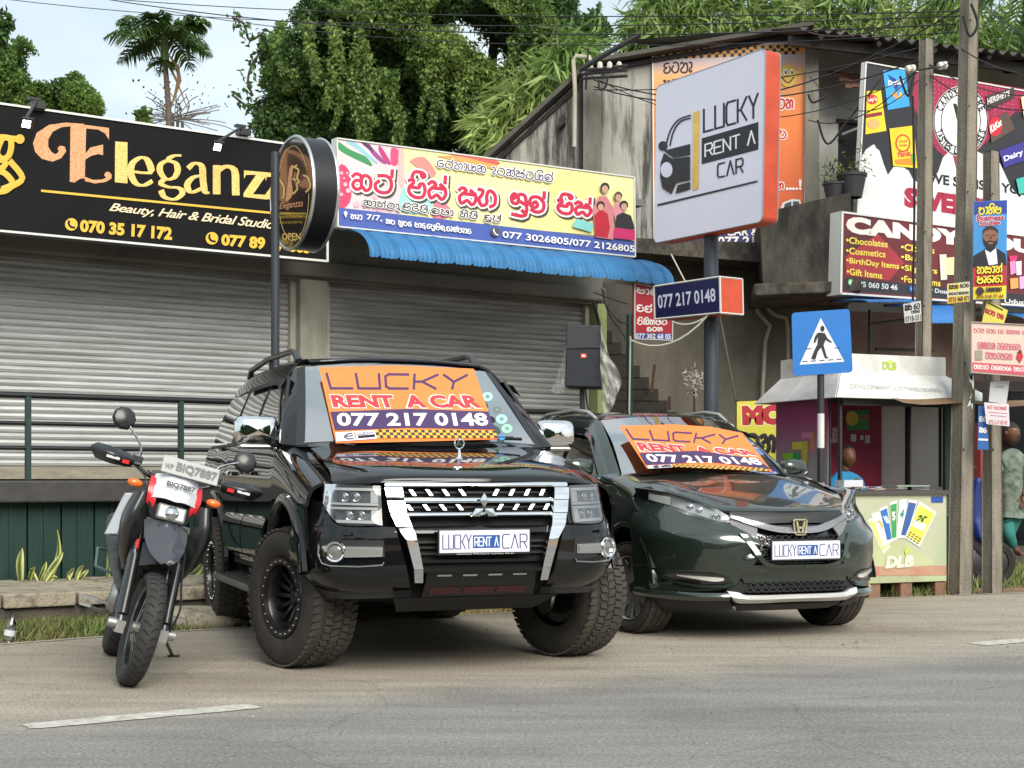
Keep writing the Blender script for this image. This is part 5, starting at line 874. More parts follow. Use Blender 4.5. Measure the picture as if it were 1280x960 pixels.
lo, mi, hi = ring(.17, z0s - .05, .34), ring(-.03, z1s, .0), ring(-.03, z2s)
for i in range(4):
 j = (i + 1) % 4; b = MB(); n_ = (lo[j] - lo[i]).cross(mi[i] - lo[i]).normalized(); b.prism([lo[i], lo[j], mi[j], mi[i]], n_ * .012); b.build('roof_skirt', kw_, kk, bevel=.004)
 b = MB(); n_ = (mi[j] - mi[i]).cross(Vector((0, 0, 1))).normalized(); b.prism([mi[i], mi[j], hi[j], hi[i]], n_ * .014); b.build('fascia_panel', kw_, kk, bevel=.003)
b = MB(); b.add([p - Vector((0, 0, .05)) for p in hi], [(0, 1, 2, 3)]); b.build('roof_top', kw_, kk)
fr_p = Plane(mi[0] - kb * .016, -kb); F_ = Sheet(fr_p, kk); F_.text('DLB', ((1103, 452), (1121, 453), (1120, 463), (1103, 462)), C('#a8c44a'), .05); F_.poly([(1108, 452), (1113, 449.5), (1116, 453), (1112, 456)], C('#c9d86a'), 'logo')
skp = Plane((lo[0] + mi[0]) / 2, ((lo[1] - lo[0]).cross(mi[0] - lo[0])).normalized()); SK = Sheet(skp, kk); SK.lay = .016; SK.text('DEVELOPMENT LOTTERIES BOARD', ((1062, 481), (1172, 487), (1178, 492), (1062, 487)), C('#aaa9a6'), .01)
b = MB(); g = []
for i in range(9): f = i / 8; g.append([K(.45 + 1.75 * f, -.2 - .1 * k, z0s - .035 - .015 * math.sin(i * 1.4) - .03 * k) for k in range(3)])
b.grid(g); b.build('cloth_shade', mat('brown_cloth', '#7d6248', .9, var=.3), kk, 60)
zc_ = 1.02; cn = Plane(K(0, -.32, 0), -kb); cpn = stained('counter_print', '#a9b58d', '#8f7a63', .5, (1, 1, .5), .05, 2.2)
cxl, cxr = 1057, 1183; cl = lambda px: (cn.at(px, 650) - KO).dot(ka)
a0, a1 = cl(1048), cl(1183); kbox(a0, a1, -.32, .16, .13, zc_ - .04).build('counter_body', cpn, kk); kbox(a0 - .12, a1 + .02, -.36, .2, zc_ - .04, zc_).build('counter_top', mat('counter_edge', (.06, .055, .05), .6), kk)
KS = Sheet(cn, kk); KS.lay = .003; KS.k = .0004; KS.poly([(1049, 616), (1182.6, 616), (1182.6, 719), (1049, 720)], mat('counter_face', '#9dab88', .5, var=.4, vs=1.6, col2='#b3b29a'), 'print'); KS.poly([(1049, 708), (1182.6, 707), (1182.6, 719), (1049, 720)], mat('counter_mud', '#a86a58', .7, var=.6, vs=3, col2='#b59a7c'), 'stain')
KS.poly([(1085, 690), (1100, 678), (1120, 676), (1150, 690), (1165, 706), (1085, 707)], C('#b9bd92'), 'print', 3)
tk = lambda l: [(1000 + x / 3.555, 470 + y / 3.555) for x, y in l]
for l, c_, tx_, ct2 in (([(300, 640), (330, 625), (400, 760), (370, 790)], '#dcd67a', '', ''), ([(316, 612), (350, 600), (398, 745), (368, 760)], '#e2e2d8', '20', '#c8a832'), ([(350, 590), (385, 575), (410, 735), (385, 740)], '#2f6fb8', '10', '#f0f0f0'), ([(396, 562), (430, 552), (428, 728), (404, 735)], '#3f9a5a', '5', '#f0f0e8'), ([(440, 550), (475, 545), (462, 720), (425, 722)], '#dfe4dc', '4', '#2f8a8a'), ([(480, 548), (520, 555), (470, 722), (440, 718)], '#3a5c9a', '', ''), ([(528, 556), (604, 605), (528, 760), (462, 718)], '#e6dc5a', '25', '#2a5a2a')):
 KS.poly(tk(l), C('#e4e4d8'), 'ticket_print'); cx_ = sum(p[0] for p in l) / 4; cy_ = sum(p[1] for p in l) / 4; KS.poly(tk([(cx_ + (x - cx_) * .86, cy_ + (y - cy_) * .86) for x, y in l]), C(c_), 'ticket_print')
 if tx_: mm = [(cx_ + (x - cx_) * .5, cy_ + (y - cy_) * .22 - 22) for x, y in l]; KS.text(tx_, tk(mm), C(ct2), .05)
KS.polys([tk([(484 + i * 14 - j * 6, 690 + i * 9 + j * 10), (494 + i * 14 - j * 6, 696 + i * 9 + j * 10), (491 + i * 14 - j * 6, 701 + i * 9 + j * 10), (481 + i * 14 - j * 6, 695 + i * 9 + j * 10)]) for i in range(4) for j in range(3)], C('#5a5a4a'), 'ticket_print'); KS.poly(tk([(505, 640), (560, 660), (545, 690), (495, 665)]), C('#f0ece0'), 'ticket_print')
KS.text('DLB', tk([(376, 800), (502, 796), (500, 848), (374, 856)]), C('#d6d8c4'), .07, .15); KS.poly(tk([(460, 775), (480, 760), (482, 775), (466, 800)]), C('#c2cf4a'), 'logo')
tcol = ['#c9c4cc', '#b88fa4', '#8fa4b8', '#d0ccc0', '#a87c8c', '#c8b89c', '#7c8ca0', '#b8c0b0']
for i in range(30):
 b = MB(); q = K(random.uniform(a0 + .02, a1 - .1), random.uniform(-.33, .12), zc_ + .004 + .001 * i); an = random.uniform(0, 3.1); b.obox(q, Vector((math.cos(an), math.sin(an), 0)) * .055, Vector((-math.sin(an), math.cos(an), 0)) * .032, (0, 0, .0025)); o = b.build('lottery_ticket', C(random.choice(tcol)), None); tag(o, 'small paper lottery ticket in the spread laid out on the kiosk counter', 'ticket', 'lottery tickets on the counter')
b = kbox(a1 - .5, a1 - .1, -.2, .02, zc_ + .035, zc_ + .05); tag(b.build('glass_sheet', C('#8a9a8a'), None), 'pale pane lying over the tickets on the counter', 'pane')
kbox(a0 + .08, a0 + .3, -.3, -.16, zc_ + .036, zc_ + .10).build('paper_bundle', C('#c8ccd0'), None, label='white folded bundle of papers on the left end of the counter', cat='papers')
b = MB()
for i in range(5): b.tube([K(a1 + .03, -.3 + i * .05, zc_ - .26), K(a1 + .03, -.3 + i * .05, zc_ - .02)], .004, 4)
for i in range(6): b.tube([K(a1 + .03, -.32, zc_ - .24 + i * .04), K(a1 + .03, -.06, zc_ - .24 + i * .04)], .004, 4)
b.build('wire_basket', silver, None, label='small grey wire basket hooked on the right end of the counter', cat='basket', kind=None)
b = MB(); b.obox(K(a1 - .12, -.329, .93), ka * .07, kb * .002, (0, 0, .03)); b.build('blue_ribbon', C('#2a4f9a'), kk)
for x in (1095, 1135, 1178): c = cn.at(x, 735); kbox(cl(x) - .07, cl(x) + .07, -.3, -.14, -.02, .13).build('foot_block', mat('block_conc', '#8a6a55', .9, var=.4), kk, bevel=.01)
bkP = Plane(K(0, Dk - .012, 0), -kb); BS = Sheet(bkP, kk); BS.text('DLB', ((1021, 536), (1049, 534), (1049, 553), (1021, 555)), C('#d9a8bc'), .06); BS.poly([(1058, 513), (1086, 512), (1086, 538), (1058, 538)], C('#3f8a5a'), 'poster_print'); BS.poly(circ(1065, 523, 8, 9), C('#d8b83c'), 'poster_print'); BS.text('50', ((1076, 518), (1084, 518), (1084, 526), (1076, 526)), C('#c8582a'), .04); BS.polys([[(1063, 543), (1070, 543), (1070, 552), (1063, 552)], [(1075, 544), (1079, 544), (1079, 550), (1075, 550)], [(1081, 544), (1087, 544), (1087, 554), (1081, 554)]], C('#d0c0c4'), 'poster_print')
sp_ = Plane(K(-.021, 0, 0), -ka); SS = Sheet(sp_, kk); qq = lambda l: [(840 + x / 6.4, 500 + y / 6.4) for x, y in l]
for l, c_ in (([(1035, 258), (1110, 255), (1110, 305), (1035, 308)], '#b5648c'), ([(1110, 255), (1140, 254), (1138, 408), (1104, 410), (1104, 305), (1110, 303)], '#b0684c'), ([(962, 340), (1040, 332), (1040, 395), (962, 400)], '#b8b03c'), ([(1040, 332), (1088, 330), (1085, 518), (1038, 518)], '#a8a02c'), ([(880, 430), (972, 420), (972, 495), (905, 495)], '#7cae2c'), ([(972, 420), (1024, 418), (1020, 610), (972, 612)], '#1f8a4c')): SS.poly(qq(l), C(c_), 'print')
# people
skin_d = mat('skin_shaded', '#67432f', .5, var=.15, vs=30); hair = mat('hair_dark', (.02, .017, .015), .7, var=.3, vs=60, bump=.5, bs=200)  # skin colour lowered to carry the shade inside the kiosk
def limb_body(name, nodes, edges, m, parent, levels=2, root=0, **kw):
 o_ = root_off(parent); me = bpy.data.meshes.new(name); me.from_pydata([tuple(Vector(p) - o_) for p, r in nodes], edges, []); o = link(name, me, m, parent, **kw)
 sk = o.modifiers.new('skin', 'SKIN');
 if not me.skin_vertices: me.attributes.new if 0 else None
 sk.use_smooth_shade = True
 if not me.skin_vertices:
  with bpy.context.temp_override(object=o, active_object=o): bpy.ops.mesh.customdata_skin_add()
 for i, (p, r) in enumerate(nodes): me.skin_vertices[0].data[i].radius = (r, r) if not isinstance(r, tuple) else r
 me.skin_vertices[0].data[root].use_root = True
 sb = o.modifiers.new('smooth', 'SUBSURF'); sb.levels = sb.render_levels = levels; return o
def head(c, face, r, parent, sk_m, hr_m, bald=False):
 f = Vector(face).normalized(); up = Vector((0, 0, 1)); s = f.cross(up).normalized(); up = s.cross(f); g = []
 n, m = 28, 22
 for i in range(m + 1):
  th = math.pi * i / m; row = []
  for k in range(n):
   ph = 2 * math.pi * k / n; x = math.sin(th) * math.cos(ph); y = math.sin(th) * math.sin(ph); z = math.cos(th)
   rx, ry, rz = 1.0, .80, 1.18
   if z < 0: ry *= 1 - .28 * z * z * (1.4 if x > 0 else .9); rx *= 1 - .18 * abs(z)
   px_ = x * rx;
   if x > 0:
    px_ += .22 * math.exp(-((y) / .13) ** 2 - ((z + .10) / .20) ** 2)
    px_ -= .08 * (math.exp(-((abs(y) - .3) / .14) ** 2 - ((z - .08) / .09) ** 2))
    px_ += .05 * math.exp(-((z - .24) / .07) ** 2 - (y / .5) ** 4)
    px_ += .06 * math.exp(-((y) / .22) ** 2 - ((z + .50) / .05) ** 2) + .06 * math.exp(-((y) / .20) ** 2 - ((z + .60) / .05) ** 2) - .04 * math.exp(-(y / .25) ** 2 - ((z + .55) / .03) ** 2)
    px_ += .08 * math.exp(-(y / .25) ** 2 - ((z + .85) / .12) ** 2)
   row.append(Vector(c) + f * (px_ * r) + s * (y * ry * r) + up * (z * rz * r))
  g.append(row)
 b = MB(); b.grid(g, True); hd = b.build('head', sk_m, parent, 80)
 for sg in (-1, 1):
  b = MB(); e = Vector(c) + s * (sg * .30 * r) + f * (.80 * r) + up * (.09 * r); b.ball(e, r * .10, 10, 6); eo = b.build('eye', mat('eye_white', '#cfc8c0', .3), hd, 60); b = MB(); b.ball(e + f * r * .055, r * .06, 8, 6); b.build('pupil', hr_m, hd, 60)
  b = MB(); q = Vector(c) + s * (sg * .82 * r) - f * .05 * r - up * .05 * r; b.ball(q, r * .2, 10, 8, (.5 + abs(s.y) * .4, .5 + abs(s.x) * .4, 1.3)); b.build('ear', sk_m, hd, 60)
  b = MB(); b.tube([e + up * .15 * r - s * .12 * r + f * .05 * r, e + up * .2 * r + f * .08 * r, e + up * .15 * r + s * .13 * r + f * .02 * r], r * .025, 5); b.build('eyebrow', hr_m, hd)
 b = MB(); b.tube([Vector(c) + f * r * .93 + up * (-.62 * r) - s * .2 * r, Vector(c) + f * r * .99 + up * (-.63 * r), Vector(c) + f * r * .93 + up * (-.62 * r) + s * .2 * r], r * .03, 5); b.build('mouth', mat('lip', '#4a2a24', .5), hd)
 g = []
 for i in range(10):
  th = math.pi * .52 * i / 9; row = []
  for k in range(n):
   ph = 2 * math.pi * k / n; lim = 1.0 if math.cos(ph) < .2 else (.62 if not bald else .45); tt = th * lim; x = math.sin(tt) * math.cos(ph); y = math.sin(tt) * math.sin(ph); z = math.cos(tt)
   row.append(Vector(c) + f * (x * r * 1.05) + s * (y * .85 * r) + up * (z * 1.22 * r))
  g.append(row)
 b = MB(); b.grid(g, True); b.build('hair', hr_m, parent, 80); return hd
def hand(c, d, side, parent, sk_m, sc=1.0):
 d = Vector(d).normalized(); s = Vector(side).normalized(); n = d.cross(s)
 nodes = [(Vector(c), .022 * sc), (Vector(c) + d * .05 * sc, (.018 * sc, .036 * sc))]; edges = [(0, 1)]
 for i, (o, l) in enumerate(((-.03, .075), (-.011, .085), (.009, .08), (.028, .062))):
  b0 = len(nodes); p = Vector(c) + (d * .08 + s * o) * sc; nodes += [(p, .010 * sc), (p + (d * l * .5 + n * .012) * sc, .0088 * sc), (p + (d * l * .85 + n * .035) * sc, .0075 * sc)]; edges += [(1, b0), (b0, b0 + 1), (b0 + 1, b0 + 2)]
 b0 = len(nodes); nodes += [(Vector(c) + (d * .03 - s * .045) * sc, .012 * sc), (Vector(c) + (d * .07 - s * .062 + n * .01) * sc, .009 * sc)]; edges += [(0, b0), (b0, b0 + 1)]
 return limb_body('hand', nodes, edges, sk_m, parent, 1)
hc = P(1059.5, 571, 14.95); mn = thing('person', 'man in a bright blue shirt sitting inside the kiosk and looking out', 'person', Vector((hc.x, hc.y, .14)))
shirt = mat('shirt_blue', '#1f7fae', .8, var=.2, vs=8, bump=.3, bs=12); trous = mat('trousers', (.05, .05, .06), .8)
head(hc, (.28, -1, -.04), .098, mn, skin_d, hair, True); nb = hc + Vector((-.02, .02, -.11))
sh_c = nb + Vector((-.03, .02, -.10)); L_s, R_s = sh_c + Vector((-.2, .03, -.05)), sh_c + Vector((.18, .0, -.06))
nodes = [(sh_c + Vector((0, .03, -.52)), (.15, .12)), (sh_c + Vector((0, .02, -.28)), (.15, .115)), (sh_c + Vector((0, 0, -.08)), (.16, .10)), (nb + Vector((-.005, 0, -.02)), .056), (L_s, .068), (R_s, .066), (L_s + Vector((-.05, -.03, -.24)), .052), (R_s + Vector((.03, -.05, -.23)), .05)]
limb_body('shirt', nodes, [(0, 1), (1, 2), (2, 3), (2, 4), (2, 5), (4, 6), (5, 7)], shirt, mn)
el_l, el_r = nodes[6][0], nodes[7][0]; wl, wr = K(.18, .10, 1.03), K(.36, .16, 1.03)
limb_body('body', [(nb + Vector((0, 0, .06)), .045), (nb + Vector((0, 0, -.05)), .05)], [(0, 1)], skin_d, mn)
for e_, w_ in ((el_l, wl), (el_r, wr)): limb_body('forearm', [(e_ + Vector((0, 0, .03)), .042), (e_ + Vector((0, -.02, -.03)), .04), (w_, .026)], [(0, 1), (1, 2)], skin_d, mn); hand(w_, (w_ - e_), (1, 0, 0), mn, skin_d, .9)
hp = nodes[0][0] + Vector((0, 0, -.1)); limb_body('trousers', [(hp, (.16, .13)), (hp + Vector((-.1, -.1, -.04)), .09), (hp + Vector((-.12, -.42, -.02)), .07), (hp + Vector((-.12, -.42, -.45)), .05), (hp + Vector((.1, -.1, -.04)), .09), (hp + Vector((.12, -.42, -.02)), .07), (hp + Vector((.12, -.42, -.45)), .05)], [(0, 1), (1, 2), (2, 3), (0, 4), (4, 5), (5, 6)], trous, mn)
tag(kbox(.05, .4, .35, .75, .14, .58).build('stool', dark_wood, None, bevel=.01), 'dark wooden box stool under the kiosk man', 'stool')
wy = 16.6; wb_ = P(1267, 600, wy); wm = thing('person', 'woman in white and green printed dress and teal trousers behind the right pole', 'person', Vector((wb_.x, wb_.y, .17)))
dress = mat('dress_print_shaded', '#858a80', .8, var=.9, vs=14, col2='#3c5547'); teal = mat('trouser_teal', '#2f7a72', .8, var=.2, vs=6); q = lambda x, y, d=0: P(x + 3, y, wy + d)  # whitish dress greyed in its colour for the shade it stands in
limb_body('dress', [(q(1262, 632), (.15, .12)), (q(1262, 612), (.155, .12)), (q(1261, 590), (.13, .10)), (q(1262, 574), (.15, .10)), (q(1260, 560), .06), (q(1272, 574), .075), (q(1277, 586), .08), (q(1250, 575), .07), (q(1247, 592), .07), (q(1261, 645), (.13, .11))], [(0, 1), (1, 2), (2, 3), (3, 4), (3, 5), (5, 6), (3, 7), (7, 8), (0, 9)], dress, wm)
head(q(1260, 541), (.6, -.7, -.1), .10, wm, skin_d, hair); b = MB(); b.ball(q(1259, 543, .06), .12, 14, 10, (1, 1, 1.2)); b.build('hair', hair, wm, 60)
limb_body('arm', [(q(1276, 584), .04), (q(1279, 604, -.05), .035), (q(1276, 620, -.1), .026)], [(0, 1), (1, 2)], skin_d, wm); hand(q(1276, 620, -.1), (-.1, -.2, -1), (1, 0, 0), wm, skin_d); limb_body('arm', [(q(1248, 590), .04), (q(1246, 608), .035), (q(1247, 622), .026)], [(0, 1), (1, 2)], skin_d, wm); hand(q(1247, 622), (0, -.2, -1), (1, 0, 0), wm, skin_d)
limb_body('trousers', [(q(1259, 634), .13), (q(1256, 650), .09), (q(1258, 668, -.12), .07), (q(1264, 684, -.02), .055), (q(1264, 650), .09), (q(1256, 672, .05), .07), (q(1251, 690, .1), .055)], [(0, 1), (1, 2), (2, 3), (0, 4), (4, 5), (5, 6)], teal, wm)
limb_body('foot', [(q(1265, 684), .035), (q(1268, 690, -.03), .036), (q(1272, 692, -.1), .03), (q(1275, 693, -.15), .02)], [(0, 1), (1, 2), (2, 3)], skin_d, wm); limb_body('foot', [(q(1251, 692, .1), .035), (q(1253, 694, .02), .034), (q(1255, 695, -.1), .025)], [(0, 1), (1, 2)], skin_d, wm)
scm = mat('scooter_blue', '#142c6e', .4); sc_ = thing('scooter', 'blue scooter parked behind the concrete poles, only slivers visible', 'scooter', Vector((P(1232, 600, 15.9).x, 15.9, 0))); q = lambda x, y, d=0: P(x, y, 15.9 + d); tyre_m = mat('tyre_rubber', (.022, .021, .020), .8, var=.3, vs=20, bump=.4, bs=60)
for x, z_ in ((1209, .24), (1241, .24)):
 c = q(x, 600); c.z = .24; b = MB(); b.lathe([(.16, -.045), (.22, -.05), (.24, 0), (.22, .05), (.16, .045), (.16, -.045)], c, (.05, 1, 0), 28); w1 = b.build('wheel', tyre_m, sc_, 40); b = MB(); b.lathe([(.001, -.02), (.05, -.05), (.16, -.03), (.16, .03), (.05, .05), (.001, .02)], c, (.05, 1, 0), 20); b.build('rim', dk, w1, 40)
limb_body('body_shell', [(q(1218, 640), (.05, .09)), (q(1220, 612), (.05, .06)), (q(1223, 596), .05), (q(1225, 675), (.08, .06)), (q(1238, 676), (.09, .06)), (q(1243, 640), (.06, .08))], [(0, 1), (1, 2), (0, 3), (3, 4), (4, 5)], scm, sc_)
limb_body('seat', [(q(1236, 622), (.05, .08)), (q(1246, 620), (.04, .08))], [(0, 1)], black_m, sc_, 1); b = MB(); b.tube([q(1214, 582, -.25), q(1220, 585), q(1214, 582, .25)], .016, 6); b.build('handlebar', dk, sc_); b = MB(); b.ball(q(1209, 598), .07, 12, 8); b.build('headlight', ins, sc_, 60); b = MB(); b.tube([q(1213, 620), q(1206, 700)], .025, 6); b.build('fork', silver, sc_)
tag(MB().obox(P(1222, 575, 16.8), (.03, 0, 0), (0, .2, 0), (0, 0, .42)).build('red_board', mat('red_gloss', '#b01a22', .3), None), 'narrow upright red panel seen in the gap between the right poles', 'board')
# trees
def foliage_mat(nm, c, c2, isl=.4, vs=.5):
 m = bpy.data.materials.new(nm); m.use_nodes = True; t = m.node_tree; b = t.nodes['Principled BSDF']; N = t.nodes.new; L = t.links.new; b.inputs['Roughness'].default_value = .55
 co = N('ShaderNodeTexCoord'); n = N('ShaderNodeTexNoise'); n.inputs['Scale'].default_value = vs; n.inputs['Detail'].default_value = 3; L(co.outputs['Object'], n.inputs['Vector']); rr = N('ShaderNodeValToRGB'); rr.color_ramp.elements[0].position = .38; rr.color_ramp.elements[1].position = .62; rr.color_ramp.elements[0].color = c2 + (1,); rr.color_ramp.elements[1].color = c + (1,); L(n.outputs[0], rr.inputs[0])
 g = N('ShaderNodeNewGeometry'); mr = N('ShaderNodeMapRange'); mr.inputs[3].default_value = 1 - isl; mr.inputs[4].default_value = 1 + isl; L(g.outputs['Random Per Island'], mr.inputs[0]); hs = N('ShaderNodeHueSaturation'); L(rr.outputs[0], hs.inputs['Color']); L(mr.outputs[0], hs.inputs['Value']); L(hs.outputs[0], b.inputs['Base Color'])
 tr = N('ShaderNodeBsdfTranslucent'); L(hs.outputs[0], tr.inputs[0]); mx_ = N('ShaderNodeMixShader'); mx_.inputs[0].default_value = .42; L(b.outputs[0], mx_.inputs[1]); L(tr.outputs[0], mx_.inputs[2]); L(mx_.outputs[0], t.nodes['Material Output'].inputs[0]); MATS[nm] = m; return m
bark = mat('bark', (.10, .08, .06), .9, var=.5, vs=6, bump=.6, bs=20)
def trunk(t, base, tops, r0, nm='trunk'):
 b = MB()
 for tp_ in tops:
  a, c = Vector(base), Vector(tp_); mid = (a + c) / 2 + Vector((random.uniform(-.3, .3), random.uniform(-.3, .3), 0)); p = cr([a, a + (mid - a) * .6 + Vector((0, 0, .4)), mid, c], 4); b.tube(p, [r0 * (1 - .85 * i / (len(p) - 1)) for i in range(len(p))], 7)
 b.build(nm, bark, t, 60)
def tree(nm, label, base_px, Y, clumps, m, n, size, asp=.55, shell=.55, drop=.3, tr=.22, up=.3):
 bx = P(base_px, 600, Y); base = Vector((bx.x, bx.y, 0)); t = thing(nm, label, 'tree', base)
 tot = sum((r * Yc / F) ** 2 * (k[1] if len(k) > 1 else 1) for (_, _, Yc, r, *k) in clumps); pts = clump_pts(clumps, n / tot, shell); v, f = leaves(pts, size, asp, up, drop); np_obj('crown', v, f, m, t)
 big = sorted(clumps, key=lambda c: -c[3])[:6]; trunk(t, base, [P(c[0], c[1], c[2]) for c in big], tr); return t
gA = foliage_mat('leaf_dark', (.095, .18, .045), (.045, .10, .028), .5, .8); gB = foliage_mat('leaf_mid', (.18, .29, .06), (.06, .13, .03), .5, .7); gC = foliage_mat('leaf_bamboo', (.36, .46, .15), (.17, .28, .07), .45, .9); gD = foliage_mat('leaf_vine', (.24, .34, .09), (.08, .16, .035), .5, .9)
tree('broadleaf_tree', 'dark green bushy tree behind the salon sign at the far left', 40, 30, [(30, 95, 30, 42), (-20, 90, 31, 40), (70, 110, 30, 34), (5, 120, 30, 40), (100, 125, 29.5, 22), (120, 132, 29, 13), (60, 88, 30, 22), (88, 100, 30, 14), (140, 138, 29, 7), (45, 130, 30, 36), (-50, 60, 31, 26)], gB, 90000, .08)
tree('hanging_branch_tree', 'leafy branch tips entering the picture at the far left edge', -70, 26, [(2, 28, 26, 13), (-4, 45, 26, 12), (-30, 40, 26, 26), (-60, 60, 26, 40), (-2, 58, 26, 7)], gA, 4200, .13)
vine = tree('vine_covered_tree', 'huge dark tree draped in climbing vines behind the signboards', 520, 25, [(400, 120, 25, 66), (470, 90, 25, 80), (560, 95, 25, 85), (640, 100, 25, 66), (520, 20, 25, 80), (620, 20, 25, 78), (430, 30, 25, 62), (350, 150, 24.5, 36), (370, 75, 24.5, 40), (340, 190, 24.5, 26), (690, 50, 25, 52), (660, 0, 25, 60), (330, 62, 24.4, 18), (480, 170, 25, 66), (580, 180, 25, 70), (740, 40, 25, 24), (455, -20, 25, 70), (560, -40, 25, 70), (395, 190, 24.6, 42)], gA, 240000, .085, shell=.35, tr=.4)
oc = [(400, 45, 24.2, 40), (470, 40, 24, 55), (560, 60, 23.9, 60), (640, 30, 24, 60), (700, 55, 24.3, 45), (350, 90, 24, 26), (520, 10, 24, 60), (600, -5, 24, 60), (420, 80, 23.9, 30), (620, 110, 23.9, 36), (335, 60, 24, 13), (725, 20, 24.3, 28)]
tot = sum((c[3] * c[2] / F) ** 2 for c in oc); oc = [(*c, 1.0, 1.0, .15) for c in oc]; v_, f_ = leaves(clump_pts(oc, 100000 / tot, .8), .068, .6, .5, .35); np_obj('outer_leaves', v_, f_, gD, vine)
pp = []
for k in range(30):
 x = random.uniform(330, 720); y0_ = random.uniform(20, 110); L_ = random.uniform(40, 120); wx = random.uniform(2, 7)
 for i in range(int(L_ * 9)): f = random.random(); pp.append(tuple(P(x + 5 * math.sin(f * 5 + k) + random.gauss(0, wx * (1 - f * .5)), y0_ + L_ * f, 23.6 + random.gauss(0, .12))))
v_, f_ = leaves(np.array(pp), .068, .65, .4, .6); np_obj('hanging_vines', v_, f_, gD, vine)
for l in ([(335, 60), (318, 75), (310, 100), (316, 120)], [(330, 40), (312, 50), (305, 30), (290, 22)], [(345, 130), (322, 135), (305, 130), (290, 118)]):
 b = MB(); p = cr([P(x, y, 24.2) for x, y in l], 5); b.tube(p, .02, 4); b.build('twig', bark, vine); pts = np.array([tuple(q + Vector((random.gauss(0, .06), 0, random.gauss(0, .06)))) for q in p for _ in range(3)]); v_, f_ = leaves(pts, .13); np_obj('twig_leaves', v_, f_, gA, vine)
def bamboo(label, px, Y, fans, n_each, size, m=gC):
 bx = P(px, 600, Y); base = Vector((bx.x, bx.y, 0)); t = thing('bamboo', label, 'bamboo', base); C_, D_ = [], []
 culm = MB()
 for (x, y, Yc, r, dx, dy) in fans:
  e = P(x, y, Yc); p = cr([base + Vector((random.uniform(-.6, .6), random.uniform(-.4, .4), 0)), (base + e) / 2 + Vector((0, 0, 1.2)), e], 5); culm.tube(p, [.04 * (1 - .7 * i / (len(p) - 1)) for i in range(len(p))], 5)
  for k in range(n_each):
   a = random.random(); rr = r * Yc / F; o = Vector((random.gauss(0, rr * .6), random.gauss(0, rr * .4), random.gauss(0, rr * .55))); C_.append(tuple(e + o)); D_.append((dx + random.gauss(0, .5) + o.x * .4, random.gauss(0, .3), dy + random.gauss(0, .45)))
 culm.build('culm', mat('culm', (.18, .22, .07), .5), t, 60); v, f = leaves(np.array(C_), size, .13, .4, .25, np.array(D_), .35); np_obj('crown', v, f, m, t); return t
bamboo('pale green bamboo spray behind the gable slope', 690, 23, [(650, 150, 22.8, 26, -.4, -.3), (665, 120, 22.8, 26, -.3, -.2), (690, 100, 22.8, 26, -.1, -.3), (625, 175, 22.6, 17, -.6, -.4), (700, 75, 23, 24, 0, 0), (640, 125, 22.7, 18, -.5, -.1), (610, 150, 22.6, 9, -.8, -.5), (655, 180, 22.8, 20, -.2, -.5), (720, 60, 23, 22, .2, .2)], 210, .42)
bamboo('wide bamboo thicket arching over the old roof in the middle', 880, 27, [(806, 30, 26, 18, -.3, -.2), (835, 30, 26, 30, 0, -.3), (880, 25, 26, 34, 0, 0), (930, 25, 26, 36, .2, 0), (980, 20, 26, 34, 0, .2), (860, 0, 26, 34, 0, 0), (920, -10, 26, 40, 0, .2), (800, 45, 26, 16, -.5, -.5), (830, -5, 26, 20, 0, 0), (1000, -5, 26, 40, .2, .2), (960, 50, 26, 22, 0, -.2), (1030, 15, 26, 30, .3, 0)], 330, .38)
bamboo('bamboo thicket behind the corrugated roof at the right', 1140, 26, [(1060, 15, 26, 34, 0, 0), (1100, 30, 26, 34, 0, 0), (1150, 20, 26, 36, 0, 0), (1200, 40, 26, 36, 0, 0), (1250, 60, 26, 30, 0, 0), (1090, -5, 26, 36, 0, 0), (1260, 90, 26, 22, 0, 0), (1230, 20, 26, 36, 0, 0), (1280, 60, 26, 30, .3, 0), (1180, -10, 26, 36, 0, 0), (1160, 50, 26, 24, 0, 0)], 300, .38)
def frond(b, base, d, L, w_, droop, nl=26, leafm=None):
 d = Vector(d).normalized(); p = [];
 for i in range(13): f = i / 12; p.append(Vector(base) + d * (L * f) + Vector((0, 0, -droop * L * f * f)))
 b.tube(p, [.03 * (1 - .8 * i / 12) for i in range(13)], 4)
 for i in range(nl):
  f = .12 + .88 * i / nl; k = f * 12; q = p[int(k)] + (p[min(12, int(k) + 1)] - p[int(k)]) * (k - int(k)); tn = (p[min(12, int(k) + 1)] - p[max(0, int(k) - 1)]).normalized(); sd_ = tn.cross(Vector((0, 0, 1))).normalized()
  for sg in (-1, 1):
   l_ = w_ * math.sin(math.pi * min(1, f * .85 + .12)) * random.uniform(.85, 1.1); dd = (tn * .55 + sd_ * sg * .8 + Vector((0, 0, random.uniform(-.35, .25)))).normalized(); e = q + dd * l_ + Vector((0, 0, -.3 * l_)); m_ = q + dd * l_ * .5 + Vector((0, 0, .02)); wv = tn * (.03 * l_ / .6 + .010)
   b.add([q - wv * .5, q + wv * .5, m_ + wv, e, m_ - wv], [(0, 1, 2, 4), (4, 2, 3)])
YP = 27; cr_ = P(206, 50, YP); pb_ = P(213, 600, YP); pt_ = thing('areca_palm', 'slender areca palm with a drooping dead frond standing above the salon sign', 'tree', Vector((pb_.x, pb_.y, 0)))
b = MB(); tp_ = cr([Vector((pb_.x, pb_.y, 0)), P(214, 300, YP), P(211, 150, YP), P(208, 100, YP), P(206, 72, YP)], 5); b.tube(tp_, [.065 - .02 * i / (len(tp_) - 1) for i in range(len(tp_))], 8); b.build('trunk', mat('palm_trunk', (.16, .12, .09), .8, var=.5, vs=5, stretch=(1, 1, 6)), pt_, 60)
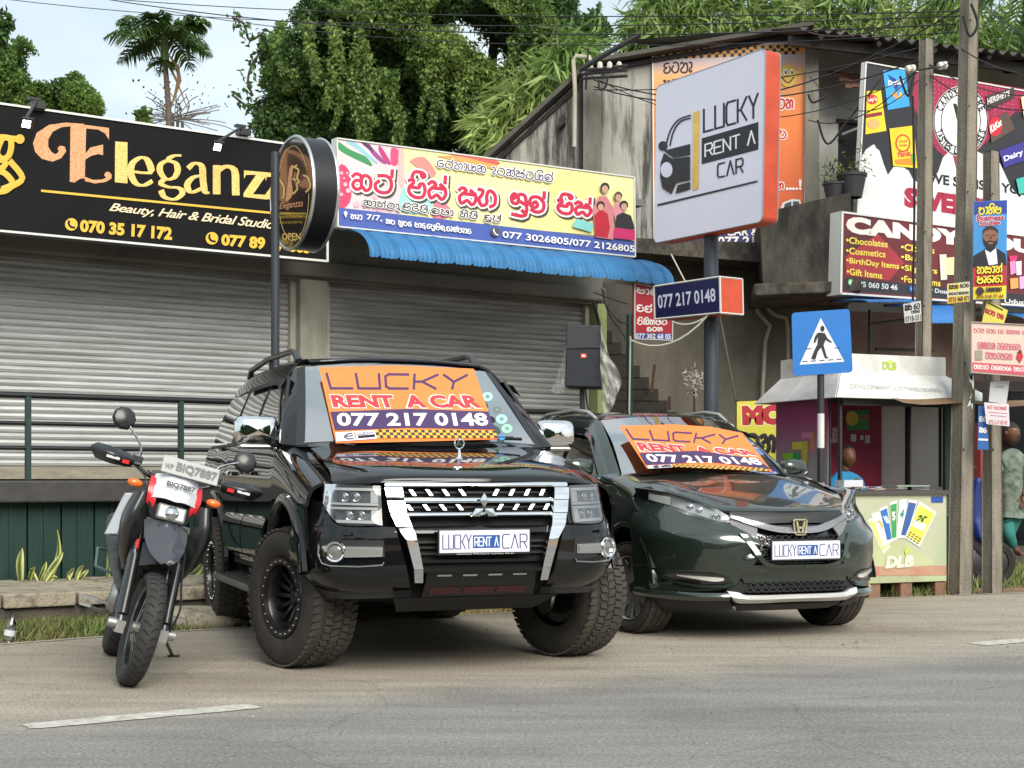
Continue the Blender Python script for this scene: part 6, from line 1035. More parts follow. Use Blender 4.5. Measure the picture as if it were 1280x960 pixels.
b = MB(); b.tube([P(206, 76, YP), P(205, 42, YP)], [.085, .06], 8); b.build('crown_shaft', mat('palm_shaft', (.10, .17, .04), .5), pt_, 60)
palm_m = foliage_mat('palm_leaf', (.09, .17, .03), (.03, .075, .015), .3, 1.0)
for k in range(13): a = 2 * math.pi * k / 13 + .3; el = [.9, .35, .15][k % 3]; b = MB(); frond(b, P(206, 46, YP), (math.cos(a), math.sin(a), el), random.uniform(1.0, 1.2), .42, .5, 34); b.build('frond', palm_m, pt_)
b = MB(); frond(b, P(207, 76, YP), (.5, 0, -.7), .7, .12, .5, 14); b.build('dead_frond', mat('dead_leaf', (.28, .17, .08), .8), pt_)
b = MB(); b.tube([P(212, 70, YP), P(222, 84, YP), P(224, 100, YP), P(214, 135, YP)], [.015, .03, .045, .01], 5); b.build('dead_frond', mat('dead_leaf', (.28, .17, .08), .8), pt_)
for k in range(7): a = k * .9; b = MB(); frond(b, P(203, 78, YP), (math.cos(a), math.sin(a) * .5, -.1 + .4 * (k % 2)), .3, .16, .5, 9); b.build('fruit_stalk', palm_m, pt_)
bb = P(215, 600, 28); tw = thing('bare_bush', 'bare twiggy shrub against the sky beside the palm trunk', 'shrub', Vector((bb.x, bb.y, 0))); b = MB(); random.seed(11)
for k in range(46):
 a = random.uniform(-.2, math.pi + .2); L_ = random.uniform(25, 62); x0, y0_ = 218 + random.uniform(-12, 12), 150; p = []
 for i in range(8): f = i / 7; p.append(P(x0 + math.cos(a) * L_ * f + 5 * math.sin(f * 4 + k), y0_ - math.sin(a) * L_ * f * .95 + 10 * f * f, 28 + math.sin(k) * .5))
 b.tube(cr(p, 2), .010, 3)
for k in range(4): b.tube([Vector((bb.x + k * .1, bb.y, 0)), P(210 + k * 6, 152, 28)], .03, 4)
b.build('twigs', mat('twig', (.16, .14, .12), .9), tw, kind='stuff'); v_, f_ = leaves(np.array([tuple(P(218 + random.gauss(0, 30), 130 + random.gauss(0, 18), 28)) for _ in range(80)]), .08, .6); np_obj('dry_leaves', v_, f_, gA, tw, kind='stuff')
v_, f_ = leaves(np.array([tuple(P(178 + random.gauss(0, 5), 146 + random.gauss(0, 4), 27)) for _ in range(40)]), .2, .7); np_obj('sapling', v_, f_, gD, None, label='little bright green leaves peeking over the sign left of the palm', cat='plant')
b = MB(); ppb = P(1262, 600, 24); pr_ = thing('coconut_palm', 'dark coconut palm fronds at the top right corner', 'tree', Vector((ppb.x, ppb.y, 0)))
for k in range(7): b = MB(); frond(b, P(1290, -30, 24), (-.9 + .35 * k, -.1, .1 - .25 * (k % 3)), 2.0, .6, .5, 30); b.build('frond', palm_m, pr_)
b = MB(); b.tube([Vector((ppb.x, ppb.y, 0)), P(1290, -30, 24)], .14, 8); b.build('trunk', bark, pr_, 60)
snake = bpy.data.materials.new('snake_leaf'); snake.use_nodes = True; t = snake.node_tree; bsd = t.nodes['Principled BSDF']; bsd.inputs['Roughness'].default_value = .45; MATS['snake_leaf'] = snake
at = t.nodes.new('ShaderNodeUVMap'); sx = t.nodes.new('ShaderNodeSeparateXYZ'); rm = t.nodes.new('ShaderNodeValToRGB'); t.links.new(at.outputs[0], sx.inputs[0]); t.links.new(sx.outputs[0], rm.inputs[0]); t.links.new(rm.outputs[0], bsd.inputs['Base Color']); e_ = rm.color_ramp.elements; e_[0].color = srgb('#c9c47a'); e_[1].color = srgb('#c9c47a'); e_[0].position = .2; e_[1].position = .8; x_ = e_.new(.3); x_.color = srgb('#5a6e35'); x_ = e_.new(.5); x_.color = srgb('#3f5a30'); x_ = e_.new(.7); x_.color = srgb('#5a6e35')
def snake_plant(label, leaves_):
 c0 = PL(-1.75).at(leaves_[0][0][0][0], 724); c0.z = zt; t = thing('snake_plant', label, 'plant', c0)
 for l, w_ in leaves_:
  p = cr([PL(-1.75 + random.uniform(-.08, .04)).at(x, y) for x, y in l], 5); g = []; n = len(p)
  for i, q in enumerate(p):
   f = i / (n - 1); ww = w_ * 12.9 / F * (.55 + 1.1 * f * (1 - f) * 1.6) * (1 - f ** 5); tn = (p[min(i + 1, n - 1)] - p[max(i - 1, 0)]).normalized(); sd_ = Vector((tn.z, 0, -tn.x)).normalized(); g.append([q + sd_ * ww * k + Vector((0, .02 * k * k, 0)) for k in (-1, -.5, 0, .5, 1)])
  b = MB(); b.grid(g); o = b.build('leaf', snake, t, 80); uv = o.data.uv_layers.new(name='u');
  for pl_ in o.data.polygons:
   for li in pl_.loop_indices: uv.data[li].uv = ((o.data.loops[li].vertex_index % 5) / 4, 0)
snake_plant('single upright variegated leaf plant at the far left of the kerb', [([(25, 726), (24, 705), (27, 685)], 5)])
snake_plant('tall variegated plant with one long wavy leaf, second from the left', [([(62, 724), (68, 708), (73, 688), (71, 662)], 3.4), ([(55, 726), (62, 714), (72, 700), (78, 690)], 4.2), ([(48, 726), (54, 712), (57, 702)], 3), ([(36, 726), (38, 717), (43, 708)], 3.2), ([(46, 727), (40, 716), (37, 710)], 2.5), ([(60, 727), (66, 722), (71, 722)], 2.5)])
snake_plant('small curled variegated plant third along the kerb', [([(84, 726), (88, 716), (92, 710)], 2.8), ([(94, 726), (98, 714), (104, 706)], 2.8), ([(98, 726), (104, 718), (110, 712)], 3), ([(86, 727), (84, 719), (88, 714)], 2)])
snake_plant('variegated plant behind the motorcycle front wheel', [([(228, 722), (240, 706), (248, 690), (250, 680)], 4), ([(232, 724), (246, 714), (256, 700)], 4), ([(224, 722), (232, 712), (244, 706)], 3.4), ([(240, 722), (250, 718), (257, 708)], 3), ([(134, 722), (136, 704), (134, 690)], 3.5), ([(222, 720), (230, 700), (234, 684)], 3)])
for i, (x, y, h_, r_) in enumerate(((-14, -13, 4.6, 3.4), (-8, -15, 5.4, 3.6), (-1, -16, 4.6, 3.4), (5.5, -15, 5.6, 3.8), (12, -14, 4.8, 3.4), (20, -11, 5.2, 3.6))):  # unseen trees, added for dark reflections in the car fronts
 base = Vector((x, y, 0)); t = thing('added_tree', ['low round', 'tall', 'leaning', 'broad', 'small', 'far'][i] + ' roadside tree across the road behind the camera', 'tree', base); pts = RNG.normal(size=(2600, 3)); pts /= np.linalg.norm(pts, axis=1)[:, None]; pts = pts * (RNG.uniform(.5, 1, 2600) ** .4)[:, None] * np.array([r_, r_, h_ * .48]) + np.array([x, y, h_ * .56]); v_, f_ = leaves(pts, .75, .7); np_obj('crown', v_, f_, gA, t); trunk(t, base, [base + Vector((.4, 0, h_ * .6))], .25)
pts = RNG.uniform((-26, -11.6, 0), (28, -10.2, 1.9), (9000, 3)); v_, f_ = leaves(pts, .5, .7); tag(np_obj('hedge', v_, f_, gA), 'dense clipped hedge across the road behind the camera', 'hedge')  # unseen bank of dark leaves, added so the car paint reflects darker
b = MB(); b.box(-26, 28, -11.2, -10.6, -.02, 1.7); b.build('added_hedge_core', mat('added_hedge_core', (.02, .035, .012), .9), bpy.data.objects['hedge'])
# vehicle helpers
def resample(pts, n):
 p = cr(pts, 8) if len(pts) > 2 else [Vector(q) for q in pts]; d = [0]
 for i in range(1, len(p)): d.append(d[-1] + (p[i] - p[i - 1]).length)
 o = []; j = 0; T = d[-1] or 1
 for k in range(n):
  t = T * k / (n - 1)
  while j < len(d) - 2 and d[j + 1] < t: j += 1
  s_ = (t - d[j]) / ((d[j + 1] - d[j]) or 1); o.append(p[j] + (p[j + 1] - p[j]) * min(1, s_))
 return o
def poly_rs(pts, n):
 return resample(pts, n)
def loft(curves, n=24, m=5, lip=.018, sgn=1, smooth=True, flip=False):
 cs = [resample([(a, b * sgn, c) for a, b, c in cv], n) for cv in curves]
 if len(cs) > 2 and smooth: cols = [cr([c[k] for c in cs], m) for k in range(n)]
 else: cols = [[c[k] for c in cs] if len(cs) > 2 else [cs[0][k] + (cs[1][k] - cs[0][k]) * i / m for i in range(m + 1)] for k in range(n)]
 g = cols; b = MB(); b.grid(g)
 if lip:
  N_g = len(g); M_g = len(g[0])
  def nr(i, j):
   a = g[min(i + 1, N_g - 1)][j] - g[max(i - 1, 0)][j]; c = g[i][min(j + 1, M_g - 1)] - g[i][max(j - 1, 0)]; x = a.cross(c); return x.normalized() if x.length > 1e-9 else Vector((0, 0, 1))
  cen = sum((g[i][j] for i in range(0, N_g, max(1, N_g // 4)) for j in (0, M_g - 1)), Vector()) ;
  loop = [(i, 0) for i in range(N_g)] + [(N_g - 1, j) for j in range(1, M_g)] + [(i, M_g - 1) for i in range(N_g - 2, -1, -1)] + [(0, j) for j in range(M_g - 2, 0, -1)]
  inn = Vector((-1.4, 0, .8)) if not flip else Vector((0, 0, 0)); L = []
  for i, j in loop:
   v = nr(i, j); q = g[i][j]
   if v.dot(inn - q) < 0: v = -v
   L.append((q, q + v * lip))
  b.grid([[a for a, c in L] + [L[0][0]], [c for a, c in L] + [L[0][1]]])
 return b
class Front:
 def __init__(s, plan, prof):
  p = cr([(v, u, 0) for v, u in plan], 10); s.p = p; s.d = [0]
  for i in range(1, len(p)): s.d.append(s.d[-1] + (p[i] - p[i - 1]).length)
  s.prof = prof
 def push(s, z):
  P_ = s.prof
  if z <= P_[0][0]: return P_[0][1]
  for (a, x), (b_, y) in zip(P_[:-1], P_[1:]):
   if z <= b_: t = (z - a) / (b_ - a); t = t * t * (3 - 2 * t); return x + (y - x) * t
  return P_[-1][1]
 def at(s, q, z, off=0.0):
  sg = 1 if q >= 0 else -1; a = abs(q); i = 0
  while i < len(s.d) - 2 and s.d[i + 1] < a: i += 1
  t = (a - s.d[i]) / (s.d[i + 1] - s.d[i]); c = s.p[i] + (s.p[i + 1] - s.p[i]) * t; tn = (s.p[i + 1] - s.p[i]).normalized(); n = Vector((-tn.y, tn.x, 0))
  fd = min(1, max(0, (a - .85) / .4)) * getattr(s, 'fade', 0); c = c + n * (s.push(z) * (1 - fd) + off); return Vector((c.y, c.x * sg, z))
 def patch(s, lo, hi, off=0.0, n=22, m=6, lip=.015, sgn=1, offs=None): # lo, hi: (q, z) polylines
  a = resample([(q, z, 0) for q, z in lo], n); b_ = resample([(q, z, 0) for q, z in hi], n); g = []
  for i in range(n):
   row = []
   for k in range(m + 1):
    t = k / m; r = a[i] + (b_[i] - a[i]) * t; o = off if offs is None else offs(i / (n - 1), t); w_ = s.at(r.x, r.y, o); row.append(Vector((w_.x, w_.y * sgn, w_.z)))
   g.append(row)
  b = MB(); b.grid(g)
  if lip:
   loop = [(i, 0) for i in range(n)] + [(n - 1, j) for j in range(1, m + 1)] + [(i, m) for i in range(n - 2, -1, -1)] + [(0, j) for j in range(m - 1, 0, -1)]; L = []
   for i, j in loop + [loop[0]]:
    q = g[i][j]; L.append((q, q + Vector((-lip, -lip * .6 * (1 if q.y > 0 else -1) * min(1, abs(q.y) / .8) ** 2, 0))))
   b.grid([[a for a, c in L], [c for a, c in L]])
  return b
def veh(name, label, cat, ox, oy, fx, fy, roll=0):
 t = thing(name, label, cat, (ox, oy, 0), None, math.atan2(fy, fx), True); t.rotation_euler = (roll, 0, math.atan2(fy, fx)); return t
def vworld(t): return Matrix.Translation(t.location) @ Matrix.Rotation(t.rotation_euler.z, 4, 'Z')
def vplane(t, p, n, roll=True): M = vworld(t); return Plane(M @ Vector(p), (M.to_3x3() @ Vector(n)))
chrome = mat('chrome', (.82, .83, .84), .07, metal=1); chrome_d = mat('chrome_soft', (.6, .61, .62), .22, metal=1)
paint_b = mat('paint_black', (.004, .005, .007), .3, coat=1, spec=.0, var=1, vs=1.6, col2=(.008, .008, .008)); plast = mat('black_plastic', (.016, .016, .017), .5, bump=.05, bs=120); matt = mat('underbody', (.010, .010, .010), .85)
g_ws = glass('windscreen', (.50, .58, .55), .62, .015); g_sd = glass('tinted_glass', (.10, .12, .12), .10, .01); g_lens = glass('lamp_lens_glass', (.88, .9, .9), .03, .02); g_lens2 = glass('lamp_lens_sheen', (.9, .9, .9), .20, .12)  # the pale lens has a reflection's paleness built into its glass mix
rubber = mat('tyre_black', (.018, .0175, .017), .78, var=.45, vs=7, col2='#3a352e', bump=.25, bs=120); rub2 = mat('tyre_tread', (.028, .026, .024), .85, var=.5, vs=9, col2='#4a443a', bump=.4, bs=90)
lamp_dk = mat('lamp_housing_dark', (.045, .048, .05), .35); lamp_wt = mat('light_guide', (.36, .36, .35), .3); orange = mat('orange_reflector', '#d9542a', .3); plate_w = mat('plate_white', '#d2d3e6', .4); plate_b = mat('plate_blue', '#1f4f93', .4); plate_n = mat('plate_ink', '#2a2c5c', .4)
def wheel(parent, c, R_, W, rimR, ax, steer, spokes, style, sgn):
 M = Matrix.Translation(Vector(c)) @ Matrix.Rotation(steer, 4, 'Z'); A = Vector((0, sgn, 0)); h = W / 2
 b = MB(); k = R_; prof = [(rimR - .005, -h * .78), (rimR + .02, -h * .98), (rimR + (R_ - rimR) * .5, -h * 1.06), (R_ - .035, -h * .98), (R_ - .014, -h * .86), (R_ - .006, -h * .6), (R_ - .004, 0), (R_ - .006, h * .6), (R_ - .014, h * .86), (R_ - .035, h * .98), (rimR + (R_ - rimR) * .5, h * 1.06), (rimR + .02, h * .98), (rimR - .005, h * .78)]
 b.lathe(prof, (0, 0, 0), A, 64); b.xf(M); ty = b.build('tyre', rubber, parent, 50)
 b = MB(); nb = 54 if style == 'mud' else 60
 for i in range(nb):
  a = 2 * math.pi * i / nb
  for row, (y0, w_, sk) in enumerate(((-.74, .22, .25), (-.30, .17, -.3), (.12, .17, .3), (.52, .17, -.25), (.90, .14, .2)) if style == 'mud' else ((-.7, .2, .05), (-.25, .17, .03), (.2, .17, -.03), (.65, .2, -.05))):
   aa = a + (row % 2) * math.pi / nb; y = (y0 - (.02 if style == 'mud' else 0)) * h; rr = R_ - (.012 if abs(y0) > .7 else 0) ; er = Vector((math.cos(aa), 0, math.sin(aa))); et = Vector((-math.sin(aa), 0, math.cos(aa))); hw = w_ * h * 1.0; ht = math.pi * R_ / nb * (.74 if style == 'mud' else .9)
   hh = .0065 if style == 'mud' else .004; b.obox(er * (rr - .002) + Vector((0, y, 0)), et * ht + Vector((0, sk * hw * .8, 0)), Vector((0, hw, 0)) + et * (sk * ht * .6), er * hh)
 b.xf(M); b.build('tread_block', rub2, ty, kind='stuff')
 b = MB(); b.lathe([(rimR * .97, -h * .75), (rimR * .97, h * .8), (rimR + .004, h * .95), (rimR + .008, h * .90), (rimR - .012, h * .74), (rimR * .90, h * .3), (rimR * .88, -h * .5), (.02, -h * .55)], (0, 0, 0), A, 48); b.xf(M)
 rimm = mat('rim_black', (.012, .012, .013), .35, coat=.3) if style == 'mud' else mat('rim_dark', (.03, .03, .032), .3, coat=.3); rm_ = b.build('rim', rimm, parent, 40)
 if style == 'mud':
  b = MB(); b.lathe([(rimR + .003, h * .93), (rimR + .003, h * .99), (rimR - .035, h * .97), (rimR - .04, h * .80)], (0, 0, 0), A, 48); b.xf(M); b.build('beadlock_ring', rimm, rm_, 40)
  for i in range(24): a = 2 * math.pi * i / 24; b = MB(); b.lathe([(.001, h * 1.01), (.0048, h * 1.01), (.0048, h * .95)], (math.cos(a) * (rimR - .017), 0, math.sin(a) * (rimR - .017)), A, 6); b.xf(M); b.build('rim_bolt', chrome_d, rm_)
 for i in range(spokes):
  a = 2 * math.pi * i / spokes + .2; er = Vector((math.cos(a), 0, math.sin(a))); et = Vector((-math.sin(a), 0, math.cos(a))); y1, y2 = (h * .12, h * .42) if style == 'mud' else (h * .5, h * .72)
  for sd_ in ((-1, 1) if style == 'mud' else (0,)):
   b = MB(); r0, r1 = rimR * .2, rimR * .93; w0, w1 = (.012, .014) if style == 'mud' else (.03, .042); off0, off1 = sd_ * .012, sd_ * .045
   q = [er * r0 + et * (off0 - w0) + A * y1, er * r0 + et * (off0 + w0) + A * y1, er * r1 + et * (off1 + w1) + A * y2, er * r1 + et * (off1 - w1) + A * y2]; b.prism(q, -A * .03); b.xf(M); b.build('spoke', rimm if style == 'mud' else (mat('rim_silver', (.45, .45, .44), .28, metal=.8)), rm_, bevel=.004)
 b = MB(); b.lathe([(.001, h * (.38 if style == 'mud' else .62)), (.035, h * (.38 if style == 'mud' else .62)), (.055, h * .2), (.07, 0)], (0, 0, 0), A, 20); b.xf(M); b.build('hub_cap', rimm, rm_, 40)
 for i in range(6): a = 2 * math.pi * i / 6; b = MB(); b.lathe([(.001, h * .32), (.010, h * .32), (.010, h * .1)], (math.cos(a) * .066, 0, math.sin(a) * .066), A, 6); b.xf(M); b.build('lug_nut', chrome_d, rm_)
 if style != 'mud': b = MB(); b.lathe([(rimR - .008, h * .82), (rimR + .001, h * .93), (rimR + .006, h * .86)], (0, 0, 0), A, 48); b.xf(M); b.build('rim_edge', mat('rim_silver', (.45, .45, .44), .28, metal=.8), rm_, 60)
 return ty
def arc_pts(cu, cz, r, a0, a1, v, n=12): return [(cu + r * math.cos(R(a0 + (a1 - a0) * i / n)), v, cz + r * math.sin(R(a0 + (a1 - a0) * i / n))) for i in range(n + 1)]
def number_plate(t, c, w, h, n=(1, 0, 0)):
 c = Vector(c); b = MB(); b.box(c.x - .012, c.x, c.y - w / 2 - .008, c.y + w / 2 + .008, c.z - h / 2 - .012, c.z + h / 2 + .008); fr = b.build('plate_holder', plast, t, bevel=.004)
 b = MB(); b.box(c.x, c.x + .004, c.y - w / 2, c.y + w / 2, c.z - h / 2, c.z + h / 2); pl_ = b.build('number_plate', plate_w, t, bevel=.002)
 X = c.x + .0046; q = lambda a, z_: (X, c.y + (a - .5) * w, c.z + (z_ - .5) * h)
 b = MB(); b.add([q(.365, .2), q(.665, .2), q(.665, .78), q(.365, .78)], [(0, 1, 2, 3)]); b.build('plate_band', plate_b, pl_)
 class Fl:
  pass
 def let(s_, a0, a1, z0, z1, wd, m, x_):
  f = Fl(); out = MB()
  def rib(lines):
   for ln in lines:
    for (a, b_), (c_, d_) in zip(ln[:-1], ln[1:]):
     dx, dz_ = (c_ - a) * w, (d_ - b_) * h; l = math.hypot(dx, dz_); ex, ez = dx / l * wd * .45, dz_ / l * wd * .45; nx, nz_ = -dz_ / l * wd / 2, dx / l * wd / 2
     pa = (c.y + (a - .5) * w - ex, c.z + (b_ - .5) * h - ez); pb = (c.y + (c_ - .5) * w + ex, c.z + (d_ - .5) * h + ez); i0 = len(out.v)
     out.v += [(x_, pa[0] + nx, pa[1] + nz_), (x_ + .0008, pa[0], pa[1]), (x_, pa[0] - nx, pa[1] - nz_), (x_, pb[0] + nx, pb[1] + nz_), (x_ + .0008, pb[0], pb[1]), (x_, pb[0] - nx, pb[1] - nz_)]; out.f += [(i0, i0 + 1, i0 + 4, i0 + 3), (i0 + 1, i0 + 2, i0 + 5, i0 + 4)]
  class S2:
   def ribbons(self, lines, wd_, m_, sm=1): rib(lines)
  letters(S2(), s_, (a0, z1), (a1, z1), (a1, z0), (a0, z0), 0, m); out.build('lettering', m, pl_)
 let('LUCKY', .035, .345, .18, .80, w * .0105, plate_n, X); let('RENT A', .385, .645, .30, .68, w * .0115, C('#e8eaf4'), X + .001); let('CAR', .695, .97, .18, .80, w * .0115, plate_n, X)
def banner_art(sh_, z_, num, chk, logo, lw=1.5):
 org, pur, rd = C('#ee8440'), C('#46305c'), C('#e0393c')
 sh_.poly(z_['edge'], org, 'print'); letters(sh_, 'LUCKY', *z_['lucky'], lw * 1.25, pur); sh_.text('RENT  A CAR', z_['rent'], rd, .05, outline=.9, om=white_p)
 sh_.poly(z_['band'], pur, 'band'); sh_.text('077 217 0148', num, white_p, .03)
 (tl, tr, br, bl) = chk; L_ = lambda u, v: ((tl[0] * (1 - u) + tr[0] * u) * (1 - v) + (bl[0] * (1 - u) + br[0] * u) * v, (tl[1] * (1 - u) + tr[1] * u) * (1 - v) + (bl[1] * (1 - u) + br[1] * u) * v)
 sh_.poly(chk, C('#e8b83c'), 'band'); sh_.polys([[L_(i / 34, j / 3), L_((i + 1) / 34, j / 3), L_((i + 1) / 34, (j + 1) / 3), L_(i / 34, (j + 1) / 3)] for i in range(34) for j in range(3) if (i + j) % 2], C('#4a3038'), 'checker'); sh_.poly(logo, C('#dcd8e4'), 'logo_panel')
 (tl, tr, br, bl) = logo; L2 = lambda u, v: ((tl[0] * (1 - u) + tr[0] * u) * (1 - v) + (bl[0] * (1 - u) + br[0] * u) * v, (tl[1] * (1 - u) + tr[1] * u) * (1 - v) + (bl[1] * (1 - u) + br[1] * u) * v)
 sh_.ribbons([[L2(.22, .5), L2(.3, .25), L2(.42, .2)], [L2(.22, .6), L2(.3, .8), L2(.42, .8)], [L2(.24, .5), L2(.42, .48)]], lw * .6, pur, sm=1); sh_.polys([[L2(.47, .1), L2(.5, .1), L2(.5, .9), L2(.47, .9)]], C('#c8902a')); letters(sh_, 'LUCKY', L2(.55, .2), L2(.95, .2), L2(.95, .42), L2(.55, .42), .5, pur); sh_.polys([[L2(.55, .55), L2(.97, .52), L2(.97, .8), L2(.55, .82)]], dk_n)
# black lifted off-roader
J = veh('off_roader', 'lifted black four wheel drive with chunky tyres and chrome grille, orange banner on windscreen', 'car', -.461, 9.243, .34014, -.94038)
J['label'] = 'lifted black off-road car with big tyres, chrome grille and orange windscreen banner'
FJ = Front([(0, .865), (.3, .855), (.55, .825), (.72, .765), (.84, .67), (.915, .52), (.95, .3), (.955, 0), (.955, -.4)], [(.36, -.16), (.46, -.07), (.54, -.015), (.62, .012), (.78, .02), (.86, .008), (.93, -.02), (1.02, -.035), (1.12, -.06)])
MJ = [0] * 0
def jb(mb, nm, m, sm=35, par=None, **kw): return mb.build(nm, m, par or J, sm, **kw)
hullJ = MB()
for bx in ((-3.35, .62, -.62, .62, .44, 1.06), (-2.22, -.60, -.90, .90, .52, 1.28), (-3.38, -3.30, -.88, .88, .55, 1.3), (-.6, .5, -.70, .70, 1.0, 1.18), (-3.3, -.6, -.84, .84, 1.0, 1.30), (-3.3, -2.2, -.66, .66, .6, 1.3)): hullJ.box(*bx)
jb(hullJ, 'chassis', matt, None)
for sg in (-1, 1):
 for cu in (0, -2.78):
  b = MB(); b.lathe([(.555, -.16), (.555, .12)], (cu, sg * .78, .44), (0, 1, 0), 28, 0, 2 * math.pi); b.v = [(x, y, max(z, .66)) for x, y, z in b.v]; jb(b, 'wheel_arch_liner', matt)
def mir(fn):
 for sg in (-1, 1): fn(sg)
def fender(sg):
 us = [.545, .40, .25, .10, -.05, -.2, -.35, -.425]
 zt_ = lambda u: 1.34 - .245 * ((u + .42) / 1.0) ** 1.15 if u > -.42 else 1.34
 def low(u): r = .555; return (.44 + math.sqrt(r * r - u * u)) if abs(u) < .50 else .70
 rows = [[(u, .945, max(low(u), .72)) for u in us], [(u, .958, max(low(u) + .03, .97)) for u in us], [(u, .952, max(low(u) + .06, zt_(u) - .13)) for u in us], [(u, .925, zt_(u) - .045) for u in us], [(u, .87, zt_(u) - .005) for u in us], [(u, .80, zt_(u) + .008) for u in us], [(u, .755, zt_(u) + .010) for u in us]]
 jb(loft(rows, 30, 5, .02, sg), 'front_fender', paint_b)
mir(fender)
def flare(sg, cu=0, nm='front_flare', a0=16, a1=180):
 b = MB(); g = []
 for i in range(29):
  a = R(a0 + (a1 - a0) * i / 28); r = .535 if 20 < math.degrees(a) < 160 else .535 + .0; c_, s_ = math.cos(a), math.sin(a); g.append([(cu + c_ * (r + d), sg * v, .44 + s_ * (r + d)) for d, v in ((-.010, .88), (-.010, .965), (.004, .985), (.03, .985), (.062, .972), (.072, .945))])
 b.grid([[Vector(q) for q in r_] for r_ in g]); jb(b, nm, paint_b)
def sides(sg):
 SV = lambda z: float(np.interp(z, [.5, .6, .75, 1.0, 1.2, 1.32, 1.375], [.905, .93, .95, .957, .947, .925, .905]))
 def panel(nm, u0, u1, lowf, n=20):
  us = [u0 + (u1 - u0) * i / (n - 1) for i in range(n)]; rows = []
  for f in (0, .12, .3, .5, .7, .85, .94, 1):
   rows.append([(u, SV(lowf(u) + (1.375 - lowf(u)) * f), lowf(u) + (1.375 - lowf(u)) * f) for u in us])
  return jb(loft(rows, n, 3, .018, sg), nm, paint_b)
 flat = lambda u: .56
 d1 = panel('front_door', -.435, -1.425, lambda u: .56 if u < -.58 else max(.56, .44 + math.sqrt(max(0, .5625 ** 2 - u * u))))
 ra = lambda u: .56 if abs(u + 2.78) > .55 else .44 + math.sqrt(.56 ** 2 - (u + 2.78) ** 2)
 d2 = panel('rear_door', -1.435, -2.33, ra); q_ = panel('quarter_panel', -2.34, -3.40, ra, 30)
 for (u0, u1, dd) in ((-.60, -1.415, d1), (-1.445, -2.22, d2)):
  rows = [[(u0, .94, .60), (u1, .94, .60)], [(u0, .975, .64), (u1, .975, .64)], [(u0, .985, .80), (u1, .985, .80)], [(u0, .955, .885), (u1, .955, .885)]]; jb(loft(rows, 8, 4, .012, sg), 'door_cladding', paint_b, par=dd)
  b = MB(); um = u1 + .16; b.tube([(um - .09, sg * .975, 1.17), (um - .07, sg * .992, 1.175), (um + .07, sg * .992, 1.175), (um + .09, sg * .975, 1.17)], .015, 6); jb(b, 'door_handle', chrome, 60, dd)
 BZ = 1.385; TZ = 1.775; vb, vt = .898, .768
 for nm, lo, hi, par in (('front_window', [(-.52, BZ), (-1.36, BZ)], [(-.93, TZ - .01), (-1.36, TZ)], d1), ('rear_window', [(-1.48, BZ), (-2.22, BZ)], [(-1.48, TZ), (-2.22, TZ)], d2), ('quarter_window', [(-2.33, BZ + .01), (-3.2, BZ + .03)], [(-2.33, TZ), (-3.12, TZ - .02)], q_)):
  jb(loft([[(lo[0][0], vb, lo[0][1]), (lo[1][0], vb, lo[1][1])], [((lo[0][0] + hi[0][0]) / 2, (vb + vt) / 2 + .012, (BZ + TZ) / 2), ((lo[1][0] + hi[1][0]) / 2, (vb + vt) / 2 + .012, (BZ + TZ) / 2)], [(hi[0][0], vt, hi[0][1]), (hi[1][0], vt, hi[1][1])]], 12, 4, 0, sg), nm, g_sd, 60, par)
 for u0, u1, w_ in ((-.46, -.88, .05), (-1.37, -1.37, .0), (-2.23, -2.23, 0)):
  b0, t0 = (u0, u1); jb(loft([[(b0, .905, BZ - .01), (b0 - .1 - w_, .905, BZ - .01)], [(t0, .762, TZ + .03), (t0 - .1, .762, TZ + .03)]], 4, 4, .02, sg), 'window_pillar', plast)
 jb(loft([[(-.44, .913, 1.372), (-3.3, .913, 1.372)], [(-.46, .905, 1.392), (-3.25, .905, 1.392)]], 20, 2, .02, sg), 'belt_moulding', plast)
 rows = [[(-.94, .772, 1.775), (-1.8, .775, 1.785), (-2.6, .77, 1.78), (-3.22, .74, 1.76)], [(-.985, .735, 1.84), (-1.8, .742, 1.85), (-2.6, .74, 1.845), (-3.28, .71, 1.82)], [(-1.03, .68, 1.90), (-1.8, .69, 1.92), (-2.6, .69, 1.915), (-3.32, .66, 1.88)], [(-1.06, .60, 1.935), (-1.8, .60, 1.957), (-2.6, .60, 1.955), (-3.34, .58, 1.915)]]
 jb(loft(rows, 24, 4, .015, sg), 'roof_side', paint_b)
 rows = [[(-.33, .825, 1.335), (-.62, .755, 1.61), (-.97, .685, 1.86)], [(-.36, .905, 1.345), (-.70, .835, 1.60), (-1.02, .762, 1.80)], [(-.46, .912, 1.36), (-.80, .842, 1.60), (-1.06, .775, 1.76)]]
 jb(loft([rows[0], rows[1], rows[2]], 16, 4, .02, sg), 'windscreen_pillar', paint_b)
 jb(loft([[(-.31, .77, 1.335), (-.60, .705, 1.612), (-.955, .632, 1.88)], [(-.335, .825, 1.337), (-.625, .755, 1.613), (-.975, .685, 1.866)]], 16, 3, .012, sg), 'pillar_trim', plast)
 jb(loft([[(-3.2, .80, 1.38), (-3.18, .73, 1.60), (-3.22, .68, 1.80)], [(-3.42, .70, 1.36), (-3.42, .66, 1.6), (-3.36, .60, 1.85)]], 12, 3, .02, sg), 'rear_pillar', paint_b)
 jb(loft([[(-.80, .845, 1.70), (-1.1, .805, 1.76), (-2.2, .80, 1.765)], [(-.83, .80, 1.775), (-1.1, .775, 1.80), (-2.2, .775, 1.80)]], 14, 2, .004, sg), 'window_visor', plast)
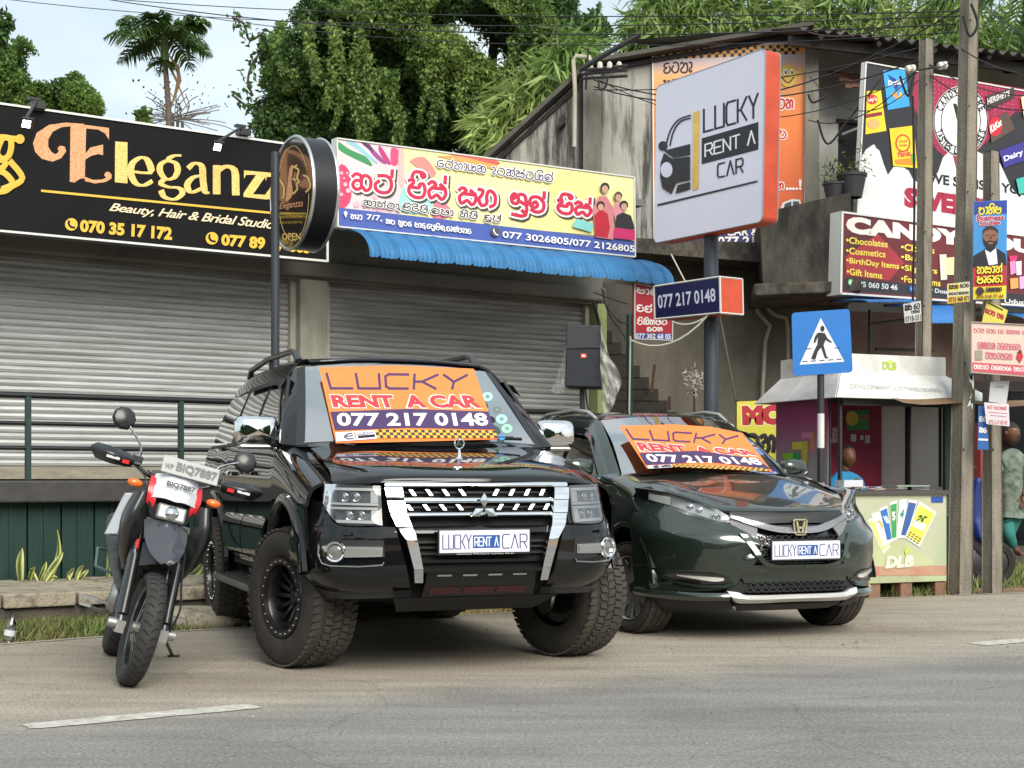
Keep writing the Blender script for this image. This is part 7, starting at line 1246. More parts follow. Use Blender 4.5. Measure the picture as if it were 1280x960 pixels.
 b = MB(); b.prism([(-.62, sg * .80, .455), (-.62, sg * 1.03, .43), (-.62, sg * 1.045, .40), (-.62, sg * 1.0, .375), (-.62, sg * .80, .40)], (-1.72, 0, 0)); jb(b, 'side_step', mat('step_alloy', '#6d6a62', .4, metal=.6), None, bevel=.008)
 for k in range(4): b = MB(); b.box(-.66, -2.30, sg * (.86 + k * .045), sg * (.875 + k * .045), .447 - k * .004, .456 - k * .004); jb(b, 'grip_strip', plast, None)
 for u_ in (-.9, -2.0): b = MB(); b.tube([(u_, sg * .6, .52), (u_, sg * .85, .43)], .02, 6); jb(b, 'step_bracket', matt)
 c = Vector((-.62, sg * 1.02, 1.435)); g = []
 for i in range(13):
  th = math.pi * i / 12; row = []
  for k in range(24):
   ph = 2 * math.pi * k / 24; sx, sy = math.cos(ph), math.sin(ph); e = .42; px_ = math.copysign(abs(sx) ** e, sx); pz_ = math.copysign(abs(sy) ** e, sy); r = math.sin(th) ** .45; row.append(c + Vector((.075 * math.cos(th), .140 * px_ * r, .095 * pz_ * r)))
  g.append(row)
 b = MB(); b.grid(g, True); mo = jb(b, 'mirror', chrome, 60); b = MB(); b.box(-.68, -.58, sg * .92, sg * 1.13, 1.318, 1.345); jb(b, 'mirror_base', chrome_d, None, mo, bevel=.01)
 b = MB(); b.tube([(-.58, sg * .86, 1.36), (-.60, sg * .93, 1.36), (-.62, sg * .98, 1.38)], .032, 8); jb(b, 'mirror_arm', plast, 60, mo); b = MB(); b.box(-.697, -.692, sg * .895, sg * 1.145, 1.355, 1.515); jb(b, 'mirror_glass', g_sd, None, mo)
 b = MB(); b.tube([(-1.17, sg * .63, 1.925), (-1.24, sg * .635, 1.985), (-1.36, sg * .64, 2.01), (-2.2, sg * .645, 2.02), (-2.95, sg * .64, 1.985), (-3.05, sg * .63, 1.93)], [.03, .026, .022, .02, .022, .028], 8); rr = jb(b, 'roof_rail', mat('rail_dark', (.035, .037, .04), .35), 60)
 b = MB(); b.tube([(-2.1, sg * .64, 1.94), (-2.1, sg * .645, 2.01)], .02, 6); jb(b, 'rail_foot', plast, 60, rr)
 b = MB(); b.box(-3.42, -3.36, sg * .62, sg * .86, 1.0, 1.35); jb(b, 'tail_lamp', mat('tail_red', '#7a1018', .25), None, bevel=.02); b = MB(); b.box(-.60, -.62, sg * .70, sg * .93, .30, .56); jb(b, 'mud_flap', plast, None)
mir(sides); mir(flare); mir(lambda s_: flare(s_, -2.78, 'rear_flare', 0, 180))
jb(loft([[(-.955, -.60, 1.905), (-.935, -.3, 1.925), (-.93, 0, 1.93), (-.935, .3, 1.925), (-.955, .60, 1.905)], [(-1.06, -.605, 1.936), (-1.05, 0, 1.962), (-1.06, .605, 1.936)], [(-1.8, -.605, 1.96), (-1.8, 0, 1.99), (-1.8, .605, 1.96)], [(-2.6, -.605, 1.957), (-2.6, 0, 1.985), (-2.6, .605, 1.957)], [(-3.34, -.58, 1.915), (-3.36, 0, 1.94), (-3.34, .58, 1.915)]], 20, 5, .02), 'roof', paint_b)
WSb = [(-.31, -.775, 1.335), (-.19, -.42, 1.347), (-.16, 0, 1.352), (-.19, .42, 1.347), (-.31, .775, 1.335)]; WSt = [(-.95, -.635, 1.875), (-.915, -.33, 1.898), (-.905, 0, 1.905), (-.915, .33, 1.898), (-.95, .635, 1.875)]
jb(loft([WSb, [(a * .5 + c_[0] * .5 + .012, b_ * .5 + c_[1] * .5, c * .5 + c_[2] * .5 + .01) for (a, b_, c), c_ in zip(WSb, WSt)], WSt], 24, 6, .0), 'windscreen', g_ws, 60)
jb(loft([[(a + .012, b_ * 1.01, c + .004) for a, b_, c in WSb], [(a - .04, b_ * .99, c + .028) for a, b_, c in WSb]], 24, 1, .01), 'windscreen_frit', plast, par=None)
jb(loft([[(-3.42, -.66, 1.36), (-3.42, .66, 1.36)], [(-3.36, -.58, 1.86), (-3.36, .58, 1.86)]], 8, 3, .0), 'rear_glass', g_sd); b = MB(); b.box(-3.46, -3.40, -.88, .88, .6, 1.37); jb(b, 'tailgate', paint_b, None, bevel=.03); b = MB(); b.box(-3.6, -3.4, -.9, .9, .52, .72); jb(b, 'rear_bumper', plast, None, bevel=.03)
b = MB(); b.box(-.85, -.32, -.8, .8, 1.16, 1.34); jb(b, 'dashboard', mat('dash_grey', (.06, .06, .062), .8), None, bevel=.04)
for v_ in (-.40, .40):
 b = MB(); b.box(-1.55, -1.42, v_ - .24, v_ + .24, 1.15, 1.62); s_ = jb(b, 'seat', mat('seat_beige', (.30, .27, .22), .85), None, bevel=.05); b = MB(); b.box(-1.53, -1.44, v_ - .12, v_ + .12, 1.66, 1.80); jb(b, 'headrest', mat('seat_beige', (.3, .27, .22), .85), None, s_, bevel=.04)
b = MB(); b.tube([(-.98 + .03 * math.sin(a), .40 + .18 * math.cos(a), 1.38 + .16 * math.sin(a)) for a in [2 * math.pi * k / 20 for k in range(21)]], .016, 6); jb(b, 'steering_wheel', plast, 60); b = MB(); b.box(-1.0, -.97, -.10, .10, 1.78, 1.84); jb(b, 'rear_view_mirror', plast, None, bevel=.01)
b = MB(); b.box(-3.3, -1.0, -.6, .6, 1.86, 1.88); jb(b, 'headliner', mat('liner', (.35, .34, .32), .9), None)
def hood_curve(u, zc_, ze, w_, crown=.0): return [(u, -w_, ze), (u, -w_ * .85, ze + (zc_ - ze) * .45), (u, -w_ * .5, zc_ - .006 + crown), (u, 0, zc_ + crown * .3), (u, w_ * .5, zc_ - .006 + crown), (u, w_ * .85, ze + (zc_ - ze) * .45), (u, w_, ze)]
nose = lambda off, z, qm: [tuple(FJ.at(qm * k, z, off)) for k in (-1, -.85, -.5, 0, .5, .85, 1)]
HF = [(.60, -.80, 1.098), (.715, -.68, 1.103), (.79, -.45, 1.108), (.825, 0, 1.112), (.79, .45, 1.108), (.715, .68, 1.103), (.60, .80, 1.098)]; H2 = [(.555, -.80, 1.122), (.675, -.67, 1.14), (.76, -.45, 1.148), (.79, 0, 1.150), (.76, .45, 1.148), (.675, .67, 1.14), (.555, .80, 1.122)]
H3 = [(.44, -.785, 1.172), (.50, -.67, 1.195), (.56, -.42, 1.208), (.58, 0, 1.205), (.56, .42, 1.208), (.50, .67, 1.195), (.44, .785, 1.172)]
jb(loft([HF, H2, H3, hood_curve(.2, 1.272, 1.243, .77, .008), hood_curve(-.08, 1.318, 1.298, .765, .008), [(-.36, -.76, 1.352), (-.27, -.65, 1.354), (-.19, -.38, 1.360), (-.165, 0, 1.356), (-.19, .38, 1.360), (-.27, .65, 1.354), (-.36, .76, 1.352)]], 40, 6, .02), 'bonnet', paint_b)
jb(loft([[(-.20, -.8, 1.325), (-.10, 0, 1.335), (-.20, .8, 1.325)], [(-.33, -.84, 1.33), (-.22, 0, 1.345), (-.33, .84, 1.33)]], 12, 2, 0), 'cowl', plast)
for sg, L0 in ((-1, (-.155, -.62)), (1, (-.155, .05))):
 b = MB(); y0_ = L0[1]; b.tube([(-.16, y0_, 1.365), (-.19, y0_ + .04, 1.385), (-.205, y0_ + .52, 1.395)], .008, 5); wpr = jb(b, 'wiper', plast); b = MB(); b.tube([(-.195, y0_ + .06, 1.378), (-.215, y0_ + .30, 1.392), (-.20, y0_ + .58, 1.385)], .010, 4); jb(b, 'wiper_blade', matt, None, wpr)
b = MB(); c = Vector((.34, .03, 1.262)); b.tube([c, c + Vector((0, 0, .045))], [.012, .006], 6); b.lathe([(.03, -.02), (.012, .0), (.001, .006)], c, (0, 0, 1), 10); b.tube([c + Vector((0, math.cos(a) * .03, .075 + math.sin(a) * .03)) for a in [2 * math.pi * k / 16 for k in range(17)]], .0045, 5)
for k in range(3): a = R(90 + 120 * k); b.obox(c + Vector((0, math.cos(a) * .014, .075 + math.sin(a) * .014)), Vector((0, math.cos(a), math.sin(a))) * .012, Vector((0, -math.sin(a), math.cos(a))) * .007, (.003, 0, 0))
jb(b, 'bonnet_ornament', chrome, 40)
jb(FJ.patch([(-.5, .86), (.5, .86)], [(-.5, 1.09), (.5, 1.09)], -.075, 24, 3), 'grille_back', matt)
for z0, z1, q_, o_ in ((1.082, 1.108, .56, .012), (.993, 1.018, .458, .004), (.914, .938, .458, .004)): jb(FJ.patch([(-q_, z0), (q_, z0)], [(-q_, z1), (q_, z1)], o_, 26, 3, .05, offs=lambda i, t, o_=o_: o_ + .010 * math.sin(t * math.pi)), 'grille_bar', chrome)
for row, (zt_, zb_) in enumerate(((1.068, 1.032), (.982, .950))):
 jb(FJ.patch([(-.44, (zt_ + zb_) / 2 - .006), (.44, (zt_ + zb_) / 2 - .006)], [(-.44, (zt_ + zb_) / 2 + .006), (.44, (zt_ + zb_) / 2 + .006)], -.05, 16, 1, .03), 'grille_slat', plast)
 for k in range(4):
  for sg in (-1, 1):
   q_ = (.115 + k * .098 + row * .02); a = FJ.at(q_, zt_, -.015); c_ = FJ.at(q_ - .024, zb_, -.015); b = MB(); w_ = .011
   b.prism([(a.x, sg * (a.y - w_), a.z), (a.x, sg * (a.y + w_), a.z), (c_.x, sg * (c_.y + w_), c_.z), (c_.x, sg * (c_.y - w_), c_.z)], (-.03, 0, 0)); jb(b, 'grille_tooth', chrome_d, None)
c = Vector((FJ.at(0, .96, .055).x, 0, .960)); em = None
for k in range(3):
 a = R(90 + 120 * k); d, s_ = Vector((0, math.cos(a), math.sin(a))), Vector((0, -math.sin(a), math.cos(a))); b = MB(); q = [c + d * .003, c + d * .045 + s_ * .026, c + d * .088, c + d * .045 - s_ * .026]; mid = c + d * .045 + Vector((.012, 0, 0))
 b.add(q + [mid] + [p - Vector((.012, 0, 0)) for p in q], [(0, 1, 4), (1, 2, 4), (2, 3, 4), (3, 0, 4), (0, 5, 6, 1), (1, 6, 7, 2), (2, 7, 8, 3), (3, 8, 5, 0)]); e_o = jb(b, 'emblem_diamond', chrome, None)
def fr(sg):
 jb(FJ.patch([(.350, .545), (.397, .545)], [(.354, .62), (.405, .62)], .028, 5, 2, .03, sg), 'chrome_strip', chrome)
 jb(FJ.patch([(.354, .622), (.405, .622)], [(.385, .775), (.448, .785)], .03, 6, 4, .03, sg), 'chrome_strip', chrome); jb(FJ.patch([(.385, .777), (.448, .787)], [(.413, .86), (.498, .86)], .03, 6, 4, .03, sg), 'chrome_strip', chrome)
 for lo, hi in (((.415, .50, .862), (.437, .53, .93)), ((.438, .532, .934), (.450, .548, 1.005)), ((.451, .55, 1.009), (.462, .562, 1.078))): jb(FJ.patch([(lo[0], lo[2]), (lo[1], lo[2])], [(hi[0], hi[2]), (hi[1], hi[2])], .026, 6, 4, .03, sg), 'chrome_strip', chrome)
 lo = [(.41, .50), (.7, .49), (.95, .50), (1.18, .53), (1.38, .58)]; hi = [(.505, .862), (.74, .858), (.86, .885), (.98, .985), (1.12, 1.01), (1.28, 1.0)]
 jb(FJ.patch(lo, hi, 0, 40, 12, .02, sg, offs=lambda i, t: .010 * math.sin(min(1, t * 1.6) * math.pi) - (.03 * (1 - t * 5) if t < .2 else 0)), 'bumper', paint_b)
 jb(FJ.patch([(.40, .46), (1.0, .45), (1.3, .50)], [(.40, .50), (1.0, .49), (1.32, .55)], -.03, 18, 2, .02, sg), 'bumper_lip', plast)
 hlo = [(.575, .868), (.76, .866), (.86, .895), (.965, .985), (1.03, 1.02)]; hhi = [(.585, 1.088), (.72, 1.092), (.86, 1.096), (.97, 1.098), (1.05, 1.10)]
 lp = jb(FJ.patch(hlo, hhi, -.045, 20, 6, .03, sg), 'headlamp', lamp_dk)
 gd = lambda lo, hi, o=-.012: jb(FJ.patch(lo, hi, o, 12, 1, .02, sg), 'light_guide', lamp_wt, par=lp)
 gd([(.60, 1.058), (1.0, 1.066)], [(.60, 1.072), (1.0, 1.08)]); gd([(.60, .99), (.645, .99)], [(.60, 1.056), (.645, 1.056)]); gd([(.60, .975), (.96, .985)], [(.60, .988), (.96, .996)]); gd([(.60, .952), (.94, .958)], [(.60, .966), (.94, .970)]); gd([(.60, .89), (.64, .89)], [(.60, .95), (.64, .95)]); gd([(.60, .876), (.84, .882)], [(.60, .892), (.86, .898)])
 for q_, z_ in ((.74, 1.025), (.82, 1.025), (.70, .922), (.78, .922)):
  p = FJ.at(q_, z_, -.04); p.y *= sg; b = MB(); b.lathe([(.001, .022), (.014, .020), (.020, .010), (.026, .012), (.028, 0)], p, (1, .45 * sg, 0), 16); jb(b, 'projector', chrome_d, 50, lp); b = MB(); b.obox(p, (.004, 0, 0), (0, .036, 0), (0, 0, .028)); jb(b, 'projector_box', plast, None, lp)
 jb(FJ.patch([(.94, 1.015), (.985, 1.018)], [(.94, 1.05), (.985, 1.052)], -.008, 4, 2, .01, sg), 'side_reflector', orange, par=lp)
 jb(FJ.patch(hlo, hhi, .0, 20, 6, .012, sg), 'lamp_cover', g_lens if sg < 0 else g_lens2, par=lp)  # right cover takes the paler glass that imitates a reflection
 jb(FJ.patch([(.56, .645), (.93, .66)], [(.57, .785), (.93, .79)], .004, 16, 4, .006, sg), 'fog_recess', plast)
 b = MB(); b.tube([(lambda q: (q.x, q.y * sg, q.z))(FJ.at(q_, z_, .018)) for q_, z_ in ((.93, .76), (.935, .70), (.91, .655), (.86, .642), (.70, .640), (.575, .648), (.57, .665))], .006, 5); jb(b, 'fog_surround', chrome_d, 60)
 jb(FJ.patch([(.575, .695), (.78, .690)], [(.575, .748), (.78, .752)], .022, 12, 3, .025, sg), 'fog_plate', chrome); jb(FJ.patch([(.59, .705), (.755, .702)], [(.59, .735), (.755, .738)], .028, 10, 2, .01, sg), 'day_light', mat('led_strip', (.20, .20, .19), .25)); jb(FJ.patch([(.86, .69), (.93, .695)], [(.86, .755), (.93, .75)], .018, 5, 2, .02, sg), 'fog_plate', chrome)
 p = FJ.at(.825, .722, .022); p.y *= sg; ax = Vector((1, .55 * sg, 0)); b = MB(); b.lathe([(.040, .0), (.046, .018), (.056, .020), (.062, .0)], p, ax, 24); fg = jb(b, 'fog_lamp', chrome, 40); b = MB(); b.lathe([(.001, .012), (.03, .008), (.042, .0)], p, ax, 20); jb(b, 'fog_glass', mat('fog_grey', (.14, .14, .13), .1, coat=1), 50, fg)
 jb(FJ.patch([(.74, .815), (.80, .815)], [(.74, .83), (.80, .83)], .03, 5, 1, .01, sg), 'washer_cap', paint_b)
mir(fr)
jb(FJ.patch([(-.40, .60), (.40, .60)], [(-.42, .86), (.42, .86)], -.06, 20, 3), 'intake_back', matt)
for z0, z1, o_, m_ in ((.822, .862, .0, paint_b), (.655, .672, -.02, paint_b), (.765, .778, -.03, plast), (.70, .712, -.03, plast), (.735, .745, -.03, plast), (.600, .618, .014, paint_b)): jb(FJ.patch([(-.395, z0), (.395, z0)], [(-.405, z1), (.405, z1)], o_, 20, 3, .03), 'intake_bar', m_)
jb(FJ.patch([(-.34, .46), (.34, .46)], [(-.325, .598), (.325, .598)], .0, 18, 5, .03), 'bumper_centre', paint_b)
for k in range(4): q_ = -.225 + .15 * k; jb(FJ.patch([(q_ - .042, .578), (q_ + .042, .578)], [(q_ - .042, .588), (q_ + .042, .588)], .006, 5, 1, .005), 'bumper_slot', chrome_d)
for k in range(3): jb(FJ.patch([(-.30 + k * .2, .475), (-.12 + k * .2, .475)], [(-.30 + k * .2, .515), (-.12 + k * .2, .515)], .004, 5, 1, .004), 'lower_mesh', mat('mesh_red', (.05, .008, .012), .6))
b = MB(); b.add([(.78, -.5, .455), (.78, .5, .455), (.55, .42, .36), (.55, -.42, .36), (.1, .4, .36), (.1, -.4, .36)], [(0, 1, 2, 3), (3, 2, 4, 5)]); jb(b, 'skid_plate', matt, None)
b = MB(); b.tube([(0, -.75, .42), (0, .75, .42)], .045, 8); b.ball((0, .12, .42), .13, 12, 8); jb(b, 'front_axle', matt, 60); b = MB(); b.tube([(-2.78, -.75, .42), (-2.78, .75, .42)], .05, 8); b.ball((-2.78, 0, .42), .15, 12, 8); jb(b, 'rear_axle', matt, 60)
for sg in (-1, 1): b = MB(); b.tube([(.05, sg * .5, .40), (.0, sg * .62, .8)], .04, 8); jb(b, 'shock_absorber', matt, 60); b = MB(); b.lathe([(.001, 0), (.16, 0), (.16, .02)], (0, sg * .70, .42), (0, sg, 0), 24); jb(b, 'brake_disc', chrome_d, 40)
number_plate(J, (FJ.at(0, .77, .035).x, -.005, .775), .535, .125); b = MB(); text_geo('x');
nm = MB(); text_on(nm, 'United Motors Lanka PLC', [(FJ.at(0, .77, .0362).x, -.17, .7085), (FJ.at(0, .77, .0362).x, .17, .7085), (FJ.at(0, .77, .0362).x, .17, .7025), (FJ.at(0, .77, .0362).x, -.17, .7025)]); nm.build('maker_lettering', white_p, J)
ST_ = R(18)
wheel(J, (0, -.86, .42), .42, .29, .235, 1, ST_, 8, 'mud', -1); wheel(J, (0, .86, .42), .42, .29, .235, 1, ST_, 8, 'mud', 1)
wheel(J, (-2.78, -.84, .42), .42, .29, .235, 1, 0, 8, 'mud', -1); wheel(J, (-2.78, .84, .42), .42, .29, .235, 1, 0, 8, 'mud', 1)
WP = vplane(J, (-.175, 0, 1.357), Vector((1.905 - 1.352, 0, .905 - .16)).normalized()); WP = vplane(J, (-.16 + .02, 0, 1.357), (.553, 0, .745))
bn = thing('windscreen_banner', 'orange and purple banner tied over the windscreen of the black off-road car', 'banner', vworld(J) @ Vector((-.14, 0, 1.36))); bs_ = Sheet(WP, bn); bs_.lay = .004
jz = lambda l: [(380 + x / 5.333, 440 + y / 5.333) for x, y in l]
banner_art(bs_, {'edge': jz([(100, 105), (600, 92), (1130, 115), (1292, 585), (760, 600), (212, 612)]), 'lucky': jz([(150, 148), (1085, 158), (1060, 248), (178, 246)]), 'rent': jz([(172, 290), (1150, 292), (1188, 378), (196, 376)]), 'band': jz([(174, 404), (700, 384), (1228, 402), (1272, 522), (700, 510), (206, 528)])}, jz([(215, 412), (1212, 412), (1232, 498), (222, 500)]), jz([(470, 524), (1274, 530), (1290, 580), (482, 580)]), jz([(206, 545), (470, 528), (484, 586), (214, 606)]), 2.6)
SKR = thing('permit_stickers', 'column of round green permit stickers inside the off-road car windscreen', 'stickers', vworld(J) @ Vector((-.5, .6, 1.6))); ss_ = Sheet(WP, SKR); ss_.lay = -.008; sz = lambda l: [(580 + x / 5.333, 440 + y / 5.333) for x, y in l]
for (x, y, r, c_) in ((158, 290, 36, '#a9dcd2'), (222, 380, 28, '#6a6f68'), (252, 442, 38, '#9fd8c4'), (288, 506, 36, '#9ad8b4'), (252, 565, 24, '#3f8fd0')): ss_.poly(sz(circ(x, y, r, r * .82, 18)), C(c_), 'sticker'); ss_.poly(sz(circ(x, y, r * .4, r * .34, 10)), C('#6f8f80'), 'sticker')
# dark green crossover
Q = veh('crossover', 'dark green crossover with silver lower bumper trim and orange windscreen banner', 'car', 1.690, 11.222, .3665, -.9304, R(0)); Q.scale = (1, 1.045, 1)
FQ = Front([(0, .885), (.22, .875), (.42, .825), (.59, .745), (.73, .615), (.83, .45), (.885, .25), (.90, 0), (.90, -.45)], [(.18, -.16), (.24, -.05), (.31, -.005), (.42, -.012), (.50, .02), (.58, .035), (.72, .005), (.84, -.06), (.95, -.12)])
FQ.fade = .62
paint_g = mat('paint_green', (.022, .036, .026), .28, metal=.5, coat=1); gl_b = mat('gloss_trim', (.008, .008, .009), .1, coat=1); speck = mat('speckled_trim', (.45, .46, .47), .3, metal=.5, var=.9, vs=160, col2=(.10, .10, .11)); sil = mat('skid_silver', (.62, .62, .60), .35, metal=.4)
def qb(mb, nm, m, sm=35, par=None): return mb.build(nm, m, par or Q, sm)
h = MB()
for bx in ((-3.2, .55, -.50, .50, .22, .84), (-2.1, -.5, -.80, .80, .24, .95), (-3.2, -.5, -.74, .74, .75, 1.02), (-.5, .5, -.62, .62, .7, .92)): h.box(*bx)
qb(h, 'chassis', matt, None)
for sg in (-1, 1):
 for cu in (0, -2.6): b = MB(); b.lathe([(.43, -.14), (.43, .10)], (cu, sg * .74, .36), (0, 1, 0), 24); b.v = [(x, y, max(z, .5)) for x, y, z in b.v]; qb(b, 'wheel_arch_liner', matt)
AR = .425
def qside(sg):
 hz = lambda u: float(np.interp(u, [-.55, -.3, 0, .25, .45], [1.165, 1.145, 1.08, .985, .905])); lowq = lambda u, cu=0: max(.30, .36 + math.sqrt(max(0, AR ** 2 - (u - cu) ** 2)) if abs(u - cu) < AR else .30)
 us = [.36, .30, .2, .1, 0, -.1, -.2, -.3, -.4, -.5, -.55]; S_v = lambda z: float(np.interp(z, [.3, .45, .6, .8, .95, 1.1], [.85, .87, .882, .885, .872, .845]))
 rows = []
 us0 = us; U2 = lambda f, u: u if f < .55 else (u if u < .08 else .08 + (u - .08) * max(0, 1 - (f - .55) / .2))
 for f in (0, .15, .4, .65, .85): us = [U2(f, u) for u in us0]; rows.append([(u, S_v(lowq(u) + (hz(u) - .02 - lowq(u)) * f) - .045 * max(0, (u - .15) / .25), lowq(u) + (hz(u) - .05 - lowq(u)) * f) for u in us])
 us = [min(u, .08) - .004 * i for i, u in enumerate(us0[::-1])][::-1]
 rows += [[(u, .835 - .05 * max(0, (u - .1) / .25), hz(u) - .035) for u in us], [(u, .78 - .05 * max(0, (u - .1) / .25), hz(u) + .0) for u in us], [(u, .71 - .03 * max(0, (u - .1) / .25), hz(u) + .012) for u in us]]
 qb(loft(rows, 34, 4, .018, sg), 'front_fender', paint_g)
 for cu in (0, -2.6):
  b = MB(); g = [[Vector((cu + math.cos(a) * (AR + d), sg * v, .36 + math.sin(a) * (AR + d))) for d, v in ((-.006, .80), (-.006, .892), (.012, .898), (.034, .892))] for a in [R(4 + 172 * i / 24) for i in range(25)]]; b.grid(g); qb(b, 'arch_lip', paint_g)
 BZ_ = lambda u: 1.10 + .03 * (-u - .5) / 2
 def pn(nm, u0, u1, cu=9, n=18):
  us = [u0 + (u1 - u0) * i / (n - 1) for i in range(n)]; L_ = lambda u: max(.28, .36 + math.sqrt(AR ** 2 - (u - cu) ** 2)) if abs(u - cu) < AR else .28
  rows = [[(u, S_v(L_(u) + (BZ_(u) - L_(u)) * f) + (.012 if .35 < f < .6 else 0), L_(u) + (BZ_(u) - L_(u)) * f) for u in us] for f in (0, .15, .3, .5, .62, .8, .93, 1)]; return qb(loft(rows, n, 3, .016, sg), nm, paint_g)
 d1 = pn('front_door', -.56, -1.38); d2 = pn('rear_door', -1.39, -2.2, -2.6); q_ = pn('quarter_panel', -2.21, -3.15, -2.6, 26)
 wt, wb = .655, .835
 for nm, lo, hi, par in (('front_window', [(-.60, 1.13), (-1.32, 1.145)], [(-1.08, 1.50), (-1.34, 1.535)], d1), ('rear_window', [(-1.42, 1.145), (-2.2, 1.18)], [(-1.42, 1.54), (-2.3, 1.50)], d2)):
  qb(loft([[(lo[0][0], wb, lo[0][1]), (lo[1][0], wb, lo[1][1])], [((lo[0][0] + hi[0][0]) / 2, .765, (lo[0][1] + hi[0][1]) / 2), ((lo[1][0] + hi[1][0]) / 2, .765, (lo[1][1] + hi[1][1]) / 2)], [(hi[0][0], wt, hi[0][1]), (hi[1][0], wt, hi[1][1])]], 12, 4, 0, sg), nm, g_sd, 60, par)
 qb(loft([[(-.56, .848, 1.10), (-2.9, .84, 1.16)], [(-.60, .84, 1.128), (-2.85, .82, 1.185)]], 16, 2, .02, sg), 'belt_moulding', gl_b); qb(loft([[(-1.32, .838, 1.13), (-1.42, .838, 1.13)], [(-1.33, .66, 1.54), (-1.43, .66, 1.545)]], 4, 4, .02, sg), 'window_pillar', gl_b)
 qb(loft([[(-.86, .775, 1.37), (-1.15, .725, 1.49), (-2.2, .715, 1.50)], [(-.93, .735, 1.42), (-1.18, .69, 1.54), (-2.2, .675, 1.55)]], 14, 2, .004, sg), 'window_visor', gl_b)
 qb(loft([[(-.47, .705, 1.155), (-.86, .625, 1.43), (-1.17, .555, 1.605)], [(-.50, .775, 1.145), (-.90, .685, 1.42), (-1.21, .61, 1.60)], [(-.58, .83, 1.13), (-.96, .735, 1.40), (-1.24, .665, 1.545)]], 16, 4, .02, sg), 'windscreen_pillar', paint_g)
 qb(loft([[(-1.18, .662, 1.545), (-1.8, .668, 1.56), (-2.4, .655, 1.52), (-2.9, .70, 1.36), (-3.1, .78, 1.2)], [(-1.20, .61, 1.605), (-1.8, .605, 1.64), (-2.4, .60, 1.61), (-2.95, .60, 1.44), (-3.2, .62, 1.2)], [(-1.22, .50, 1.64), (-1.8, .50, 1.68), (-2.4, .50, 1.65), (-3.0, .50, 1.50), (-3.25, .5, 1.2)]], 26, 5, .015, sg), 'cant_rail', paint_g)
 b = MB(); b.tube([(-1.20, sg * .575, 1.615), (-1.34, sg * .585, 1.675), (-1.6, sg * .59, 1.705), (-2.2, sg * .59, 1.69), (-2.62, sg * .585, 1.60)], [.014, .018, .017, .016, .012], 8); qb(b, 'roof_rail', mat('rail_silver', (.55, .55, .54), .3, metal=.7), 60)
 my = 0 if sg < 0 else -.10; c = Vector((-.60 + my, sg * (.99 + my), 1.215)); b = MB(); g = []
 for i in range(11):
  th = math.pi * i / 10; r = math.sin(th) ** .5; g.append([c + Vector((.08 * math.cos(th), .115 * math.copysign(abs(math.cos(p_)) ** .6, math.cos(p_)) * r, .075 * math.copysign(abs(math.sin(p_)) ** .6, math.sin(p_)) * r)) for p_ in [2 * math.pi * k / 20 for k in range(20)]])
 b.grid(g, True); mo = qb(b, 'mirror', paint_g, 60); b = MB(); b.tube([(-.58, sg * .82, 1.12), (-.60, sg * .92, 1.15), (-.60, sg * .96, 1.18)], .028, 8); qb(b, 'mirror_arm', gl_b, 60, mo); b = MB(); b.box(-.62 + my, -.56 + my, sg * (.92 + my), sg * (1.06 + my), 1.25, 1.285); qb(b, 'mirror_cap', gl_b, None, mo)
 qb(loft([[(-.55, .86, .22), (-2.15, .86, .22)], [(-.55, .888, .26), (-2.15, .888, .26)], [(-.55, .885, .34), (-2.15, .885, .34)]], 8, 3, .02, sg), 'sill_cladding', plast)
 b = MB(); b.box(-3.3, -3.22, sg * .55, sg * .8, .8, 1.05); qb(b, 'tail_lamp', mat('tail_red', '#7a1018', .25), None)
 # --- nose
 lo = [(.52, .345), (.80, .355), (1.05, .36), (1.28, .36)]; hi = [(.50, .80), (.62, .835), (.80, .90), (.95, .955), (1.06, .985)]
 hi = [(.30, .705), (.40, .765), (.50, .815), (.68, .86), (.86, .91), (1.06, .955), (1.36, 1.0)]; lo = [(.30, .60), (.40, .47), (.50, .375), (.75, .345), (1.0, .345), (1.30, .36)]
 qb(FQ.patch(lo, hi, 0, 44, 14, .02, sg, offs=lambda i, t: .022 * math.exp(-((t - .70) / .16) ** 2) - .012 * math.exp(-((t - .38) / .14) ** 2)), 'bumper', paint_g)
 qb(FQ.patch([(.50, .285), (.8, .28), (1.28, .30)], [(.50, .338), (.8, .338), (1.28, .352)], .012, 26, 4, .02, sg, offs=lambda i, t: .012 + .012 * math.sin(t * math.pi)), 'bumper_lip', paint_g); qb(FQ.patch([(.46, .215), (.8, .19), (1.12, .19), (1.16, .21)], [(.50, .28), (.8, .275), (1.12, .28), (1.22, .28)], -.03, 20, 2, .02, sg), 'splash_guard', plast)
 hlo = [(.485, .825), (.60, .828), (.75, .858), (.92, .90), (1.10, .945), (1.34, 1.0)]; hhi = [(.50, .872), (.60, .915), (.75, .965), (.92, 1.01), (1.10, 1.045), (1.37, 1.065)]
 lp = qb(FQ.patch(hlo, hhi, -.035, 26, 5, .03, sg), 'headlamp', mat('lamp_bowl', (.42, .42, .40), .35, metal=.3)); f2 = lambda a, c_, o=-.012, m_=lamp_wt, nm='light_guide': qb(FQ.patch(a, c_, o, 14, 1, .01, sg), nm, m_, par=lp)
 f2([(.50, .829), (.62, .833), (.78, .875), (.93, .925)], [(.51, .845), (.62, .850), (.78, .893), (.93, .94)]); f2([(1.0, .94), (1.25, .99)], [(1.0, 1.0), (1.27, 1.03)], -.01, mat('lamp_bowl2', (.5, .5, .48), .3))
 for q_, z_, r_ in ((.60, .868, .034), (.745, .908, .022), (.835, .932, .022)): p = FQ.at(q_, z_, -.03); p.y *= sg; b = MB(); b.lathe([(.001, .02), (r_ * .5, .018), (r_ * .7, .006), (r_, .014), (r_ * 1.08, 0)], p, (1, .6 * sg, .1), 16); qb(b, 'projector', chrome, 50, lp)
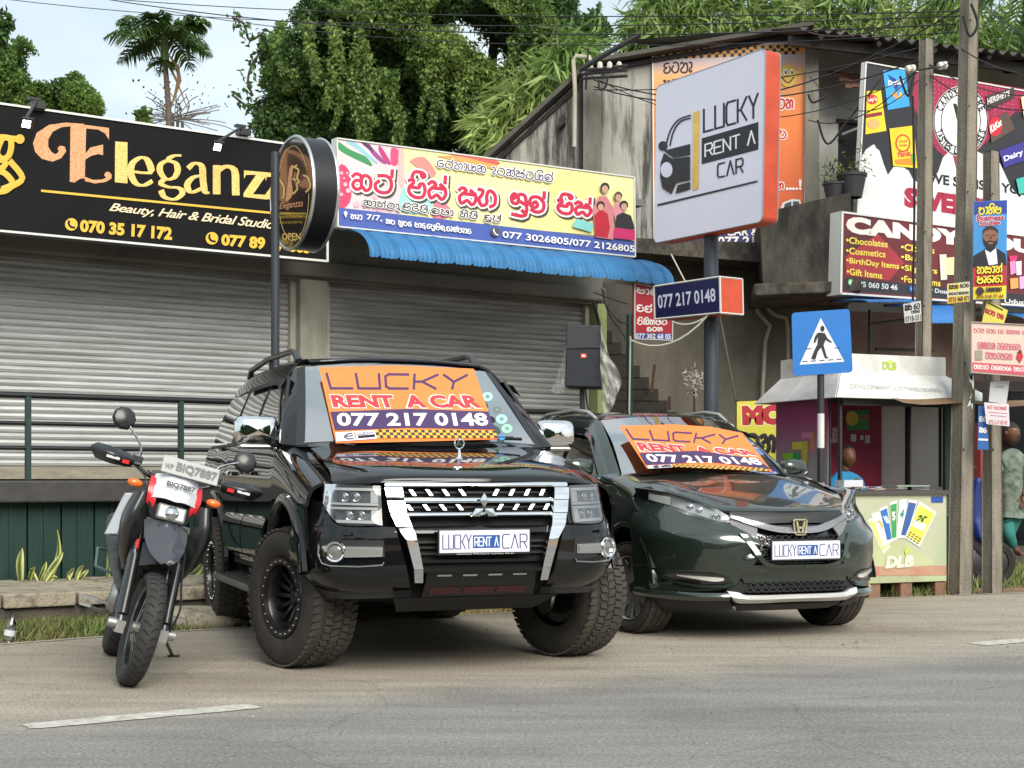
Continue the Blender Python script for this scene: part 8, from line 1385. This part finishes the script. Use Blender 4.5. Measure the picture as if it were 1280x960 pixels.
 qb(FQ.patch(hlo, hhi, .003, 26, 5, .01, sg), 'lamp_cover', g_lens, par=lp)
 A_ = [FQ.at(q_, z_, -.004) for q_, z_ in ((.60, .913), (.75, .963), (.92, 1.008), (1.10, 1.043), (1.37, 1.063))]
 qb(loft([[(p.x, p.y, p.z) for p in A_], [(.46, .605, .962), (.40, .655, .985), (.27, .715, 1.012), (.16, .715, 1.045), (.06, .72, 1.07)]], 16, 3, .015, sg), 'fender_top', paint_g)
 qb(FQ.patch([(.50, .415), (.56, .395), (.80, .405), (.98, .44)], [(.50, .425), (.56, .468), (.80, .475), (.98, .452)], .006, 20, 4, .004, sg), 'lamp_pocket', gl_b); qb(FQ.patch([(.54, .425), (.62, .418), (.86, .452)], [(.54, .44), (.62, .448), (.86, .458)], .014, 16, 2, .01, sg), 'day_light', mat('led_clear', (.62, .62, .58), .2)); qb(FQ.patch([(.47, .40), (.56, .372), (.80, .385), (1.0, .435)], [(.48, .42), (.56, .392), (.80, .402), (1.0, .446)], .016, 20, 2, .012, sg), 'pocket_ledge', paint_g)
 qb(FQ.patch([(.33, .70), (.42, .76), (.49, .81)], [(.30, .80), (.42, .85), (.485, .86)], -.004, 10, 5, .02, sg), 'grille_wing', mat('speckled_dark', (.05, .05, .055), .5, var=.9, vs=200, col2=(.25, .25, .26)))
 qb(FQ.patch([(.0, .748), (.15, .755), (.30, .79), (.49, .858)], [(.0, .79), (.15, .797), (.30, .832), (.49, .882)], .012, 18, 3, .02, sg), 'grille_band', speck)
 qb(FQ.patch([(.0, .505), (.20, .51), (.30, .545), (.37, .65), (.44, .752)], [(.0, .528), (.19, .533), (.275, .565), (.335, .66), (.39, .745)], .03, 26, 3, .03, sg), 'grille_surround', paint_g)
mir(qside)
qb(FQ.patch([(-.36, .52), (.36, .52)], [(-.36, .89), (.36, .89)], -.045, 24, 6), 'grille_back', gl_b); qb(FQ.patch([(-.50, .80), (-.25, .815), (0, .82), (.25, .815), (.50, .80)], [(-.49, .90), (-.25, .895), (0, .895), (.25, .895), (.49, .90)], -.02, 24, 4), 'grille_top', plast)
qb(FQ.patch([(-.40, .405), (.40, .405)], [(-.47, .53), (.47, .53)], .0, 24, 4, .03), 'bumper_centre', paint_g); qb(FQ.patch([(-.54, .338), (.54, .338)], [(-.45, .42), (.45, .42)], -.012, 24, 2, .01), 'lower_grille', matt)
def hexes(z0, z1, q0, q1, sl, off, nm):
 b = MB(); r = .022
 for j in range(int((z1 - z0) / (r * 1.5)) + 1):
  for i in range(int((q1 - q0) / (r * 2.4)) + 1):
   z_ = z0 + j * r * 1.5 + r * .6; q_ = q0 + i * r * 2.4 + (j % 2) * r * 1.2
   if abs(q_) > q1 - (z_ - z0) * sl or z_ > z1 - r * .6: continue
   o = [(q_ + r * 1.25 * math.cos(R(60 * k + 0)), z_ + r * .8 * math.sin(R(60 * k))) for k in range(6)]; i_ = [(q_ + r * 1.0 * math.cos(R(60 * k)), z_ + r * .62 * math.sin(R(60 * k))) for k in range(6)]; A_ = [FQ.at(x, y, off) for x, y in o]; B_ = [FQ.at(x, y, off) for x, y in i_]; C_ = [p - Vector((.02, 0, 0)) for p in B_]
   for k in range(6): k2 = (k + 1) % 6; b.add([A_[k], A_[k2], B_[k2], B_[k], C_[k2], C_[k]], [(0, 1, 2, 3), (3, 2, 4, 5)])
 o = b.build(nm, plast, Q); o['kind'] = 'stuff'
hexes(.345, .415, -.42, .42, 1.2, .016, 'honeycomb_grille'); hexes(.54, .74, -.34, .34, -.2, -.02, 'honeycomb_grille')
qb(FQ.patch([(-.46, .275), (-.40, .262), (0, .268), (.40, .262), (.46, .275)], [(-.52, .352), (-.43, .34), (-.37, .322), (0, .322), (.37, .322), (.43, .34), (.52, .352)], .03, 40, 4, .05, offs=lambda i, t: .008 + .022 * math.sin(t * math.pi) - (.012 if .3 < i < .7 and t < .3 else 0)), 'skid_trim', sil)
qb(FQ.patch([(-.42, .20), (.42, .20)], [(-.46, .25), (.46, .25)], -.04, 16, 2), 'lower_lip', plast)
c = Vector((FQ.at(0, .79, .035).x, 0, .79)); gd_ = mat('emblem_gold', (.95, .86, .58), .28, metal=1); b = MB(); q = [c + Vector((0, y, z_)) for y, z_ in ((-.052, .045), (-.040, .052), (.040, .052), (.052, .045), (.040, -.045), (.030, -.053), (-.030, -.053), (-.040, -.045))]; b.prism(q, (-.03, 0, 0)); eb = qb(b, 'emblem_back', gl_b, None)
b = MB(); b.tube(q + [q[0]], .007, 6); qb(b, 'emblem_frame', gd_, 60, eb); b = MB(); e = c + Vector((.004, 0, 0))
for s_ in (-1, 1): b.obox(e + Vector((0, s_ * .022, .0)), (.005, 0, 0), (0, .0075, .0), (0, s_ * .008, .040))
b.obox(e + Vector((0, 0, -.003)), (.005, 0, 0), (0, .022, 0), (0, 0, .0075)); qb(b, 'emblem_letter', gd_, None, eb)
number_plate(Q, (FQ.at(0, .64, .03).x, .015, .633), .525, .125)
jn = lambda l, n=40, m=6, lip=.02: loft(l, n, m, lip)
qb(jn([[(.30, -.72, .995), (.50, -.62, .945), (.67, -.44, .905), (.765, -.2, .90), (.785, 0, .90), (.765, .2, .90), (.67, .44, .905), (.50, .62, .945), (.30, .72, .995)], [(.27, -.72, 1.012), (.46, -.60, .968), (.62, -.42, .938), (.71, -.2, .932), (.73, 0, .930), (.71, .2, .932), (.62, .42, .938), (.46, .60, .968), (.27, .72, 1.012)], [(.12, -.70, 1.045), (.28, -.54, 1.04), (.38, -.36, 1.022), (.44, 0, 1.015), (.38, .36, 1.022), (.28, .54, 1.04), (.12, .70, 1.045)], [(-.15, -.70, 1.115), (-.08, -.50, 1.125), (.0, -.3, 1.112), (.05, 0, 1.105), (.0, .3, 1.112), (-.08, .50, 1.125), (-.15, .70, 1.115)], [(-.50, -.69, 1.165), (-.40, -.50, 1.18), (-.32, -.3, 1.185), (-.28, 0, 1.185), (-.32, .3, 1.185), (-.40, .50, 1.18), (-.50, .69, 1.165)]]), 'bonnet', paint_g)
wsb = [(-.50, -.68, 1.160), (-.33, -.35, 1.185), (-.28, 0, 1.19), (-.33, .35, 1.185), (-.50, .68, 1.160)]; wst = [(-1.17, -.555, 1.605), (-1.10, -.3, 1.63), (-1.08, 0, 1.64), (-1.10, .3, 1.63), (-1.17, .555, 1.605)]
qb(jn([wsb, [(a * .5 + d[0] * .5 + .03, b_ * .5 + d[1] * .5, c_ * .5 + d[2] * .5 + .025) for (a, b_, c_), d in zip(wsb, wst)], wst], 24, 6, 0), 'windscreen', g_ws, 60); qb(jn([[(-1.165, -.54, 1.61), (-1.09, 0, 1.645), (-1.165, .54, 1.61)], [(-1.4, -.55, 1.66), (-1.38, 0, 1.685), (-1.4, .55, 1.66)], [(-1.9, -.55, 1.685), (-1.9, 0, 1.705), (-1.9, .55, 1.685)], [(-2.5, -.52, 1.64), (-2.55, 0, 1.66), (-2.5, .52, 1.64)], [(-3.0, -.5, 1.50), (-3.05, 0, 1.52), (-3.0, .5, 1.50)]], 24, 6), 'roof', mat('roof_gloss', (.010, .014, .012), .15, coat=1))
qb(jn([[(-3.05, -.55, 1.48), (-3.05, .55, 1.48)], [(-3.28, -.75, 1.05), (-3.28, .75, 1.05)]], 8, 3), 'rear_glass', g_sd); b = MB(); b.box(-3.32, -3.12, -.80, .80, .28, 1.06); qb(b, 'tailgate', paint_g, None)
qb(jn([[(-.28, -.6, 1.16), (-.22, 0, 1.175), (-.28, .6, 1.16)], [(-.47, -.68, 1.16), (-.30, 0, 1.185), (-.47, .68, 1.16)]], 12, 2, 0), 'cowl', plast)
b = MB(); b.box(-1.0, -.5, -.66, .66, 1.0, 1.15); qb(b, 'dashboard', mat('dash_grey', (.06, .06, .062), .8), None)
for v_ in (-.34, .34): b = MB(); b.box(-1.75, -1.62, v_ - .22, v_ + .22, .9, 1.36); s_ = qb(b, 'seat', mat('seat_black', (.05, .05, .05), .8), None); b = MB(); b.box(-1.73, -1.64, v_ - .11, v_ + .11, 1.4, 1.52); qb(b, 'headrest', mat('seat_black', (.05, .05, .05), .8), None, s_)
b = MB(); b.tube([(-1.1 + .05 * math.sin(a), .34 + .17 * math.cos(a), 1.14 + .15 * math.sin(a)) for a in [2 * math.pi * k / 20 for k in range(21)]], .015, 6); qb(b, 'steering_wheel', plast, 60); b = MB(); b.box(-1.13, -1.10, -.1, .1, 1.50, 1.56); qb(b, 'rear_view_mirror', plast, None)
for y0_ in (-.5, .02): b = MB(); b.tube([(-.33, y0_, 1.2), (-.39, y0_ + .1, 1.225), (-.40, y0_ + .50, 1.235)], .009, 5); qb(b, 'wiper', plast)
wheel(Q, (0, -.775, .334), .334, .215, .232, 1, R(6), 10, 'road', -1); wheel(Q, (0, .775, .334), .334, .215, .232, 1, R(6), 10, 'road', 1); wheel(Q, (-2.6, -.775, .334), .334, .215, .232, 1, 0, 10, 'road', -1); wheel(Q, (-2.6, .775, .334), .334, .215, .232, 1, 0, 10, 'road', 1)
WQ = vplane(Q, (-.245, 0, 1.20), (.44, 0, .80)); bq = thing('windscreen_banner', 'orange banner sagging over the green crossover windscreen and bonnet edge', 'banner', vworld(Q) @ Vector((-.24, 0, 1.2))); qs = Sheet(WQ, bq); qs.lay = .03
ql = lambda l: [(660 + x / 6.4, 490 + y / 6.4) for x, y in l]; qr = lambda l: [(840 + x / 6.4, 500 + y / 6.4) for x, y in l]
banner_art(qs, {'edge': ql([(722, 298), (1150, 285)]) + qr([(300, 240), (555, 290), (800, 605)]) + qr([(400, 560), (0, 555)]) + ql([(945, 640)]), 'lucky': [(782, 541), (921, 549), (912, 559), (790, 553)], 'rent': [(793, 557), (936, 567), (946, 574), (800, 568)], 'band': [(798, 571), (870, 568), (946, 578), (962, 591), (885, 582), (806, 586)]}, [(804, 572), (944, 577), (954, 586), (810, 582)], [(840, 585), (955, 590), (962, 594), (842, 588.5)], [(808, 587), (838, 585.5), (840, 589), (809, 591)], 1.9)
# motorcycle leaning on its stand
bf = Vector((.305, -.952, 0)).normalized(); bo = Vector((-2.105, 8.10, 0)); M2 = Matrix.Translation(bo) @ Matrix.Rotation(math.atan2(bf.y, bf.x), 4, 'Z') @ Matrix.Rotation(R(-15.5), 4, 'X') @ Matrix.Scale(1.045, 4)
bk_t = thing('motorcycle', 'black and red dual purpose motorcycle leaning on its side stand at the road edge', 'motorcycle', bo)
MS = M2 @ Matrix.Rotation(R(4), 4, 'Z')
def kb_(mb, nm, m, sm=40, par=None, st=0, **kw): return mb.xf(MS if st else M2).build(nm, m, par or bk_t, sm, **kw)
gm, fk = mat('bike_black', (.010, .011, .012), .35, coat=.3), mat('fork_black', (.012, .013, .015), .3, coat=.5); alu = mat('cast_alloy', (.42, .42, .40), .4, metal=.8, var=.3, vs=20); eng = mat('engine_grey', (.10, .10, .10), .5, metal=.5, var=.4, vs=20); tyr = mat('bike_tyre', (.035, .033, .031), .8, var=.4, vs=10, bump=.3, bs=60); orn = mat('indicator_orange', '#e06a1c', .25, coat=.5); redp = mat('bike_red', '#c8252c', .3, coat=.4); whp = mat('bike_white', '#c4c8cc', .3, coat=.3)
def bwheel(cx, r, w, st):
 b = MB(); h = w / 2; rr = r - .085; b.lathe([(rr, -h * .55), (rr + .03, -h * .92), (r - .035, -h), (r - .014, -h * .75), (r - .003, -h * .4), (r, 0), (r - .003, h * .4), (r - .014, h * .75), (r - .035, h), (rr + .03, h * .92), (rr, h * .55)], (cx, 0, r), (0, 1, 0), 56); ty = kb_(b, 'tyre', tyr, 60, None, st)
 b = MB()
 for i in range(40):
  a = 2 * math.pi * i / 40
  for s_ in (-1, 1):
   a2 = a + (math.pi / 40 if s_ > 0 else 0); p = [Vector((cx + math.cos(x) * ro, y * s_, r + math.sin(x) * ro)) for x, y, ro in ((a2, h * .12, r + .0005), (a2 + .05, h * .45, r - .0025), (a2 + .07, h * .78, r - .014))]; b.tube(p, .003, 4)
 kb_(b, 'tread_groove', mat('groove', (.008, .008, .008), .9), None, ty, st, kind='stuff')
 b = MB(); b.lathe([(rr - .02, -h * .5), (rr + .006, -h * .6), (rr, -h * .4), (rr - .012, 0), (rr, h * .4), (rr + .006, h * .6), (rr - .02, h * .5), (rr - .02, -h * .5)], (cx, 0, r), (0, 1, 0), 40); rm_ = kb_(b, 'rim', gm, 40, None, st)
 b = MB(); b.lathe([(.001, -.05), (.03, -.05), (.03, .05), (.001, .05)], (cx, 0, r), (0, 1, 0), 16); kb_(b, 'hub', alu, 40, rm_, st)
 for i in range(18):
  a = 2 * math.pi * i / 18; s_ = 1 if i % 2 else -1; b = MB(); b.tube([(cx + .03 * math.cos(a + .5 * s_), .035 * s_, r + .03 * math.sin(a + .5 * s_)), (cx + (rr - .01) * math.cos(a), 0, r + (rr - .01) * math.sin(a))], .0018, 4); kb_(b, 'spoke', alu, None, rm_, st)
 b = MB(); b.lathe([(.06, .052), (.12, .052), (.12, .056), (.06, .056), (.06, .052)], (cx, 0, r), (0, 1, 0), 28); kb_(b, 'brake_disc', chrome_d, 40, rm_, st); return ty
bwheel(0, .305, .108, 1); bwheel(-1.42, .305, .14, 0)
ax_ = Vector((0, 0, .305)); up_ = Vector((-.43, 0, .90)).normalized()
for s_ in (-1, 1):
 o = Vector((0, s_ * .115, 0)); b = MB(); b.tube([ax_ + o - up_ * .03, ax_ + o + up_ * .06, ax_ + o + up_ * .42], [.028, .034, .032], 12); f_o = kb_(b, 'fork_slider', fk, 50, None, 1); b = MB(); b.tube([ax_ + o + up_ * .42, ax_ + o + up_ * .78], .026, 12); kb_(b, 'fork_tube', gm, 50, f_o, 1)
 b = MB(); b.lathe([(.001, -.045), (.026, -.045), (.03, 0), (.026, .045), (.001, .045)], ax_ + o * 1.15, (0, 1, 0), 12); b.obox(ax_ + o + Vector((.01, 0, -.01)), (.035, 0, 0), (0, .022, 0), (0, 0, .032)); kb_(b, 'axle_clamp', alu, 40, f_o, 1)
 b = MB(); b.tube([ax_ + o + up_ * .06 + Vector((.036, 0, 0)), ax_ + o + up_ * .40 + Vector((.038, 0, 0))], [.026, .03], 8); kb_(b, 'fork_guard', gm, 50, f_o, 1)
 q = ax_ + o + up_ * .47 + Vector((.028, 0, 0)); b = MB(); b.obox(q + Vector((.004, 0, 0)), (.002, 0, 0), (0, .008, 0), up_ * .03); kb_(b, 'fork_decal', redp, None, f_o, 1); b = MB(); b.obox(q + up_ * .055 + Vector((.004, 0, 0)), (.002, 0, 0), (0, .008, 0), up_ * .022); kb_(b, 'fork_decal', whp, None, f_o, 1)
for k in (.60, .76): b = MB(); c = ax_ + up_ * k; b.obox(c, Vector((.035, 0, .012)), (0, .15, 0), up_ * .022); kb_(b, 'fork_clamp', alu if k < .7 else gm, None, None, 1, bevel=.008)
b = MB(); b.tube(cr([ax_ + Vector((.03, .14, .02)), ax_ + Vector((.07, .155, .15)), ax_ + up_ * .3 + Vector((.06, .15, 0)), ax_ + up_ * .6 + Vector((.05, .13, 0))], 5), .006, 5); kb_(b, 'brake_hose', plast, 60, None, 1); b = MB(); b.obox(ax_ + Vector((-.06, .085, .10)), (.03, 0, .01), (0, .022, 0), (0, 0, .045)); kb_(b, 'brake_calliper', alu, None, None, 1, bevel=.008)
cs = [[(.34, y * .35, .84 - .5 * y * y) for y in (-.3, 0, .3)]];
def shell(secs, nm, m, st=1, n=10, mm=4, par=None, lip=.004): return kb_(loft(secs, n, mm, lip, 1), nm, m, 50, par, st)
shell([[(.16, -.02, .66), (.17, 0, .672), (.16, .02, .66)], [(.10, -.075, .70), (.12, 0, .725), (.10, .075, .70)], [(-.02, -.11, .77), (.0, 0, .80), (-.02, .11, .77)], [(-.14, -.12, .86), (-.10, 0, .90), (-.14, .12, .86)]], 'mudguard', mat('guard_grey', (.045, .05, .058), .28, coat=.5)); shell([[(-.02, -.10, .62), (.10, 0, .66), (-.02, .10, .62)], [(-.10, -.10, .74), (.0, 0, .78), (-.10, .10, .74)]], 'inner_guard', plast); shell([[(-.30, -.09, .60), (-.26, 0, .60), (-.30, .09, .60)], [(-.26, -.095, .76), (-.22, 0, .76), (-.26, .095, .76)]], 'radiator', matt)
HM = Vector((-.17, 0, 1.0)); shell([[(-.12, -.10, .885), (-.085, 0, .87), (-.12, .10, .885)], [(-.13, -.13, .96), (-.085, 0, .955), (-.13, .13, .96)]], 'mask_lower', gm)
shell([[(-.125, -.125, .985), (-.075, -.05, .995), (-.068, 0, .99), (-.075, .05, .995), (-.125, .125, .985)], [(-.16, -.135, 1.05), (-.105, -.06, 1.06), (-.10, 0, 1.06), (-.105, .06, 1.06), (-.16, .135, 1.05)], [(-.20, -.115, 1.115), (-.15, -.05, 1.13), (-.145, 0, 1.13), (-.15, .05, 1.13), (-.20, .115, 1.115)]], 'mask', whp, n=16)
for s_ in (-1, 1): shell([[(-.118, s_ * .10, .93), (-.14, s_ * .135, .95)], [(-.112, s_ * .095, .985), (-.135, s_ * .145, 1.02)], [(-.158, s_ * .118, 1.09), (-.185, s_ * .14, 1.10)]], 'mask_flash', redp)
b = MB(); b.obox((-.085, 0, .925), (.012, 0, .004), (0, .078, 0), (-.012, 0, .042)); lh = kb_(b, 'headlamp', mat('bike_lamp', (.16, .16, .15), .15, coat=1), None, None, 1, bevel=.012); b = MB(); b.lathe([(.001, .018), (.03, .012), (.04, 0)], (-.075, 0, .925), (1, 0, .2), 16); kb_(b, 'reflector_bowl', chrome_d, 50, lh, 1)
def btext(s_, c, w, h, m, nm='lettering', tilt=0, par=None, bd=.035): b = MB(); c = Vector(c); ey, ez = Vector((0, w / 2, 0)), Vector((-math.sin(tilt) * h / 2 * (.7), 0, math.cos(tilt) * h / 2)); text_on(b, s_, [c - ey + ez, c + ey + ez, c + ey - ez, c - ey - ez], bd); return kb_(b, nm, m, None, par, 1)
btext('BIQ7887', (-.083, .012, 1.075), .155, .036, blk, tilt=.55)
b = MB(); b.obox((-.135, .045, 1.175), (.004, 0, .001), (0, .155, 0), (-.018, 0, .046)); np_ = kb_(b, 'number_plate', mat('plate_alloy', '#9ea19e', .4), None, None, 1, bevel=.006); gp = mat('plate_grey_ink', (.10, .11, .11), .4); btext('BIQ7887', (-.124, .078, 1.173), .225, .062, gp, tilt=.37, par=np_); btext('WP', (-.124, -.072, 1.165), .048, .034, gp, tilt=.37, par=np_)
b = MB(); b.tube(cr([(-.36, -.44, 1.16), (-.32, -.25, 1.145), (-.31, -.12, 1.09), (-.31, .12, 1.09), (-.32, .25, 1.145), (-.36, .44, 1.16)], 4), .012, 8); kb_(b, 'handlebar', gm, 60, None, 1)
for s_ in (-1, 1):
 b = MB(); b.tube([(-.345, s_ * .32, 1.155), (-.36, s_ * .455, 1.16)], .018, 10); kb_(b, 'grip', plast, 60, None, 1)
 hg = shell([[(-.24, s_ * .25, 1.11), (-.20, s_ * .36, 1.10), (-.26, s_ * .44, 1.11)], [(-.215, s_ * .24, 1.15), (-.165, s_ * .37, 1.15), (-.24, s_ * .48, 1.16)], [(-.25, s_ * .27, 1.18), (-.21, s_ * .37, 1.19), (-.27, s_ * .445, 1.195)]], 'hand_guard', gm); b = MB(); b.obox((-.172, s_ * .36, 1.135), (.002, 0, 0), (0, .035, 0), (0, 0, .007)); kb_(b, 'guard_decal', whp, None, hg, 1); b = MB(); b.obox((-.185, s_ * .29, 1.13), (.002, 0, 0), (0, .018, 0), (0, 0, .010)); kb_(b, 'guard_decal', redp, None, hg, 1)
 b = MB(); b.tube([(-.28, s_ * .2, 1.14), (-.26, s_ * .38, 1.135)], .006, 6); kb_(b, 'brake_lever' if s_ < 0 else 'clutch_lever', alu, 60, None, 1); b = MB(); b.obox((-.31, s_ * .22, 1.16), (.03, 0, 0), (0, .028, 0), (0, 0, .022)); kb_(b, 'switch_box', plast, None, None, 1, bevel=.006)
 m_ = Vector((-.34, s_ * .34, 1.36)) if s_ < 0 else Vector((-.36, .36, 1.31)); b = MB(); b.tube(cr([(-.32, s_ * .21, 1.17), (-.32, s_ * .22, 1.24), m_], 3), .007, 6); mr1 = kb_(b, 'mirror_stem', chrome_d, 60, None, 1); b = MB(); b.lathe([(.001, .020), (.035, .018), (.055, .010), (.064, 0), (.066, -.008), (.06, -.012), (.001, -.012)], m_, (1, -.1 * s_, .25), 10); kb_(b, 'mirror_head', gm, 25, mr1, 1)
 b = MB(); b.tube([(-.17, s_ * .13, 1.04), (-.17, s_ * .19, 1.035)], .008, 6); il = kb_(b, 'indicator_stem', plast, 60, None, 1); b = MB(); b.ball((-.16, s_ * .215, 1.035), .042, 14, 8, (.6, 1, .55)); kb_(b, 'indicator', orn, 60, il, 1)
for k in range(3): b = MB(); b.tube(cr([(-.30, -.2 + .05 * k, 1.12), (-.14, -.16 + .13 * k, 1.05 - .03 * k), (-.22, -.10 + .08 * k, .86)], 5), .005, 5); kb_(b, 'control_cable', plast, 60, None, 1)
def skin_(nm, nodes, ed, m, lv=2): o = limb_body(nm, [(M2 @ Vector(p), r) for p, r in nodes], ed, m, bk_t, lv); return o
skin_('tank', [((-.36, 0, .98), (.14, .10)), ((-.50, 0, 1.0), (.15, .12)), ((-.66, 0, .95), (.12, .10))], [(0, 1), (1, 2)], gm); skin_('seat', [((-.66, 0, .93), (.10, .04)), ((-.95, 0, .90), (.13, .05)), ((-1.25, 0, .93), (.10, .04)), ((-1.45, 0, .96), (.07, .03))], [(0, 1), (1, 2), (2, 3)], plast)
for s_ in (-1, 1):
 kb_(loft([[(-.16, s_ * .12, 1.0), (-.14, s_ * .125, .86), (-.2, s_ * .12, .70), (-.28, s_ * .11, .58)], [(-.13, s_ * .18, 1.0), (-.10, s_ * .205, .86), (-.16, s_ * .185, .70), (-.25, s_ * .15, .575)], [(-.24, s_ * .215, .99), (-.22, s_ * .245, .85), (-.26, s_ * .215, .69), (-.32, s_ * .155, .57)], [(-.5, s_ * .17, .99), (-.46, s_ * .20, .85), (-.42, s_ * .18, .69), (-.40, s_ * .14, .58)]], 16, 5, .012), 'tank_shroud', gm, 60)
 kb_(loft([[(-.95, .12, .88), (-1.25, .13, .93), (-1.45, .10, .97)], [(-.95, .18, .74), (-1.2, .19, .80), (-1.42, .14, .90)]], 12, 4, .01, s_), 'side_panel', whp if s_ < 0 else gm, 50)
kb_(loft([[(-.72, .17, .98), (-.66, .24, .96), (-.60, .17, .99)], [(-.80, .21, .72), (-.72, .28, .72), (-.62, .22, .74)]], 10, 3, .02, -1), 'silencer_shield', whp, 50); b = MB(); b.tube([(-1.5, -.2, .80), (-1.0, -.2, .70), (-.7, -.17, .55), (-.45, -.12, .45), (-.38, -.06, .62)], [.05, .05, .028, .022, .022], 10); kb_(b, 'exhaust', eng, 60)
b = MB(); b.box(-.78, -.48, -.13, .13, .32, .52); b.box(-.60, -.44, -.08, .08, .5, .74); en = kb_(b, 'engine', eng, None, None, 0, bevel=.02)
for s_ in (-1, 1): b = MB(); b.lathe([(.001, .035), (.08, .03), (.095, .005), (.10, -.02)], (-.66, s_ * .13, .40), (0, s_, 0), 18); kb_(b, 'engine_cover', alu, 40, en)
for k in range(6): b = MB(); b.box(-.62, -.42, -.10, .10, .53 + k * .033, .537 + k * .033); kb_(b, 'cooling_fin', alu, None, en)
for s_ in (-1, 1): b = MB(); b.tube([(-.26, s_ * .02, .95), (-.38, s_ * .08, .45), (-.50, s_ * .10, .29), (-.85, s_ * .11, .32), (-.88, s_ * .12, .55), (-.70, s_ * .08, .90)], .018, 7); b.tube([(-.86, s_ * .11, .40), (-1.42, s_ * .11, .305)], .024, 7); kb_(b, 'frame_tube', gm, 60)
for s_ in (-1, 1): b = MB(); b.tube([(-.78, s_ * .12, .34), (-.78, s_ * .22, .345)], .010, 6); b.obox((-.78, s_ * .25, .35), (.03, 0, 0), (0, .045, 0), (0, 0, .010)); kb_(b, 'foot_peg', alu, None)
b = MB(); b.tube([(-1.0, -.14, .5), (-1.0, -.26, .52), (-1.15, -.27, .62), (-1.2, -.15, .62)], .010, 6); kb_(b, 'pillion_bracket', mat('bracket_green', (.10, .16, .15), .4), 60); b = MB(); b.tube([(-.75, -.13, .30), (-.66, -.2, .30), (-.60, -.26, .315)], .010, 6); b.obox((-.58, -.28, .32), (.03, 0, .0), (0, .03, 0), (0, 0, .008)); kb_(b, 'brake_pedal', alu, 60)
w0 = M2 @ Vector((-.66, .12, .33)); foot = Vector(G(215, 821)); b = MB(); b.tube([w0, foot + Vector((0, 0, .012))], .011, 8); b.build('side_stand', gm, bk_t, 60); b = MB(); b.obox(foot + Vector((.01, 0, .006)), (.035, 0, 0), (0, .022, 0), (0, 0, .006)); b.build('stand_foot', gm, bk_t)
b = MB(); b.box(-1.9, -1.45, -.055, .055, .78, .79); kb_(b, 'rear_mudguard', gm, None); b = MB(); b.box(-1.60, -1.56, -.05, .05, .86, .92); kb_(b, 'tail_lamp', redp, None)
